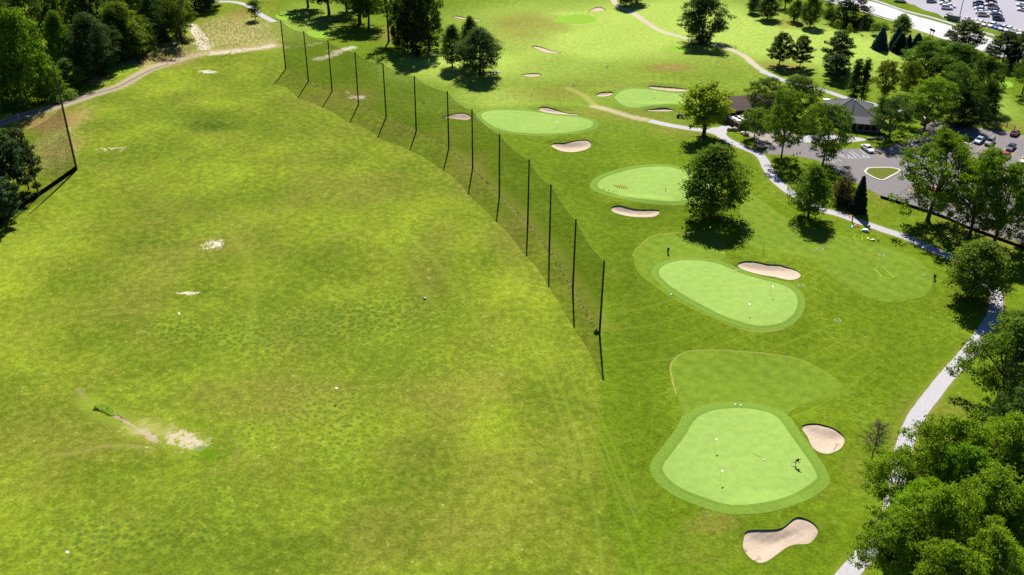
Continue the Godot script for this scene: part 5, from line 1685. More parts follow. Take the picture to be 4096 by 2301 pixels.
func net_panel(p: Vector2, q: Vector2, h: float, netting: Material, steel: Material, label: String, group: String, sag: float) -> void:
	var at := on(p)
	var o := thing("safety_net", label, "net", at, 0.0, group)
	var b := Buf.new()
	var top := Buf.new()
	var foot := Buf.new()
	var cords := Buf.new()
	var d := q - p
	var nrm := Vector3(-d.y, 0, d.x).normalized()
	var n := 10
	var rows: Array = []
	for k in n + 1:
		var t := float(k) / n
		var c := p + d * t
		rows.append([on(c, 0.15) - at, on(c, h - sag * 4.0 * t * (1.0 - t)) - at])
	for k in n:
		b.quad(rows[k][0], rows[k + 1][0], rows[k + 1][1], rows[k][1], nrm)
		top.tube(rows[k][1], rows[k + 1][1], 0.03, 0.03, 5, Color.WHITE, false)
		foot.tube(rows[k][0], rows[k + 1][0], 0.02, 0.02, 5, Color.WHITE, false)
	var lines := int(d.length() / 1.3)
	for k in range(1, lines):
		var t := float(k) / lines
		var c := p + d * t
		cords.tube(on(c, 0.15) - at, on(c, h - sag * 4.0 * t * (1.0 - t)) - at, 0.0035, 0.0035, 3, Color.WHITE, false)
	for y in range(1, 6):
		for k in n:
			cords.tube((rows[k][0] as Vector3).lerp(rows[k][1], y / 6.0), (rows[k + 1][0] as Vector3).lerp(rows[k + 1][1], y / 6.0), 0.0035, 0.0035, 3, Color.WHITE, false)
	part("net", b.mesh(netting), o)
	part("top_cable", top.mesh(steel), o)
	part("bottom_cable", foot.mesh(steel), o)
	var c := part("cords", cords.mesh(steel), o)
	c.set_meta("kind", "stuff")


func plant_trees() -> void:
	var woods := "trees of the wood beside the range"
	var rows := [
		# the wood at upper left
		["wood", 0, -145.85, -286.55, 29.61, 9.54, "broadleaf_tree", "huge bright green tree at the left edge, behind the very tall pole", woods, Vector3(0.062, 0.115, 0.012)],
		["wood", 1, -151.35, -282.85, 23.94, 7.32, "broadleaf_tree", "bright tree cut by the left edge below the huge one", woods, Vector3(0.056, 0.106, 0.012)],
		["round", 0, -138.6, -301.69, 10.03, 4.48, "broadleaf_tree", "small round grey-green tree at the front corner of the wood", woods, Vector3(0.05, 0.082, 0.024)],
		["wood", 2, -140.75, -291.04, 14.74, 4.83, "broadleaf_tree", "low bright tree behind the top of the very tall pole", woods, Vector3(0.062, 0.115, 0.012)],
		["maple", 0, -144.73, -312.69, 21.69, 4.87, "broadleaf_tree", "narrow mid green tree right of the huge one", woods, Vector3(0.046, 0.09, 0.012)],
		["wood", 0, -135.47, -313.69, 20.75, 7.97, "broadleaf_tree", "dark blue-green tree with glinting leaves in the middle of the wood", woods, Vector3(0.026, 0.046, 0.026)],
		["wood", 0, -133.04, -334.84, 19.12, 7.07, "broadleaf_tree", "olive green tree in the wood above the small tee", woods, Vector3(0.066, 0.098, 0.010)],
		["round", 1, -129.83, -334.23, 13.16, 6.24, "broadleaf_tree", "low olive tree with a bare trunk near the dirt track", woods, Vector3(0.066, 0.100, 0.012)],
		["wood", 1, -128.67, -342.72, 12.45, 4.71, "broadleaf_tree", "thick-trunked dark tree beside the low olive tree", woods, Vector3(0.04, 0.07, 0.014)],
		["wood", 2, -128.52, -353.7, 17.43, 6.55, "broadleaf_tree", "tall dark tree left of the forked tree", woods, Vector3(0.026, 0.055, 0.022)],
		["vase", 0, -118.49, -351.74, 19.52, 6.23, "forked_tree", "forked leaning tree beside the two pale wheel tracks", woods, Vector3(0.06, 0.09, 0.012)],
		["wood", 1, -121.66, -359.51, 16.8, 6.07, "broadleaf_tree", "olive leafy tree behind the forked one", woods, Vector3(0.05, 0.08, 0.012)],
		["wood", 1, -160.75, -329.67, 27.57, 9.39, "broadleaf_tree", "dark tree behind the huge bright one at the upper left corner", woods, Vector3(0.034, 0.062, 0.018)],
		["wood", 2, -153.14, -337.76, 27.01, 9.03, "broadleaf_tree", "tree at the top edge of the wood above the narrow one", woods, Vector3(0.05, 0.088, 0.014)],
		["wood", 0, -145.57, -345.11, 26.92, 9.2, "broadleaf_tree", "dark tree at the top edge above the blue-green tree", woods, Vector3(0.028, 0.055, 0.022)],
		["wood", 2, -175.03, -337.63, 25.73, 9.03, "broadleaf_tree", "dull green tree in the extreme upper left corner", woods, Vector3(0.036, 0.06, 0.024)],
		["wood", 0, -137.67, -358.25, 22.79, 8.64, "broadleaf_tree", "tree at the top edge above the olive green tree", woods, Vector3(0.036, 0.066, 0.016)],
		["wood", 1, -131.01, -371.38, 22.54, 8.02, "broadleaf_tree", "dark tree at the top edge behind the tall one", woods, Vector3(0.026, 0.05, 0.018)],
		["wood", 0, -125.91, -395.54, 20.68, 7.84, "broadleaf_tree", "dark trunk at the top edge left of the curving pale path", woods, Vector3(0.03, 0.055, 0.016)],
		["wood", 2, -122.22, -402.2, 19.44, 7.32, "broadleaf_tree", "dark trunk at the top edge where the pale path starts", woods, Vector3(0.03, 0.055, 0.016)],
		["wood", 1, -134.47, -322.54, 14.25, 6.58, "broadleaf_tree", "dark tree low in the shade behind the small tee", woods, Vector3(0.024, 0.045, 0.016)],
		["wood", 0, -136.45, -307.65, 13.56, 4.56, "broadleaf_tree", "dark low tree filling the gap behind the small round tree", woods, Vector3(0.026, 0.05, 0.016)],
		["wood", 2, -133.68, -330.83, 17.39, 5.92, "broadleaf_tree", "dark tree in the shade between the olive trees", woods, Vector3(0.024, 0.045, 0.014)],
		["bush", 0, -135.44, -292.36, 3.02, 2.67, "weedy_bush", "pale green weeds at the foot of the wood by the dirt track", "", Vector3(0.10, 0.16, 0.03)],
		["bush", 1, -138.04, -287.97, 2.74, 2.63, "weedy_bush", "leafy weeds at the foot of the wood behind the tall pole", "", Vector3(0.07, 0.12, 0.02)],
		["bush", 1, -147.12, -281.32, 3.67, 3.52, "weedy_bush", "low bush at the foot of the wood near the left edge", "", Vector3(0.05, 0.09, 0.016)],
		["bush", 0, -124.48, -353.55, 2.58, 1.99, "weedy_bush", "low bush under the tall dark tree by the dry meadow", "", Vector3(0.05, 0.09, 0.016)],
		["bush", 1, -116.73, -349.61, 1.71, 1.69, "weedy_bush", "dark tuft of scrub at the foot of the forked tree", "", Vector3(0.03, 0.05, 0.014)],
		["bush", 0, -118.74, -227.77, 1.29, 1.19, "weedy_bush", "bright weeds between the pines and the net", "", Vector3(0.08, 0.12, 0.02)],
		# the pines at the left edge
		["pine", 0, -120.77, -217.86, 20.2, 5.36, "pine_tree", "big dark pine at the left edge behind the net", "pines at the left edge", Vector3(0.030, 0.056, 0.024)],
		["pine", 1, -119.72, -225.41, 16.62, 3.93, "pine_tree", "dark pine right of the lower pole at the left edge", "pines at the left edge", Vector3(0.026, 0.046, 0.020)],
		["pine", 2, -127.28, -220.05, 20.3, 5.78, "pine_tree", "pine cut off by the left edge of the picture", "pines at the left edge", Vector3(0.028, 0.05, 0.022)],
		["pine", 1, -117.3, -207.14, 12.36, 4.05, "pine_tree", "low drooping pine nearest the net at the left edge", "pines at the left edge", Vector3(0.032, 0.06, 0.03)],
		# top, between the wood and the fairway
		["sapling", 0, -99.6, -383.14, 7.86, 3.05, "young_tree", "young tree at the bend of the pale path", "", Vector3(0.034, 0.058, 0.014)],
		["oak", 0, -58.8, -378.38, 22.03, 9.96, "shade_tree", "big dark trunk with a shadow across the tee at the top", "", Vector3(0.034, 0.06, 0.012)],
		["oak", 1, -54.7, -373.44, 18.99, 6.57, "shade_tree", "short flared trunk right of the big trunk at the top", "", Vector3(0.05, 0.09, 0.012)],
		["oak", 2, -72.56, -391.46, 22, 9.32, "shade_tree", "dark tree at the top edge above the tee", "", Vector3(0.026, 0.046, 0.012)],
		["oak", 1, -82.6, -401.48, 19.71, 7.94, "shade_tree", "dark tree at the top edge, farthest left of the tee trees", "", Vector3(0.026, 0.046, 0.012)],
		["elm", 0, -66.29, -395.32, 18.3, 7.84, "shade_tree", "dark tree at the top edge behind the big trunk", "", Vector3(0.03, 0.055, 0.012)],
		["vase", 0, -45.24, -355.62, 21.61, 6.29, "vase_tree", "slender tree whose bare stems fan out upwards", "", Vector3(0.05, 0.08, 0.014)],
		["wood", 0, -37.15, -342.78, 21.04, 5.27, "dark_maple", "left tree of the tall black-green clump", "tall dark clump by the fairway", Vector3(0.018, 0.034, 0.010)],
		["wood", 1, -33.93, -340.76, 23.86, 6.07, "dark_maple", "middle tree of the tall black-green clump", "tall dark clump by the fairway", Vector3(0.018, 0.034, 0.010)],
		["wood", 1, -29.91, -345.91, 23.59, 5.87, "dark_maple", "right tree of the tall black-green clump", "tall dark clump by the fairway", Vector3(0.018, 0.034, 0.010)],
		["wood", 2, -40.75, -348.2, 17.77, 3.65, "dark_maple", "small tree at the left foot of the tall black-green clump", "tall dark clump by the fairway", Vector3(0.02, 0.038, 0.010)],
		["maple", 1, -20.69, -326.35, 14.65, 4.12, "broadleaf_tree", "upright grey-green tree left of the round dark one on the fairway", "", Vector3(0.042, 0.074, 0.024)],
		["maple", 2, -14.86, -330, 16.34, 3.62, "broadleaf_tree", "tree peeping over the round dark one on the fairway", "", Vector3(0.036, 0.064, 0.020)],
		["maple", 0, -11.24, -317.96, 15.66, 7.41, "round_tree", "broad round dark tree on the fairway with a wide shadow", "", Vector3(0.036, 0.062, 0.022)],
		["wood", 0, 67.39, -357.69, 17.6, 9.49, "broadleaf_tree", "big dark lone tree beside the worn path at the top", "", Vector3(0.022, 0.042, 0.014)],
		["round", 1, 45.14, -410.25, 12.66, 4.86, "broadleaf_tree", "trunk at the top edge left of the worn path", "", Vector3(0.03, 0.055, 0.014)],
		["round", 0, 50.34, -415.15, 11.68, 4.25, "broadleaf_tree", "trunk at the top edge right of the worn path", "", Vector3(0.03, 0.055, 0.014)],
		["round", 1, 95.02, -400.1, 7.04, 3.01, "broadleaf_tree", "small dark tree at the top, leftmost of the fairway row", "trees in a row at the top right fairway", Vector3(0.036, 0.06, 0.018)],
		["maple", 1, 98.41, -390.3, 9.79, 4.8, "broadleaf_tree", "dark round tree second in the fairway row at the top", "trees in a row at the top right fairway", Vector3(0.024, 0.044, 0.014)],
		["round", 0, 108.52, -387.85, 9, 3.08, "broadleaf_tree", "small bright tree third in the fairway row at the top", "trees in a row at the top right fairway", Vector3(0.05, 0.094, 0.018)],
		["maple", 2, 112.67, -380.94, 11.85, 4.1, "broadleaf_tree", "tidy oval tree fourth in the fairway row at the top", "trees in a row at the top right fairway", Vector3(0.036, 0.064, 0.016)],
		["wood", 1, 129.01, -389.89, 15.49, 7.74, "broadleaf_tree", "big dark tree before the road at the top", "", Vector3(0.024, 0.046, 0.016)],
		["oak", 0, 109.73, -408.86, 9.52, 4.2, "broadleaf_tree", "dark tree at the top edge behind the small bright one", "", Vector3(0.026, 0.046, 0.014)],
		["bush", 0, 124.63, -383.04, 4.26, 4.57, "roadside_bush", "dark bushes under the big tree before the road", "", Vector3(0.03, 0.052, 0.012)],
		["bush", 1, 133.45, -381.82, 5.46, 4.56, "roadside_bush", "dark bushes by the guard rail right of the big tree", "", Vector3(0.028, 0.05, 0.014)],
		["bush", 0, 123.69, -394.76, 4.97, 3.13, "roadside_bush", "pale scrub left of the big tree by the road", "", Vector3(0.07, 0.11, 0.02)],
		["bush", 1, 139.47, -379.7, 3.03, 3.33, "roadside_bush", "olive scrub along the guard rail", "", Vector3(0.08, 0.115, 0.016)],
		["sapling", 0, 121.22, -375.09, 4.49, 1.35, "young_tree", "thin young tree left of the pair on the upper fairway", "young trees on the upper fairway"],
		["sapling", 1, 123.62, -367.71, 5.16, 1.18, "young_tree", "thin young tree right of the pair on the upper fairway", "young trees on the upper fairway"],
		["bare", 0, 129.66, -373.11, 5.07, 1.04, "dead_sapling", "leafless young tree on the upper fairway", ""],
		["sapling", 1, 134.89, -370.8, 4.75, 2.37, "young_tree", "slender olive tree behind the left blue spruce", ""],
		["sapling", 0, 134.1, -372.04, 4.17, 1.49, "young_tree", "thin forked shrub left of the left blue spruce", ""],
		["spruce", 0, 130.1, -351.51, 7.96, 2.97, "blue_spruce", "broad blue spruce standing alone on the fairway", "spruces near the road", Vector3(0.034, 0.072, 0.072)],
		["spruce", 1, 136.08, -352.37, 8.4, 2.98, "blue_spruce", "blue spruce behind the dark green one", "spruces near the road", Vector3(0.034, 0.07, 0.066)],
		["spruce", 0, 136.2, -348.82, 6.94, 3.1, "green_spruce", "dark green spruce nearest the viewer of the spruces", "spruces near the road", Vector3(0.016, 0.034, 0.022)],
		["spruce", 1, 141.45, -355.13, 4.75, 1.57, "narrow_spruce", "narrow dark cone at the right of the green spruce", "spruces near the road", Vector3(0.014, 0.03, 0.016)],
		["spruce", 1, 144.94, -356.08, 5.05, 2.58, "blue_spruce", "small blue spruce by the road sign", "spruces near the road", Vector3(0.036, 0.07, 0.07)],
		["round", 1, 142.77, -367.92, 8.81, 3.98, "broadleaf_tree", "yellow-green tree behind the spruces at the roadside", "", Vector3(0.085, 0.13, 0.022)],
		["pine", 1, 89.91, -332.05, 11.54, 4.45, "pine_tree", "left pine of the pair with bare soil below", "pines on the upper fairway"],
		["pine", 2, 96.61, -330.67, 10.85, 4.03, "pine_tree", "right pine of the pair with bare soil below", "pines on the upper fairway"],
		["pine", 0, 107.8, -326.51, 13.51, 5.32, "pine_tree", "tallest fairway pine, right of the pair", "pines on the upper fairway"],
		["pine", 1, 104.43, -316.28, 8.83, 4.4, "pine_tree", "squat pine in front of the tallest fairway pine", "pines on the upper fairway", Vector3(0.024, 0.044, 0.018)],
		["pine", 2, 159.93, -351.2, 11.05, 6.51, "pine_tree", "spreading brown-green pine against the road", "", Vector3(0.04, 0.056, 0.016)],
		["pine", 0, 166.22, -333.82, 12, 6.24, "pine_tree", "dark pine at the right edge below the road", "", Vector3(0.024, 0.036, 0.014)],
		["wood", 1, 172.86, -336.11, 10.97, 5.72, "broadleaf_tree", "dark tree at the right edge beside the dark pine", "", Vector3(0.026, 0.046, 0.012)],
		["elm", 2, 160.67, -305, 13.79, 4.52, "broadleaf_tree", "bright green tree cut by the right edge", "", Vector3(0.044, 0.08, 0.014)],
		["bush", 1, 150.16, -361.12, 2.63, 3.19, "roadside_bush", "scrub along the road under the sign", "", Vector3(0.07, 0.10, 0.018)],
		["bush", 0, 155.2, -359.09, 2.04, 2.89, "roadside_bush", "scrub along the road right of the sign", "", Vector3(0.06, 0.10, 0.018)],
		["bush", 0, 161.72, -329.44, 2.47, 4.02, "roadside_bush", "bushes under the dark pine at the right edge", "", Vector3(0.05, 0.075, 0.016)],
		# behind and around the club buildings
		["poplar", 0, 103.59, -294.3, 14.43, 2.32, "poplar_tree", "dark upright poplar behind the grey roof, left spire", "", Vector3(0.026, 0.05, 0.012)],
		["poplar", 1, 106.9, -295.63, 14.35, 2.08, "poplar_tree", "dark upright poplar behind the grey roof, right spire", "", Vector3(0.032, 0.058, 0.012)],
		["elm", 0, 113.65, -295.38, 13.48, 5.14, "broadleaf_tree", "loose olive tree right of the poplars", "", Vector3(0.072, 0.092, 0.010)],
		["elm", 1, 121.39, -297.99, 12.58, 4.44, "broadleaf_tree", "second loose olive tree beside the poplars", "", Vector3(0.066, 0.090, 0.010)],
		["wood", 2, 134.05, -320.09, 12.43, 8.11, "broadleaf_tree", "wide green tree below the spruces", "", Vector3(0.048, 0.090, 0.012)],
		["wood", 0, 143.25, -316.67, 13.12, 8.56, "broadleaf_tree", "wide green tree in front of the roadside pine", "", Vector3(0.044, 0.084, 0.012)],
		["wood", 1, 142.79, -294.83, 15.18, 6.11, "broadleaf_tree", "tall dark green tree left of the flagpole", "", Vector3(0.034, 0.064, 0.012)],
		["locust", 0, 129.02, -280.98, 17.03, 7.51, "locust_tree", "grey-green flat-topped tree in the middle of the grove", "", Vector3(0.044, 0.078, 0.022)],
		["wood", 0, 139.11, -281.53, 12.12, 4.23, "broadleaf_tree", "dark ragged tree drooping beside the flagpole lawn", "", Vector3(0.024, 0.045, 0.012)],
		["locust", 1, 118.45, -273.11, 15.59, 8.03, "locust_tree", "bright flat-topped tree above the car park", "", Vector3(0.074, 0.130, 0.016)],
		["locust", 2, 106.17, -266.52, 12.86, 8.77, "locust_tree", "dark feathery tree in front of the grey-roofed clubhouse", "", Vector3(0.038, 0.07, 0.020)],
		["wood", 0, 129.99, -275.02, 9.82, 5.76, "broadleaf_tree", "dark tree shading the upper row of parking bays", "", Vector3(0.018, 0.034, 0.012)],
		["locust", 0, 73.27, -281.45, 11.98, 6.11, "locust_tree", "feathery tree above the brown shed roof", "", Vector3(0.056, 0.088, 0.022)],
		["locust", 1, 83.09, -281.2, 12.81, 6.81, "locust_tree", "grey-green feathery tree right of the brown shed", "", Vector3(0.05, 0.078, 0.024)],
		["locust", 2, 72.49, -251.99, 19.26, 7.31, "locust_tree", "tall airy tree before the golf carts with a dividing trunk", "", Vector3(0.062, 0.105, 0.018)],
		["locust", 1, 67.55, -264.35, 8.88, 4.69, "locust_tree", "small airy tree by the cart enclosure and boulders", "", Vector3(0.066, 0.112, 0.018)],
		["locust", 0, 82.13, -246.37, 17.17, 8.01, "locust_tree", "large airy tree over the blue-lined parking bays", "", Vector3(0.052, 0.092, 0.018)],
		["upright", 0, 53.72, -266.23, 16.35, 7.19, "bright_tree", "bright yellow-green tree beside the path junction", ""],
		["maple", 0, 46.98, -214.97, 18.38, 7.86, "maple_tree", "large dense maple with a round black shadow between two greens", "", Vector3(0.052, 0.090, 0.012)],
		["maple", 1, 70.12, -214.07, 13.93, 5, "maple_tree", "smaller dense round tree beside the cart path", "", Vector3(0.056, 0.100, 0.012)],
		["bush", 0, 80.31, -222.44, 8.01, 3.01, "purple_bush", "dull purple-leaved bush left of the small spruce", "", Vector3(0.046, 0.040, 0.030)],
		["spruce", 0, 82.89, -217.74, 9.44, 2.1, "green_spruce", "small dark spruce between the cart path and the car park", "", Vector3(0.016, 0.036, 0.020)],
		["spread", 0, 98.44, -213.66, 23.33, 9.8, "shade_tree", "tall spreading tree with a pale forked trunk at the car park", "big trees along the car park", Vector3(0.064, 0.108, 0.012)],
		["spread", 1, 104.5, -204.23, 22.54, 8.37, "shade_tree", "tall spreading tree right of the forked one at the car park", "big trees along the car park", Vector3(0.074, 0.124, 0.012)],
		["spread", 2, 109.12, -201.7, 19.63, 7.75, "shade_tree", "leaning tree behind the round tree at the car park", "big trees along the car park", Vector3(0.068, 0.116, 0.012)],
		["spread", 0, 119.29, -206.42, 17.6, 7.34, "shade_tree", "bright tree at the right edge above the leaning one", "big trees along the car park", Vector3(0.080, 0.136, 0.014)],
		["maple", 2, 94.17, -176.79, 13.74, 6.2, "round_tree", "dense round tree at the right where the cart path bends", "", Vector3(0.066, 0.100, 0.014)],
		["elm", 1, 117.18, -196.68, 15.47, 5.3, "shade_tree", "tree beyond the right edge casting shade by the path bend", "", Vector3(0.06, 0.1, 0.012)],
		["elm", 2, 109.58, -175.49, 14.57, 5.67, "shade_tree", "tree beyond the right edge behind the dense round one", "", Vector3(0.06, 0.1, 0.012)],
		# the grove at lower right
		["spread", 2, 84.45, -140.66, 17.55, 8.29, "oak_tree", "open oak with dark crooked limbs over the lower cart path", "grove at the lower right", Vector3(0.058, 0.098, 0.014)],
		["wood", 0, 92.03, -146.47, 16.61, 6.83, "oak_tree", "dark oak at the right edge behind the open one", "grove at the lower right", Vector3(0.036, 0.066, 0.016)],
		["wood", 1, 82.45, -127.6, 14.21, 6.2, "oak_tree", "dark tree in the gap above the lower right grove", "grove at the lower right", Vector3(0.03, 0.055, 0.014)],
		["bare", 1, 58.17, -125.67, 7.77, 2.94, "dead_conifer", "nearly leafless grey little tree beside the rounded bunker", ""],
		["canopy", 0, 65.22, -115.79, 16.03, 6.3, "locust_tree", "bright leafy tree at the upper left of the lower right grove", "grove at the lower right"],
		["canopy", 1, 73.52, -116.77, 16.1, 6.7, "locust_tree", "bright leafy tree at the upper right of the lower right grove", "grove at the lower right"],
		["canopy", 1, 57.06, -113.32, 12.18, 5.49, "locust_tree", "leafy tree reaching over the cart path toward the greens", "grove at the lower right"],
		["canopy", 0, 66.42, -106.29, 14.8, 6.31, "locust_tree", "leafy tree in the middle of the lower right grove", "grove at the lower right"],
		["canopy", 1, 57.77, -101.36, 15.61, 6.23, "locust_tree", "leafy tree low in the grove above the bottom edge", "grove at the lower right"],
		["canopy", 0, 51.51, -98.91, 13.09, 5.36, "locust_tree", "leafy tree at the bottom edge over the end of the cart path", "grove at the lower right"],
		["canopy", 1, 62.37, -94.55, 15.03, 5.54, "locust_tree", "leafy tree at the bottom edge left of the silver car", "grove at the lower right"],
		["canopy", 0, 55.95, -91.63, 14.76, 5.23, "locust_tree", "leafy tree cut by the bottom edge of the picture", "grove at the lower right"],
		["canopy", 0, 75.1, -110.46, 13.55, 4.11, "locust_tree", "leafy tree at the right edge beside the shaded road", "grove at the lower right", Vector3(0.05, 0.09, 0.012)],
		["canopy", 1, 65.7, -110.57, 14.96, 5.41, "locust_tree", "leafy tree in the upper middle of the grove over the shaded lawn", "grove at the lower right", Vector3(0.080, 0.158, 0.012)],
		["canopy", 0, 71.17, -105.26, 13.37, 4.22, "locust_tree", "leafy tree overhanging the road above the silver car", "grove at the lower right", Vector3(0.084, 0.155, 0.012)],
		["canopy", 1, 56.68, -105.47, 12.83, 4.79, "locust_tree", "leafy tree in the left of the grove over the hidden path", "grove at the lower right", Vector3(0.096, 0.176, 0.012)],
		["bush", 0, 69.43, -132.89, 2.08, 1.73, "scrub_bush", "brown scrub at the top of the lower right grove", "", Vector3(0.06, 0.06, 0.03)],
		["bush", 1, 97.26, -161.96, 2.71, 2.29, "scrub_bush", "bush on the lawn above the open oak at the right", "", Vector3(0.05, 0.08, 0.02)],
		["bush", 1, 16.33, -162.51, 0.91, 0.61, "weedy_bush", "clump of weeds at the foot of the nearest net pole", "", Vector3(0.03, 0.06, 0.014)],
	]
	for r in rows:
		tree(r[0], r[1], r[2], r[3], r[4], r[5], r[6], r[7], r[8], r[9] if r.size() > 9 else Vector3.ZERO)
	var blades := mat("tall blades", Color(0.30, 0.28, 0.13).linear_to_srgb(), 0.8, 0.0, 0.2)
	blades.vertex_color_use_as_albedo = true
	blades.backlight_enabled = true
	blades.backlight = Color(0.5, 0.5, 0.25)
	rng.seed = 99
	var spots := scattered(pts([-113.36, -349.65, -118.87, -374.66, -112.45, -384.61, -94.33, -371.84, -86.93, -357.96, -102.15, -344.39]), 3400, 0.3, 0.75, 2.2)
	spots.append_array(scattered(pts([-136.12, -319.11, -128.24, -326.64, -117.65, -331.11, -111.29, -337.24, -111.73, -348.83, -120.83, -350.99, -127.33, -332, -136.02, -322.46]), 1500, 0.3, 0.75, 1.6))
	spots.append_array(scattered(pts([-140.43, -273.81, -133.95, -283.58, -123.74, -265.02, -113.09, -238.91, -115.68, -229.48, -122.69, -239.31, -130.87, -261.71]), 1200, 0.3, 0.7, 1.2))
	tufts("tall_grass", spots, blades, 0.8, "dry tall grass of the meadow by the wood")
	var weeds := mat("weed blades", Color(0.16, 0.19, 0.05).linear_to_srgb(), 0.8, 0.0, 0.2)
	weeds.vertex_color_use_as_albedo = true
	weeds.backlight_enabled = true
	weeds.backlight = Color(0.5, 0.55, 0.2)
	spots = []
	var line := pts([-75.65, -322.24, -65.64, -308.88, -56.88, -300.77, -46.87, -288.64, -37.25, -277.44, -27.63, -267.63, -17.6, -254.69, -10.55, -240.65, -3.37, -224.73, 3.51, -208.89, 8.18, -195.32, 12.62, -179.41, 16.9, -161.94])
	for k in line.size() - 1:
		for s in int(line[k].distance_to(line[k + 1]) * 4):
			var p := line[k].lerp(line[k + 1], rng.randf()) + Vector2(rng.randfn(), rng.randfn()) * 0.28
			spots.append([p.x, p.y, rng.randf_range(0.3, 0.8)])
	tufts("weeds", spots, weeds, 0.6, "ragged weeds along the foot of the net")
	var lime := mat("lime blades", Color(0.24, 0.36, 0.04).linear_to_srgb(), 0.8, 0.0, 0.2)
	lime.vertex_color_use_as_albedo = true
	lime.backlight_enabled = true
	lime.backlight = Color(0.6, 0.7, 0.2)
	spots = []
	spots.append_array(scattered(pts([-71.48, -138.08, -70.44, -138.59, -68.47, -137.27, -66.96, -135.67, -67.69, -135.46, -69.58, -136.58]), 260, 0.6, 1.2))
	spots.append_array(scattered(pts([-108.73, -237, -108.41, -239.5, -106.8, -236.16, -108.49, -232.52, -109.88, -231.44]), 120, 0.5, 0.9))
	tufts("weeds", spots, lime, 0.5, "bright weeds over the ditch and by the tall pole")


func gable(b: Buf, p: Vector2, q: Vector2, y0: float, y1: float) -> void:
	b.fquad(Vector3(p.x, y0, p.y), Vector3(q.x, y0, q.y), Vector3(q.x, y1, q.y), Vector3(p.x, y1, p.y), Vector3.UP)


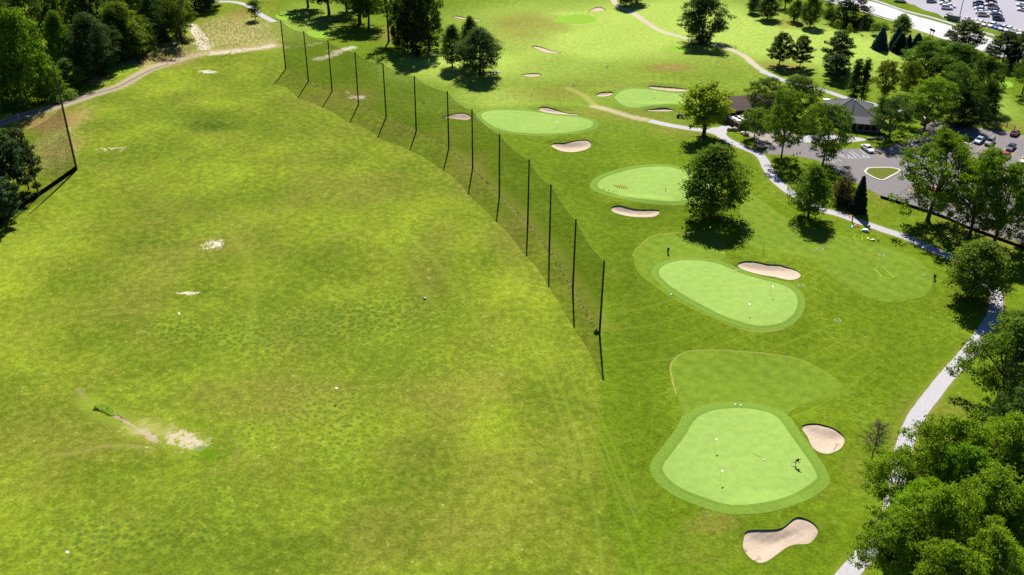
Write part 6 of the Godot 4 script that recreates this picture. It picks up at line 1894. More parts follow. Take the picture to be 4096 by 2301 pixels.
func buildings() -> void:
	var c := Vector2(61.63, -278.03)
	var yaw := 0.28
	var shed := thing("brown_shed", "low brown gabled shed with a weathered roof beside the carts", "building", on(c), yaw)
	var L := 19.0
	var D := 9.0
	var wallm := grain("brown siding", Color(0.075, 0.045, 0.036).linear_to_srgb(), 0.3, 2.0)
	var roofm := grain("brown shingle", Color(0.135, 0.10, 0.095).linear_to_srgb(), 0.35, 2.4, 0.95, 0.04)
	var eave := 3.4
	var ridge := 5.7
	var b := Buf.new()
	for e in [[Vector3(L * 0.5, eave * 0.5, 0.1), Vector3(L, eave, 0.2)], [Vector3(L * 0.5, eave * 0.5, -D + 0.1), Vector3(L, eave, 0.2)], [Vector3(0.1, eave * 0.5, -D * 0.5), Vector3(0.2, eave, D - 0.42)], [Vector3(L - 0.1, eave * 0.5, -D * 0.5), Vector3(0.2, eave, D - 0.42)]]:
		b.bx(e[0], e[1])
	for x in [0.1, L - 0.1]:
		b.flat(Vector3(x, eave, 0), Vector3(x, eave, -D), Vector3(x, ridge, -D * 0.5), Vector3(-1 if x < 1 else 1, 0, 0))
	part("wall", b.mesh(wallm), shed)
	for s in [0, 1]:
		b = Buf.new()
		var z0 := 0.6 if s == 0 else -D - 0.6
		var run := D * 0.5 + 0.6
		var ny := eave - 0.6 * (ridge - eave) / (D * 0.5)
		var m := Vector3(0, run, (ridge - ny) * (1 if s == 0 else -1)).normalized()
		for f in [0.0, 0.16]:
			b.fquad(Vector3(-0.5, ny + f, z0), Vector3(L + 0.5, ny + f, z0), Vector3(L + 0.5, ridge + 0.02 + f, -D * 0.5), Vector3(-0.5, ridge + 0.02 + f, -D * 0.5), m if f > 0 else -m)
		b.fquad(Vector3(-0.5, ny, z0), Vector3(L + 0.5, ny, z0), Vector3(L + 0.5, ny + 0.16, z0), Vector3(-0.5, ny + 0.16, z0), Vector3(0, 0, 1 if s == 0 else -1))
		for x in [-0.5, L + 0.5]:
			b.fquad(Vector3(x, ny, z0), Vector3(x, ny + 0.16, z0), Vector3(x, ridge + 0.18, -D * 0.5), Vector3(x, ridge + 0.02, -D * 0.5), Vector3(signf(x - 1), 0, 0))
		var roof := part("roof", b.mesh(roofm), shed)
		for k in 9:   # courses of shingles standing a little proud
			var f := (k + 0.5) / 9.5
			var sh := Buf.new()
			var p := Vector3(L * 0.5, lerpf(ny, ridge, f) + 0.175, lerpf(z0, -D * 0.5, f))
			sh.box(Transform3D(Basis(Vector3.RIGHT, atan2(ridge - ny, run) * (1 if s == 0 else -1)), p), Vector3(L + 0.96, 0.03, 0.36))
			part("shingle_course", sh.mesh(roofm), roof)
	b = Buf.new()
	b.bx(Vector3(-0.03, eave * 0.5 - 0.2, 0.03), Vector3(0.14, eave - 0.4, 0.14))
	part("downpipe", b.mesh(mat("pale pipe", Color(0.32, 0.28, 0.26).linear_to_srgb(), 0.6)), shed)
	b = Buf.new()
	b.bx(Vector3(-0.02, 1.05, -D * 0.6), Vector3(0.1, 2.1, 1.1))
	part("door", b.mesh(grain("shed door", Color(0.05, 0.032, 0.028).linear_to_srgb(), 0.3, 1.0)), shed)
	for x in [4.0, 9.0, 14.0]:
		b = Buf.new()
		b.bx(Vector3(x, 1.5, 0.19), Vector3(3.2, 2.6, 0.08))
		part("bay_door", b.mesh(mat("bay dark", Color(0.02, 0.016, 0.015), 0.8)), shed)
	# the enclosure for the carts
	var board := grain("enclosure boards", Color(0.085, 0.055, 0.042).linear_to_srgb(), 0.35, 1.2)
	var post_m := mat("pale pipe", Color.WHITE)
	var corners := pts([62.08, -277.81, 64.61, -271.09, 67.9, -272.27, 72.38, -274.02])
	for k in 3:
		var p := corners[k]
		var q := corners[k + 1]
		var f := thing("board_fence", ["brown board fence with pale posts in front of the cart roofs", "brown board fence facing the boulders", "brown board fence running right under the airy trees"][k], "fence", on(p), -(q - p).angle(), "fence round the golf carts")
		var l := p.distance_to(q)
		var n := int(l / 2.2)
		for s in n + 1:
			var w := Buf.new()
			w.bx(Vector3(l * s / n, 1.05, 0.09), Vector3(0.12, 2.15, 0.1))
			part("post", w.mesh(post_m), f)
		var boards := int(l / 0.42)
		for s in boards:
			var w := Buf.new()
			w.bx(Vector3((s + 0.5) * l / boards, 1.0 + 0.02 * sin(s * 2.3), 0), Vector3(l / boards - 0.025, 1.9, 0.05))
			part("board", w.mesh(board), f)
		var rail := Buf.new()
		rail.bx(Vector3(l * 0.5, 2.0, 0.0), Vector3(l, 0.09, 0.12))
		part("rail", rail.mesh(post_m), f)
	# the grey-roofed clubhouse
	var g := Vector2(99.13, -281.25)
	var club := thing("clubhouse", "clubhouse with a dark grey hipped roof among the trees", "building", on(g), -0.23)
	var grey := grain("grey shingle", Color(0.085, 0.088, 0.098).linear_to_srgb(), 0.3, 2.4, 0.95, 0.04)
	var siding := grain("grey siding", Color(0.16, 0.17, 0.19).linear_to_srgb(), 0.15, 2.0)
	b = Buf.new()
	b.bx(Vector3(0, 1.6, 0), Vector3(12.0, 3.2, 11.0))
	b.bx(Vector3(2.5, 1.3, 7.5), Vector3(11.0, 2.6, 3.9))
	part("wall", b.mesh(siding), club)
	b = Buf.new()
	var apex := Vector3(0, 6.4, 0)
	var ring := [Vector3(-6.8, 3.1, -6.3), Vector3(6.8, 3.1, -6.3), Vector3(6.8, 3.1, 6.3), Vector3(-6.8, 3.1, 6.3)]
	for k in 4:
		b.flat(ring[k], ring[(k + 1) % 4], apex, Vector3(ring[k].x + ring[(k + 1) % 4].x, 4, ring[k].z + ring[(k + 1) % 4].z))
		b.fquad(ring[k], ring[(k + 1) % 4], ring[(k + 1) % 4] - Vector3(0, 0.2, 0), ring[k] - Vector3(0, 0.2, 0), ring[k] + ring[(k + 1) % 4])
	b.fquad(ring[0] - Vector3(0, 0.2, 0), ring[1] - Vector3(0, 0.2, 0), ring[2] - Vector3(0, 0.2, 0), ring[3] - Vector3(0, 0.2, 0), Vector3.DOWN)
	var roof := part("roof", b.mesh(grey), club)
	for k in 4:
		var hip := Buf.new()
		hip.tube(ring[k] + Vector3(0, 0.03, 0), apex + Vector3(0, 0.03, 0), 0.09, 0.09, 5)
		part("hip_cap", hip.mesh(mat("hip cap", Color(0.16, 0.16, 0.17).linear_to_srgb(), 0.8)), roof)
	b = Buf.new()
	b.fquad(Vector3(-4.0, 3.3, 5.6), Vector3(9.0, 3.3, 5.6), Vector3(9.0, 2.6, 10.4), Vector3(-4.0, 2.6, 10.4), Vector3(0, 1, 0.1))
	b.fquad(Vector3(-4.0, 2.6, 10.4), Vector3(9.0, 2.6, 10.4), Vector3(9.0, 2.42, 10.4), Vector3(-4.0, 2.42, 10.4), Vector3(0, 0, 1))
	b.fquad(Vector3(-4.0, 3.1, 5.6), Vector3(9.0, 3.1, 5.6), Vector3(9.0, 2.42, 10.4), Vector3(-4.0, 2.42, 10.4), Vector3(0, -1, 0))
	part("porch_roof", b.mesh(grey), club)
	for x in [-2.0, 2.6, 4.4, 6.2]:
		b = Buf.new()
		b.bx(Vector3(x, 1.4, 9.48), Vector3(1.5, 1.7, 0.1))
		var w := part("window", b.mesh(mat("window frame", Color(0.3, 0.3, 0.3))), club)
		b = Buf.new()
		b.bx(Vector3(x, 1.4, 9.54), Vector3(1.3, 1.5, 0.04))
		part("pane", b.mesh(mat("dark pane", Color(0.02, 0.024, 0.03), 0.1)), w)
	b = Buf.new()
	b.bx(Vector3(0.6, 1.05, 9.5), Vector3(1.1, 2.1, 0.12))
	part("door", b.mesh(mat("club door", Color(0.06, 0.06, 0.07), 0.5)), club)
	b = Buf.new()
	b.bx(Vector3(-2.6, 3.5, 7.6), Vector3(0.7, 0.5, 0.5))
	part("roof_vent", b.mesh(mat("white metal", Color(0.8, 0.8, 0.8), 0.5)), club)


func vehicles() -> void:
	for e in [["white", 0.78, 0.79, 0.80], ["silver", 0.50, 0.52, 0.55], ["bluesilver", 0.34, 0.40, 0.50], ["grey", 0.16, 0.165, 0.18], ["black", 0.012, 0.012, 0.014], ["navy", 0.012, 0.02, 0.05], ["blue", 0.04, 0.10, 0.32], ["red", 0.30, 0.012, 0.03], ["maroon", 0.14, 0.008, 0.03], ["beige", 0.52, 0.48, 0.40], ["purple", 0.06, 0.035, 0.075], ["greyblue", 0.16, 0.20, 0.27], ["olive", 0.16, 0.15, 0.11]]:
		paint_mat(e[0], e[1], e[2], e[3])
	for s in 4:
		car_shapes.append(car_shape(s))
	var near := "cars in the club car park"
	var upr := 0.88
	var dwn := upr + PI
	car(0, "maroon", Vector2(143.07, -269.6), upr, "dark red saloon at the upper edge of the car park", near)
	car(0, "bluesilver", Vector2(130.58, -263.87), dwn, "silver-blue saloon beside the kerbed grass island", near)
	car(1, "grey", Vector2(133.03, -262.59), dwn, "grey estate with a roof rack right of the silver-blue saloon", near)
	car(0, "navy", Vector2(132.07, -256.08), upr, "dark blue saloon half behind leaves below the grey estate", near)
	car(0, "navy", Vector2(137.3, -258.72), dwn, "dark blue saloon facing down, right of the yellow cross line", near)
	car(0, "red", Vector2(133.55, -253.17), upr, "bright red saloon tail toward the viewer in the car park", near)
	car(0, "white", Vector2(137.28, -249.45), dwn, "white car cut by the right edge in the car park", near)
	car(0, "white", Vector2(115.68, -252.15), dwn, "white car glimpsed through the tallest tree by the island", near)
	car(2, "bluesilver", Vector2(112.73, -248.17), dwn, "pale blue car under the tree left of the glimpsed white one", near)
	var lot := -0.68
	car(1, "red", Vector2(104.82, -228.13), lot, "red car behind the pale forked trunk", near)
	car(2, "maroon", Vector2(106.49, -226.16), lot + PI, "dark red car right of the pale forked trunk", near)
	car(0, "white", Vector2(110.07, -223.99), lot, "white car under the branches between two trunks", near)
	car(0, "silver", Vector2(116.09, -218.09), lot + PI, "silver car under the leaning tree", near)
	car(0, "black", Vector2(116.69, -214.71), lot, "black car in deep shade below the silver one", near)
	car(0, "black", Vector2(121.43, -279.93), dwn, "dark car in deep shade beyond the clubhouse trees", near)
	car(0, "white", Vector2(97.13, -256.82), -1.29, "white coupe parked beside the blue-lined bays", near)
	car(1, "silver", Vector2(72.13, -102.41), -2.17, "silver car cut by the lower right corner on the shaded road", "")
	car(2, "maroon", Vector2(141.18, -405.79), -1.04, "dark red hatchback driving along the pale road", "")
	car(0, "black", Vector2(163.43, -371.1), -1.15, "dark car on the road half hidden by the spreading pine", "")
	var far := "cars in the far car park"
	var lft := -0.28
	for e in [
		[3, "white", 160.31, -420.75, 0, "white van at the top edge, farthest left in the far car park"], [2, "greyblue", 172.99, -419.47, 0, "grey-blue hatchback standing alone in the far car park"],
		[1, "olive", 179.29, -421.28, 1, "olive sport utility at the top of the left cluster"], [0, "white", 177.27, -415.81, 1, "pale saloon second in the left cluster of the far car park"],
		[0, "white", 177.48, -411.52, 0, "white car mostly behind the white sport utility of the left cluster"], [1, "white", 175.23, -408.5, 0, "white sport utility nearest in the left cluster"],
		[0, "black", 191.58, -417.35, 1, "black saloon at the top of the middle left column"], [0, "navy", 189.78, -412.83, 1, "dark saloon second in the middle left column"],
		[0, "white", 188.61, -408.48, 1, "white saloon third in the middle left column"], [1, "bluesilver", 188.15, -405.71, 0, "pale blue car fourth in the middle left column"],
		[0, "white", 186.83, -402.42, 0, "white saloon fifth in the middle left column"], [1, "beige", 185.95, -398.24, 0, "beige sport utility nearest in the middle left column"],
		[1, "grey", 199.33, -424.77, 0, "dark car at the top edge of the middle right column"], [1, "navy", 197.67, -419.36, 0, "big dark blue sport utility second in the middle right column"],
		[0, "white", 195.07, -414.45, 1, "white car third in the middle right column"], [2, "maroon", 195.24, -411.73, 0, "dark red car fourth in the middle right column"],
		[0, "black", 193.8, -407.86, 1, "black car fifth in the middle right column"], [1, "greyblue", 192.99, -403.55, 0, "grey-blue car sixth in the middle right column"],
		[0, "white", 191.63, -400.63, 0, "white car seventh in the middle right column"], [2, "purple", 191.14, -397.51, 0, "purple-black car eighth in the middle right column"],
		[1, "navy", 189.51, -392.58, 0, "dark blue sport utility nearest in the middle right column"],
		[0, "white", 208.41, -414.63, 1, "white car at the right edge, upper one in the far car park"], [0, "white", 205.54, -407.31, 1, "white car at the right edge, lower one in the far car park"], [0, "black", 212.17, -424.4, 1, "dark car at the upper right corner"]]:
		car(e[0], e[1], Vector2(e[2], e[3]), lft + PI * e[4], e[5], far)
	var row := -2.41
	var k := 0
	for e in [[2, "black", 171.22, -396.36, "black and white car, first of the row along the verge"], [0, "white", 172.89, -394.92, "white car second in the row along the verge"], [0, "silver", 176.63, -392.03, "silver car by the light pole in the row along the verge"], [0, "white", 178.78, -389.02, "white car in the verge row just right of the light pole"],
		[0, "white", 180.07, -387.25, "white car in the verge row above the spreading pine"], [0, "beige", 181.41, -385.05, "cream car in the verge row above the gap in the trees"], [1, "white", 183.17, -383.34, "white sport utility in the middle of the verge row"], [2, "blue", 184.39, -381.45, "bright blue car in the verge row"], [1, "silver", 185.72, -379.86, "silver sport utility next to the blue car"],
		[1, "white", 187.17, -378.24, "white sport utility toward the right of the verge row"], [0, "silver", 188.68, -376.48, "silver car third from the right in the verge row"], [0, "white", 189.9, -374.79, "white car second from the right in the verge row"], [2, "silver", 191.01, -373.26, "silver car cut by the right edge in the verge row"]]:
		car(e[0], e[1], Vector2(e[2], e[3]), row, e[4], "cars parked nose to the verge")
		k += 1
	# golf carts
	var shape := cart_shape()
	var spots := pts([63.51, -277.07, 65.28, -277.6, 66.74, -277.98, 64.08, -275.51, 66.01, -275.99, 64.78, -273.75, 66.76, -274.54, 67.62, -275.98, 67.75, -278.39])
	var yaw := -1.21 + 0.5
	var place := ["at the left corner by the shed", "second in the row against the shed", "third in the row against the shed", "at the fence in the middle row", "in the centre of the enclosure", "nearest the corner of the board fence", "right of the corner cart", "under the airy tree at the right", "last in the row against the shed"]
	for i in spots.size():
		cart(shape, "white-roofed golf cart " + place[i], spots[i], yaw, "golf carts in the enclosure")
	cart(shape, "white-roofed golf cart behind the trees, left of a pair", Vector2(74.46, -277.27), yaw + 1.2, "golf carts behind the trees")
	cart(shape, "white-roofed golf cart behind the trees, right of a pair", Vector2(74.76, -275.97), yaw + 1.2, "golf carts behind the trees")
	cart(shape, "white-roofed golf cart on the lawn left of the grey roof", Vector2(94.84, -292.82), 2.4, "golf carts on the lawn")
	cart(shape, "white-roofed golf cart beside the other on the lawn by the grey roof", Vector2(95.59, -292.9), 2.4, "golf carts on the lawn")
	cart(shape, "white-roofed golf cart in the shade beyond the clubhouse", Vector2(119.84, -278.03), 1.0, "")
	shape.free()


func cart(shape: Node3D, label: String, p: Vector2, yaw: float, group: String) -> void:
	var o: Node3D = shape.duplicate()
	o.name = numbered("golf_cart")
	add_child(o, true)
	o.position = on(p, 0.03)
	o.rotation.y = yaw
	tag(o, label, "golf cart", group)


func small_things() -> void:
	# people
	var brown := Color(0.16, 0.10, 0.08)
	person(Vector2(45.06, -122.93), -0.25, {"hip": Vector3(0, 0.9, 0), "chest": Vector3(0.3, 1.27, 0), "neck": Vector3(0.42, 1.4, 0), "head": Vector3(0.55, 1.47, 0), "face": Vector3(0.75, -0.6, 0).normalized(),
		"knee": [Vector3(0.05, 0.47, 0.1), Vector3(-0.18, 0.52, -0.1)], "ankle": [Vector3(0, 0.09, 0.1), Vector3(-0.58, 0.42, -0.12)], "toe": [Vector3(1, 0, 0.1), Vector3(-0.1, -1, 0)],
		"elbow": [Vector3(0.42, 0.98, 0.26), Vector3(0.36, 0.98, -0.26)], "hand": [Vector3(0.5, 0.74, 0.1), Vector3(0.5, 0.78, -0.06)]},
		{"shorts": true, "shirt": brown, "legs": Color(0.72, 0.70, 0.66), "shoe": Color(0.85, 0.85, 0.85), "cap": true, "top": Color(0.62, 0.55, 0.5)}, "golfer in a brown top leaning forward on one leg on the lowest green")
	var stand := {"hip": Vector3(0, 0.92, 0), "chest": Vector3(0.03, 1.34, 0), "neck": Vector3(0.05, 1.5, 0), "head": Vector3(0.07, 1.62, 0), "face": Vector3(0.97, -0.2, 0).normalized(),
		"knee": [Vector3(0.03, 0.49, 0.12), Vector3(0.02, 0.49, -0.11)], "ankle": [Vector3(-0.02, 0.09, 0.13), Vector3(-0.02, 0.09, -0.12)], "toe": [Vector3(1, 0, 0.15), Vector3(1, 0, -0.15)],
		"elbow": [Vector3(0.02, 1.08, 0.27), Vector3(0.0, 1.08, -0.27)], "hand": [Vector3(0.14, 0.86, 0.2), Vector3(0.14, 0.86, -0.2)]}
	var blk := Color(0.025, 0.025, 0.03)
	person(Vector2(34.34, -195.06), -1.1, stand, {"shorts": false, "shirt": blk, "legs": blk, "shoe": Color(0.03, 0.03, 0.03), "cap": true, "top": Color(0.8, 0.8, 0.8)}, "person in black with a white cap above the row of orange markers")
	var reach_ := stand.duplicate(true)
	reach_.elbow = [Vector3(0.28, 1.4, 0.22), Vector3(0.02, 1.08, -0.27)]
	reach_.hand = [Vector3(0.46, 1.58, 0.2), Vector3(0.14, 0.86, -0.2)]
	person(Vector2(79.78, -211.49), 2.4, reach_, {"shorts": false, "shirt": blk, "legs": Color(0.03, 0.03, 0.04), "shoe": Color(0.05, 0.05, 0.05), "cap": false, "top": Color(0.05, 0.03, 0.02)}, "person in black reaching out beside the cart path")
	person(Vector2(89.19, -184.03), 3.3, {"hip": Vector3(-0.12, 0.88, 0), "chest": Vector3(0.28, 1.02, 0), "neck": Vector3(0.43, 0.98, 0), "head": Vector3(0.55, 0.92, 0), "face": Vector3(0.5, -0.86, 0).normalized(),
		"knee": [Vector3(0.02, 0.47, 0.15), Vector3(-0.02, 0.47, -0.15)], "ankle": [Vector3(-0.08, 0.09, 0.17), Vector3(-0.1, 0.09, -0.17)], "toe": [Vector3(1, 0, 0.1), Vector3(1, 0, -0.1)],
		"elbow": [Vector3(0.36, 0.7, 0.22), Vector3(0.36, 0.7, -0.22)], "hand": [Vector3(0.46, 0.42, 0.14), Vector3(0.46, 0.42, -0.14)]},
		{"shorts": false, "shirt": Color(0.03, 0.035, 0.045), "legs": blk, "shoe": Color(0.04, 0.04, 0.04), "cap": true, "top": Color(0.85, 0.85, 0.85)}, "person in dark clothes bending over left of the round tree at the right")
	# flags
	var pale_blue := Color(0.55, 0.62, 0.75)
	flagstick(Vector2(46.64, -169.06), 2.25, pale_blue, "flagstick near the lower edge of the practice green with two flags")
	flagstick(Vector2(52.83, -176.27), 2.3, pale_blue, "flagstick near the right end of the practice green with two flags")
	flagstick(Vector2(33.03, -127.25), 2.2, pale_blue, "upper flagstick on the lowest green")
	flagstick(Vector2(32.53, -119.35), 2.15, pale_blue, "lower flagstick on the lowest green")
	flagstick(Vector2(12.2, -270.3), 1.68, Color(0.12, 0.2, 0.5), "flagstick on the oval green by the net")
	flagstick(Vector2(43.16, -296.94), 1.91, Color(0.8, 0.75, 0.15), "flagstick on the green near the shed")
	flagstick(Vector2(-64.46, -164.27), 2.44, Color(0.85, 0.8, 0.05), "yellow target flag on the driving range", "target_flag")
	flagstick(Vector2(-30.27, -140.28), 2.54, Color(0.05, 0.07, 0.45), "dark blue target flag on the driving range", "target_flag")
	flagstick(Vector2(-61.46, -101.2), 2.65, Color(0.72, 0.82, 0.92), "white target flag at the bottom left of the driving range", "target_flag")
	var pole := thing("flagpole", "tall flagpole with a drooping dark blue flag on the right lawn", "flagpole", on(Vector2(155.79, -308.77)))
	var b := Buf.new()
	var ph := 4.7
	b.tube(Vector3.ZERO, Vector3(0, ph, 0), 0.08, 0.05, 8)
	part("mast", b.mesh(mat("flag pole", Color.WHITE)), pole)
	b = Buf.new()
	b.ball(Vector3(0, ph + 0.08, 0), Vector3.ONE * 0.11, 5, 8)
	part("finial", b.mesh(mat("gilt", Color(0.6, 0.5, 0.2), 0.3, 0.8)), pole)
	b = Buf.new()
	for k in 6:
		var z0 := -k * 0.28
		var z1 := -(k + 1) * 0.28
		b.fquad(Vector3(z0 * 0.7, ph - 0.2 - k * 0.1, 0.12 * sin(k * 1.6)), Vector3(z1 * 0.7, ph - 0.3 - k * 0.1, 0.12 * sin((k + 1) * 1.6)), Vector3(z1 * 0.7, ph - 1.9 - k * 0.16, 0.12 * sin((k + 1) * 1.6)), Vector3(z0 * 0.7, ph - 1.75 - k * 0.16, 0.12 * sin(k * 1.6)), Vector3(0, 0, 1))
	part("flag", b.mesh(mat("flag blue", Color(0.03, 0.04, 0.16), 0.8)), pole)
	# short-game targets
	var orange := mat("orange plastic", Color(0.85, 0.24, 0.03).linear_to_srgb(), 0.5)
	var n := 0
	for e in [Vector2(31.75, -191.19), Vector2(32.95, -191.78), Vector2(34.3, -192.25), Vector2(35.77, -192.56), Vector2(37.39, -192.77), Vector2(39.05, -192.9), Vector2(40.63, -192.88), Vector2(42.28, -192.83)]:
		disc("orange_marker", e, 0.17, 0.07, orange, "orange marker disc, %s from the left in the row behind the two-flag green" % ["first", "second", "third", "fourth", "fifth", "sixth", "seventh", "eighth"][n], "marker", "orange markers in a row")
		n += 1
	n = 0
	for e in [Vector2(70.14, -199.56), Vector2(70.34, -198.22), Vector2(79.61, -195), Vector2(79.4, -193.56), Vector2(62.39, -181.39), Vector2(63.24, -180.62), Vector2(90.91, -199.79), Vector2(92.61, -199.56), Vector2(61.77, -169.42), Vector2(60.95, -168.09), Vector2(87.25, -174.97), Vector2(87.69, -173.34)]:
		disc("orange_marker", e, 0.17, 0.07, orange, ["upper orange marker of the pair left of the upper left hoop", "lower orange marker of the pair right of the upper left hoop", "upper orange marker beside the hoop near the yellow rope", "lower orange marker beside the hoop near the yellow rope", "left orange marker by the hoop at the end of the long bunker", "right orange marker by the hoop at the end of the long bunker", "left orange marker in dappled shade by the path", "right orange marker in dappled shade by the path", "upper orange marker by the lowest hoop", "lower orange marker by the lowest hoop", "upper orange marker at the edge of the round tree's shade", "lower orange marker at the edge of the round tree's shade"][n], "marker", "orange markers in pairs")
		n += 1
	hoop(Vector2(68.73, -197.73), 0.6, "white hoop upper left on the right-hand turf, with two orange markers")
	hoop(Vector2(81.64, -195.35), 0.6, "white hoop near the yellow-green rope outline")
	hoop(Vector2(60.18, -180.78), 0.6, "white hoop at the right end of the long bunker")
	hoop(Vector2(64.44, -168.08), 0.6, "white hoop farthest down, right of the two-flag green")
	var yel := mat("yellow rope", Color(0.62, 0.85, 0.08).linear_to_srgb(), 0.6)
	rope(pts([78.09, -189.08, 80.08, -189.64, 80.98, -184.84, 79.77, -184.2, 78.53, -185.44]), true, "large yellow-green rope outline on the right-hand turf", yel)
	rope(pts([77.76, -203.77, 78.71, -204.84, 79.9, -204.18, 79.51, -202.42, 78.04, -202.83]), true, "small yellow-green rope outline near the pile of bags", yel)
	rope(pts([89.34, -183.63, 89.32, -182.69, 90.32, -183.23]), false, "short yellow-green rope at the feet of the bending person", yel)
	var red := mat("red foam", Color(0.75, 0.10, 0.08).linear_to_srgb(), 0.7)
	var pink := mat("pink foam", Color(0.80, 0.35, 0.32).linear_to_srgb(), 0.7)
	var cyan := mat("blue foam", Color(0.10, 0.55, 0.72).linear_to_srgb(), 0.7)
	stick("foam_stick", Vector2(79.28, -209.13), Vector2(80.94, -210.81), 0.09, pink, "pink foam stick, upper one of the pile by the path", "stick", "foam sticks by the path")
	stick("foam_stick", Vector2(79.77, -208.75), Vector2(80.94, -209.88), 0.09, red, "red foam stick, lower one of the pile by the path", "stick", "foam sticks by the path")
	stick("foam_stick", Vector2(78.79, -208.27), Vector2(79.35, -209.87), 0.11, cyan, "light blue foam stick left of the red ones", "stick", "foam sticks by the path")
	stick("foam_stick", Vector2(80.8, -203.51), Vector2(81.64, -202.66), 0.09, yel, "yellow-green foam stick beside the small rope outline", "stick", "foam sticks by the path")
	stick("foam_stick", Vector2(80.76, -202.94), Vector2(81.46, -203.88), 0.09, yel, "shorter yellow-green foam stick crossing the other", "stick", "foam sticks by the path")
	stick("red_flag_stick", Vector2(79.88, -214.11), Vector2(80.37, -215.13), 0.13, red, "red rolled flag lying on the path edge behind the reaching person", "stick")
	stick("marker_pole", Vector2(60.3, -211.07), Vector2(60.62, -211.9), 0.05, red, "thin reddish pole on the turf right of the big maple", "pole")
	for e in [[Vector2(55.46, -195.8), 2.08, Color(0.05, 0.30, 0.30), "thin teal post above the long bunker"], [Vector2(67.51, -207.78), 1.54, Color(0.4, 0.05, 0.04), "thin dark red post in the round tree's shadow"]]:
		var o := Buf.new()
		o.tube(Vector3.ZERO, Vector3(0, e[1], 0), 0.05, 0.05, 8)
		o.ball(Vector3(0, e[1], 0), Vector3.ONE * 0.06, 4, 8)
		var m := part("marker_post", o.mesh(mat("post %s" % e[2], (e[2] as Color).linear_to_srgb(), 0.5)), self)
		m.position = on(e[0])
		tag(m, e[3], "post")
	for e in [[Vector2(81.6, -207.11), 0.75, "big white bag lying by the cart path"], [Vector2(82.02, -202.71), 0.42, "small white bag beside the yellow foam sticks"]]:
		var o := thing("kit_bag", e[2], "bag", on(e[0]))
		var r: float = e[1]
		var w := Buf.new()
		w.ball(Vector3(0, r * 0.42, 0), Vector3(r, r * 0.45, r * 0.72), 7, 12)
		part("sack", w.mesh(mat("white cloth", Color(0.82, 0.82, 0.85), 0.8)), o)
		w = Buf.new()
		w.tube(Vector3(-r * 0.8, r * 0.5, 0), Vector3(-r * 1.5, r * 0.3, 0.1), r * 0.25, r * 0.1, 8)
		part("neck", w.mesh(mat("white cloth", Color.WHITE)), o)
	for e in [[Vector2(82.85, -208.94), 0.42, Color(0.5, 0.5, 0.46), "grey ball behind the big white bag"], [Vector2(82.07, -206.22), 0.2, Color(0.05, 0.3, 0.4), "small blue ball right of the big white bag"], [Vector2(83.23, -202.66), 0.22, Color(0.4, 0.42, 0.1), "olive ball right of the small white bag"]]:
		var o := Buf.new()
		o.ball(Vector3(0, e[1], 0), Vector3.ONE * e[1], 8, 12)
		var m := part("play_ball", o.mesh(mat("ball %s" % e[2], e[2], 0.5)), self)
		m.position = on(e[0], 0.02)
		tag(m, e[3], "ball")
	var white := mat("white plastic", Color(0.85, 0.85, 0.83), 0.5)
	for e in [[Vector2(82.95, -208.33), 0.42, "white disc right of the big white bag"], [Vector2(87.5, -185.65), 0.3, "pale yellow disc left of the bending person"], [Vector2(32.57, -176.31), 0.32, "white disc at the lower left rim of the two-flag green"], [Vector2(47.81, -186.78), 0.32, "white disc at the left end of the long bunker"], [Vector2(38.74, -139.35), 0.28, "left white marker on the apron above the lowest green"], [Vector2(39.69, -139.24), 0.28, "right white marker on the apron above the lowest green"], [Vector2(29.42, -112.5), 0.14, "right white marker below the lowest green"], [Vector2(28.98, -112.53), 0.12, "left white marker below the lowest green"], [Vector2(40.47, -124.22), 0.24, "white towel beside the club on the lowest green"], [Vector2(46.24, -124.54), 0.08, "white ball by the golfer's head"], [Vector2(46.41, -122.77), 0.08, "white ball right of the golfer"]]:
		disc("white_marker", e[0], e[1], 0.08, white, e[2], "marker")
	stick("golf_club", Vector2(39.03, -126.09), Vector2(40.06, -124.94), 0.022, mat("club shaft", Color(0.03, 0.03, 0.03), 0.4), "dark golf club lying on the lowest green", "golf club")
	for e in [[Vector2(33.46, -105.47), Vector2(33.81, -104.94), "rake lying at the left end of the kidney-shaped bunker"], [Vector2(52.45, -127.47), Vector2(53.5, -129.13), "rake lying at the right side of the rounded bunker"], [Vector2(34.47, -102.84), Vector2(35.43, -103.7), "rake lying at the near edge of the kidney-shaped bunker"]]:
		var d: Vector3 = on(e[1], -0.1) - on(e[0], -0.1)
		var o := thing("bunker_rake", e[2], "rake", on(e[0], 0.0))
		var w := Buf.new()
		w.tube(Vector3(0, 0.05, 0), d + Vector3(0, 0.05, 0), 0.022, 0.022, 6)
		part("handle", w.mesh(mat("rake wood", Color(0.12, 0.08, 0.05), 0.8)), o)
		w = Buf.new()
		var s := d.normalized().cross(Vector3.UP) * 0.35
		w.tube(d - s + Vector3(0, 0.05, 0), d + s + Vector3(0, 0.05, 0), 0.03, 0.03, 6)
		part("head", w.mesh(mat("car trim", Color.BLACK)), o)
	# cones on the second green
	n = 0
	for r in 3:
		for k in 6:
			var p := Vector2(25.35, -229.94) + Vector2(k * 0.5 + r * 0.35, r * 0.75 + k * 0.12)
			disc("training_cone", p, 0.15, 0.28, orange, "orange cone %s in the %s row of the block by the big maple" % [["leftmost", "second", "third", "fourth", "fifth", "rightmost"][k], ["far", "middle", "near"][r]], "cone", "block of orange training cones")
	for e in [[Vector2(22.7, -227.73), "orange cone lowest left on the green by the big maple"], [Vector2(23.81, -226.96), "orange cone second from the left on the green by the big maple"], [Vector2(24.84, -226.15), "orange cone third from the left on the green by the big maple"], [Vector2(37.81, -227.15), "orange cone, upper of two near the middle of that green"], [Vector2(37.77, -225.93), "orange cone, lower of two near the middle of that green"]]:
		disc("training_cone", e[0], 0.15, 0.28, orange, e[1], "cone", "loose orange training cones")
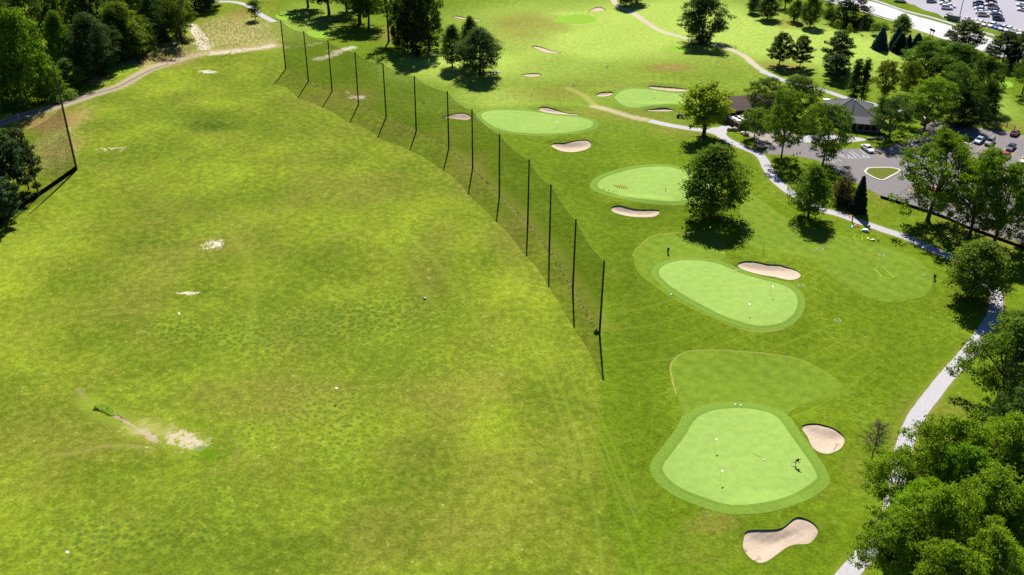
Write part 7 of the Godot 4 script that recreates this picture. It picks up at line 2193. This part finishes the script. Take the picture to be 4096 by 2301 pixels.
	for e in [[Vector2(75.94, -252.99), "red traffic cone nearest the trunk at the drive"], [Vector2(77.06, -253.69), "red traffic cone in the middle of the three at the drive"], [Vector2(78.07, -254.35), "red traffic cone farthest right at the drive"]]:
		var o := thing("traffic_cone", e[1], "cone", on(e[0], 0.02), 0.0, "traffic cones at the drive")
		var w := Buf.new()
		w.tube(Vector3(0, 0.04, 0), Vector3(0, 0.75, 0), 0.17, 0.03, 10)
		part("body", w.mesh(mat("cone red", Color(0.8, 0.06, 0.02).linear_to_srgb(), 0.5)), o)
		w = Buf.new()
		w.bx(Vector3(0, 0.025, 0), Vector3(0.4, 0.05, 0.4))
		part("base", w.mesh(mat("car trim", Color.BLACK)), o)
		w = Buf.new()
		w.tube(Vector3(0, 0.4, 0), Vector3(0, 0.55, 0), 0.107, 0.078, 10, Color.WHITE, false)
		part("band", w.mesh(white), o)
	# small signs on the course
	n = 0
	for e in [Vector2(-27.38, -290.88), Vector2(-20.61, -279.42), Vector2(31.05, -325.33), Vector2(18.97, -308.05), Vector2(5.52, -299.66), Vector2(26.42, -284.39), Vector2(4.77, -292.82)]:
		var o := thing("course_sign", ["pale blue sign board seen through the net near its middle", "pale blue sign board at the left tip of the teardrop bunker", "little white sign board in the middle of the fairway", "little white sign board above the small bunker by the green", "little white sign board right of the flat fairway bunker's path", "little white sign board on the dry path near the shed", "little white sign board above the oval green"][n], "sign", on(e), 0.3 * n)
		var w := Buf.new()
		w.bx(Vector3(0, 0.55, 0), Vector3(0.6, 0.45, 0.06))
		part("board", w.mesh(mat("sign pale", Color(0.62, 0.74, 0.86).linear_to_srgb(), 0.5) if n < 2 else white), o)
		for s in [-0.22, 0.22]:
			w = Buf.new()
			w.bx(Vector3(s, 0.16, 0), Vector3(0.05, 0.34, 0.05))
			part("leg", w.mesh(mat("car trim", Color.BLACK)), o)
		n += 1
	# boulders
	var tan := Color(0.30, 0.24, 0.19).linear_to_srgb()
	var pale := Color(0.55, 0.52, 0.50).linear_to_srgb()
	n = 0
	for e in [[Vector2(61.88, -270.73), 0.75, tan], [Vector2(63.33, -270.57), 0.9, tan], [Vector2(65.02, -267.98), 0.6, pale], [Vector2(65.75, -266.85), 0.75, pale], [Vector2(58.03, -262.48), 0.5, tan], [Vector2(99.97, -265.08), 0.5, tan], [Vector2(100.9, -265.18), 0.5, tan], [Vector2(101.81, -265.57), 0.5, tan], [Vector2(102.72, -265.96), 0.6, tan], [Vector2(103.77, -266.06), 0.7, pale]]:
		boulder(e[0], e[1], ["brown boulder left of the pair by the board fence", "largest brown boulder by the board fence", "pale boulder upper one by the airy tree", "pale boulder lower one by the airy tree", "brown rock at the edge of the bright tree's shade", "first rock from the left behind the white coupe", "second rock from the left behind the white coupe", "third rock from the left behind the white coupe", "fourth rock from the left behind the white coupe", "pale last rock of the row behind the white coupe"][n], "boulders by the cart enclosure" if n < 5 else "row of rocks behind the white coupe", n * 3 + 1, e[2])
		n += 1
	boulder(Vector2(-17.73, -175.26), 0.3, "pale rock lying alone on the driving range", "", 77, pale)
	# low black edging along the car park
	var edging := Buf.new()
	var line := rounded(pts([90.83, -225.56, 92.83, -223.97, 96.36, -221.29, 99.93, -218.43, 103.36, -214.3, 106.01, -209.53, 110.36, -204.75, 115.87, -198.67]), 4, false)
	for k in line.size() - 1:
		wall(edging, line[k], line[k + 1], minf(ground(line[k].x, line[k].y), ground(line[k + 1].x, line[k + 1].y)) - 0.1, ground(line[k].x, line[k].y) + 0.6, 0.06)
	tag(part("silt_fence", edging.mesh(mat("black fabric", Color(0.012, 0.012, 0.014), 0.9)), self), "low black fabric fence between the car park and the lawn", "fence")
	# rail fence by the shaded bays
	var rails := pts([141.11, -281.18, 142.89, -279.19, 143.55, -276.05, 144.65, -273.5])
	var rf := thing("rail_fence", "wooden rail fence between the right lawn and the parking bays", "fence", on(rails[0]))
	for k in rails.size():
		var w := Buf.new()
		w.bx(on(rails[k], 0.6) - rf.position, Vector3(0.16, 1.3, 0.16))
		part("post", w.mesh(mat("rake wood", Color.WHITE)), rf)
		if k < rails.size() - 1:
			for y in [0.5, 1.0]:
				w = Buf.new()
				w.tube(on(rails[k], y) - rf.position, on(rails[k + 1], y) - rf.position, 0.06, 0.06, 6)
				part("rail", w.mesh(mat("rake wood", Color.WHITE)), rf)
	# roadside things
	var gr := pts([127.47, -424.58, 129.99, -419.66, 132.98, -414.3, 136.94, -405.52, 141.76, -397.65, 146.7, -389.93])
	var guard := thing("guard_rail", "rusty guard rail along the near side of the pale road", "guard rail", on(gr[0]))
	for k in gr.size() - 1:
		var d := gr[k].distance_to(gr[k + 1])
		var steps := maxi(1, int(d / 3.5))
		for s in steps:
			var p := gr[k].lerp(gr[k + 1], float(s) / steps)
			var q := gr[k].lerp(gr[k + 1], float(s + 1) / steps)
			var w := Buf.new()
			w.bx(on(p, 0.4) - guard.position, Vector3(0.15, 0.9, 0.15))
			part("post", w.mesh(mat("rake wood", Color.WHITE)), guard)
			w = Buf.new()
			w.tube(on(p, 0.66) - guard.position, on(q, 0.66) - guard.position, 0.15, 0.15, 6)
			part("beam", w.mesh(mat("rust", Color(0.13, 0.08, 0.06), 0.7, 0.3)), guard)
	var sg := pts([153.45, -367.4, 154.04, -365.53])
	var sign := thing("road_sign", "dark roadside board on two posts seen from behind", "sign", on(sg[0]), -(sg[1] - sg[0]).angle())
	var gap := sg[0].distance_to(sg[1])
	for x in [0.3, gap - 0.2]:
		b = Buf.new()
		b.bx(Vector3(x, 1.5, 0), Vector3(0.18, 3.2, 0.18))
		part("post", b.mesh(mat("rake wood", Color.WHITE)), sign)
	b = Buf.new()
	b.bx(Vector3(gap * 0.5, 3.1, 0), Vector3(gap + 0.9, 0.75, 0.12))
	part("board", b.mesh(mat("sign back", Color(0.10, 0.085, 0.08), 0.7)), sign)
	var lp := thing("light_pole", "tall grey light pole in the far car park", "light pole", on(Vector2(175.38, -395.47)))
	b = Buf.new()
	b.tube(Vector3.ZERO, Vector3(0, 12, 0), 0.16, 0.12, 8)
	part("mast", b.mesh(mat("pole grey", Color(0.2, 0.18, 0.17), 0.7)), lp)
	b = Buf.new()
	b.tube(Vector3(0, 11.8, 0), Vector3(1.8, 12.3, 0), 0.05, 0.04, 6)
	var arm := part("arm", b.mesh(mat("pole grey", Color.WHITE)), lp)
	b = Buf.new()
	b.bx(Vector3(1.95, 12.28, 0), Vector3(0.6, 0.14, 0.3))
	part("lamp_head", b.mesh(mat("white metal", Color.WHITE)), arm)
	var bin := thing("storage_box", "grey-green storage box behind the verge beside the light pole", "container", on(Vector2(171.72, -392.24)), -0.83)
	b = Buf.new()
	b.bx(Vector3(0, 1.0, 0), Vector3(4.6, 2.0, 2.0))
	part("body", b.mesh(grain("box metal", Color(0.16, 0.22, 0.18).linear_to_srgb(), 0.2, 2.0)), bin)
	b = Buf.new()
	b.bx(Vector3(0, 2.04, 0), Vector3(4.7, 0.08, 2.1))
	part("lid", b.mesh(mat("box lid", Color(0.4, 0.44, 0.42), 0.6)), bin)
	for s in [-1.0, 1.0]:
		b = Buf.new()
		b.bx(Vector3(s * 1.1, 0.95, 1.03), Vector3(1.8, 1.6, 0.06))
		part("door", b.mesh(mat("box door", Color(0.36, 0.42, 0.38), 0.6)), bin)
	var lamp := thing("lamp_post", "dark lamp post with a white lamp in front of the grey roof", "lamp post", on(Vector2(97.71, -275.15)))
	var lh := 7.82
	b = Buf.new()
	b.tube(Vector3.ZERO, Vector3(0, lh, 0), 0.13, 0.09, 8)
	part("mast", b.mesh(mat("pole dark", Color(0.04, 0.035, 0.03), 0.7)), lamp)
	b = Buf.new()
	b.ball(Vector3(0, lh + 0.15, 0), Vector3(0.26, 0.2, 0.26), 6, 10)
	part("lamp_head", b.mesh(white), lamp)
	var sp := thing("lawn_sign", "slim dark sign on a post on the lawn left of the grey roof", "sign", on(Vector2(97.78, -292.44)))
	b = Buf.new()
	b.tube(Vector3.ZERO, Vector3(0, 2.0, 0), 0.05, 0.05, 6)
	part("post", b.mesh(mat("pole dark", Color.WHITE)), sp)
	b = Buf.new()
	b.bx(Vector3(0, 2.2, 0), Vector3(0.4, 0.7, 0.08))
	part("board", b.mesh(mat("sign back", Color.WHITE)), sp)
	var ws := thing("parking_sign", "small white sign behind the white coupe", "sign", on(Vector2(103.07, -262.09)))
	b = Buf.new()
	b.tube(Vector3.ZERO, Vector3(0, 1.2, 0), 0.03, 0.03, 6)
	part("post", b.mesh(mat("pole grey", Color.WHITE)), ws)
	b = Buf.new()
	b.bx(Vector3(0, 1.35, 0.04), Vector3(0.45, 0.65, 0.04))
	part("board", b.mesh(white), ws)
	# a gang mower by the green
	var mower := thing("gang_mower", "dark green mower standing left of the bright tree", "mower", on(Vector2(49.18, -281.25)), -0.3)
	var mg := mat("mower green", Color(0.02, 0.09, 0.03).linear_to_srgb(), 0.4)
	b = Buf.new()
	loft(b, [[-0.9, 0.4, 0.8, 0.95, 0.4, 0.35], [0.1, 0.35, 0.75, 0.9, 0.45, 0.4], [0.9, 0.4, 0.6, 0.7, 0.35, 0.3]])
	part("body", b.mesh(mg), mower)
	b = Buf.new()
	b.bx(Vector3(-0.1, 1.0, 0), Vector3(0.45, 0.12, 0.5))
	b.bx(Vector3(-0.35, 1.25, 0), Vector3(0.1, 0.5, 0.5))
	part("seat", b.mesh(mat("car trim", Color.BLACK)), mower)
	b = Buf.new()
	b.tube(Vector3(0.45, 0.9, 0), Vector3(0.3, 1.25, 0), 0.03, 0.03, 6)
	b.tube(Vector3(0.27, 1.25, 0), Vector3(0.31, 1.29, 0), 0.2, 0.2, 10)
	part("steering_wheel", b.mesh(mat("car trim", Color.BLACK)), mower)
	b = Buf.new()
	b.tube(Vector3(-0.55, 0.8, 0.4), Vector3(-0.55, 2.0, 0.4), 0.03, 0.03, 5)
	b.tube(Vector3(-0.55, 0.8, -0.4), Vector3(-0.55, 2.0, -0.4), 0.03, 0.03, 5)
	b.tube(Vector3(-0.55, 2.0, 0.42), Vector3(-0.55, 2.0, -0.42), 0.03, 0.03, 5)
	part("roll_bar", b.mesh(mg), mower)
	for e in [[-0.7, 0.62], [-0.7, -0.62], [0.8, 0.5], [0.8, -0.5]]:
		b = Buf.new()
		b.tube(Vector3(e[0], 0.32, e[1] - 0.13), Vector3(e[0], 0.32, e[1] + 0.13), 0.32, 0.32, 12)
		part("wheel", b.mesh(mat("tyre", Color.BLACK)), mower)
	for z in [-0.9, 0.0, 0.9]:
		b = Buf.new()
		b.tube(Vector3(1.35, 0.2, z - 0.36), Vector3(1.35, 0.2, z + 0.36), 0.16, 0.16, 8)
		b.bx(Vector3(1.2, 0.42, z), Vector3(0.4, 0.05, 0.7))
		part("cutting_reel", b.mesh(mg), mower)
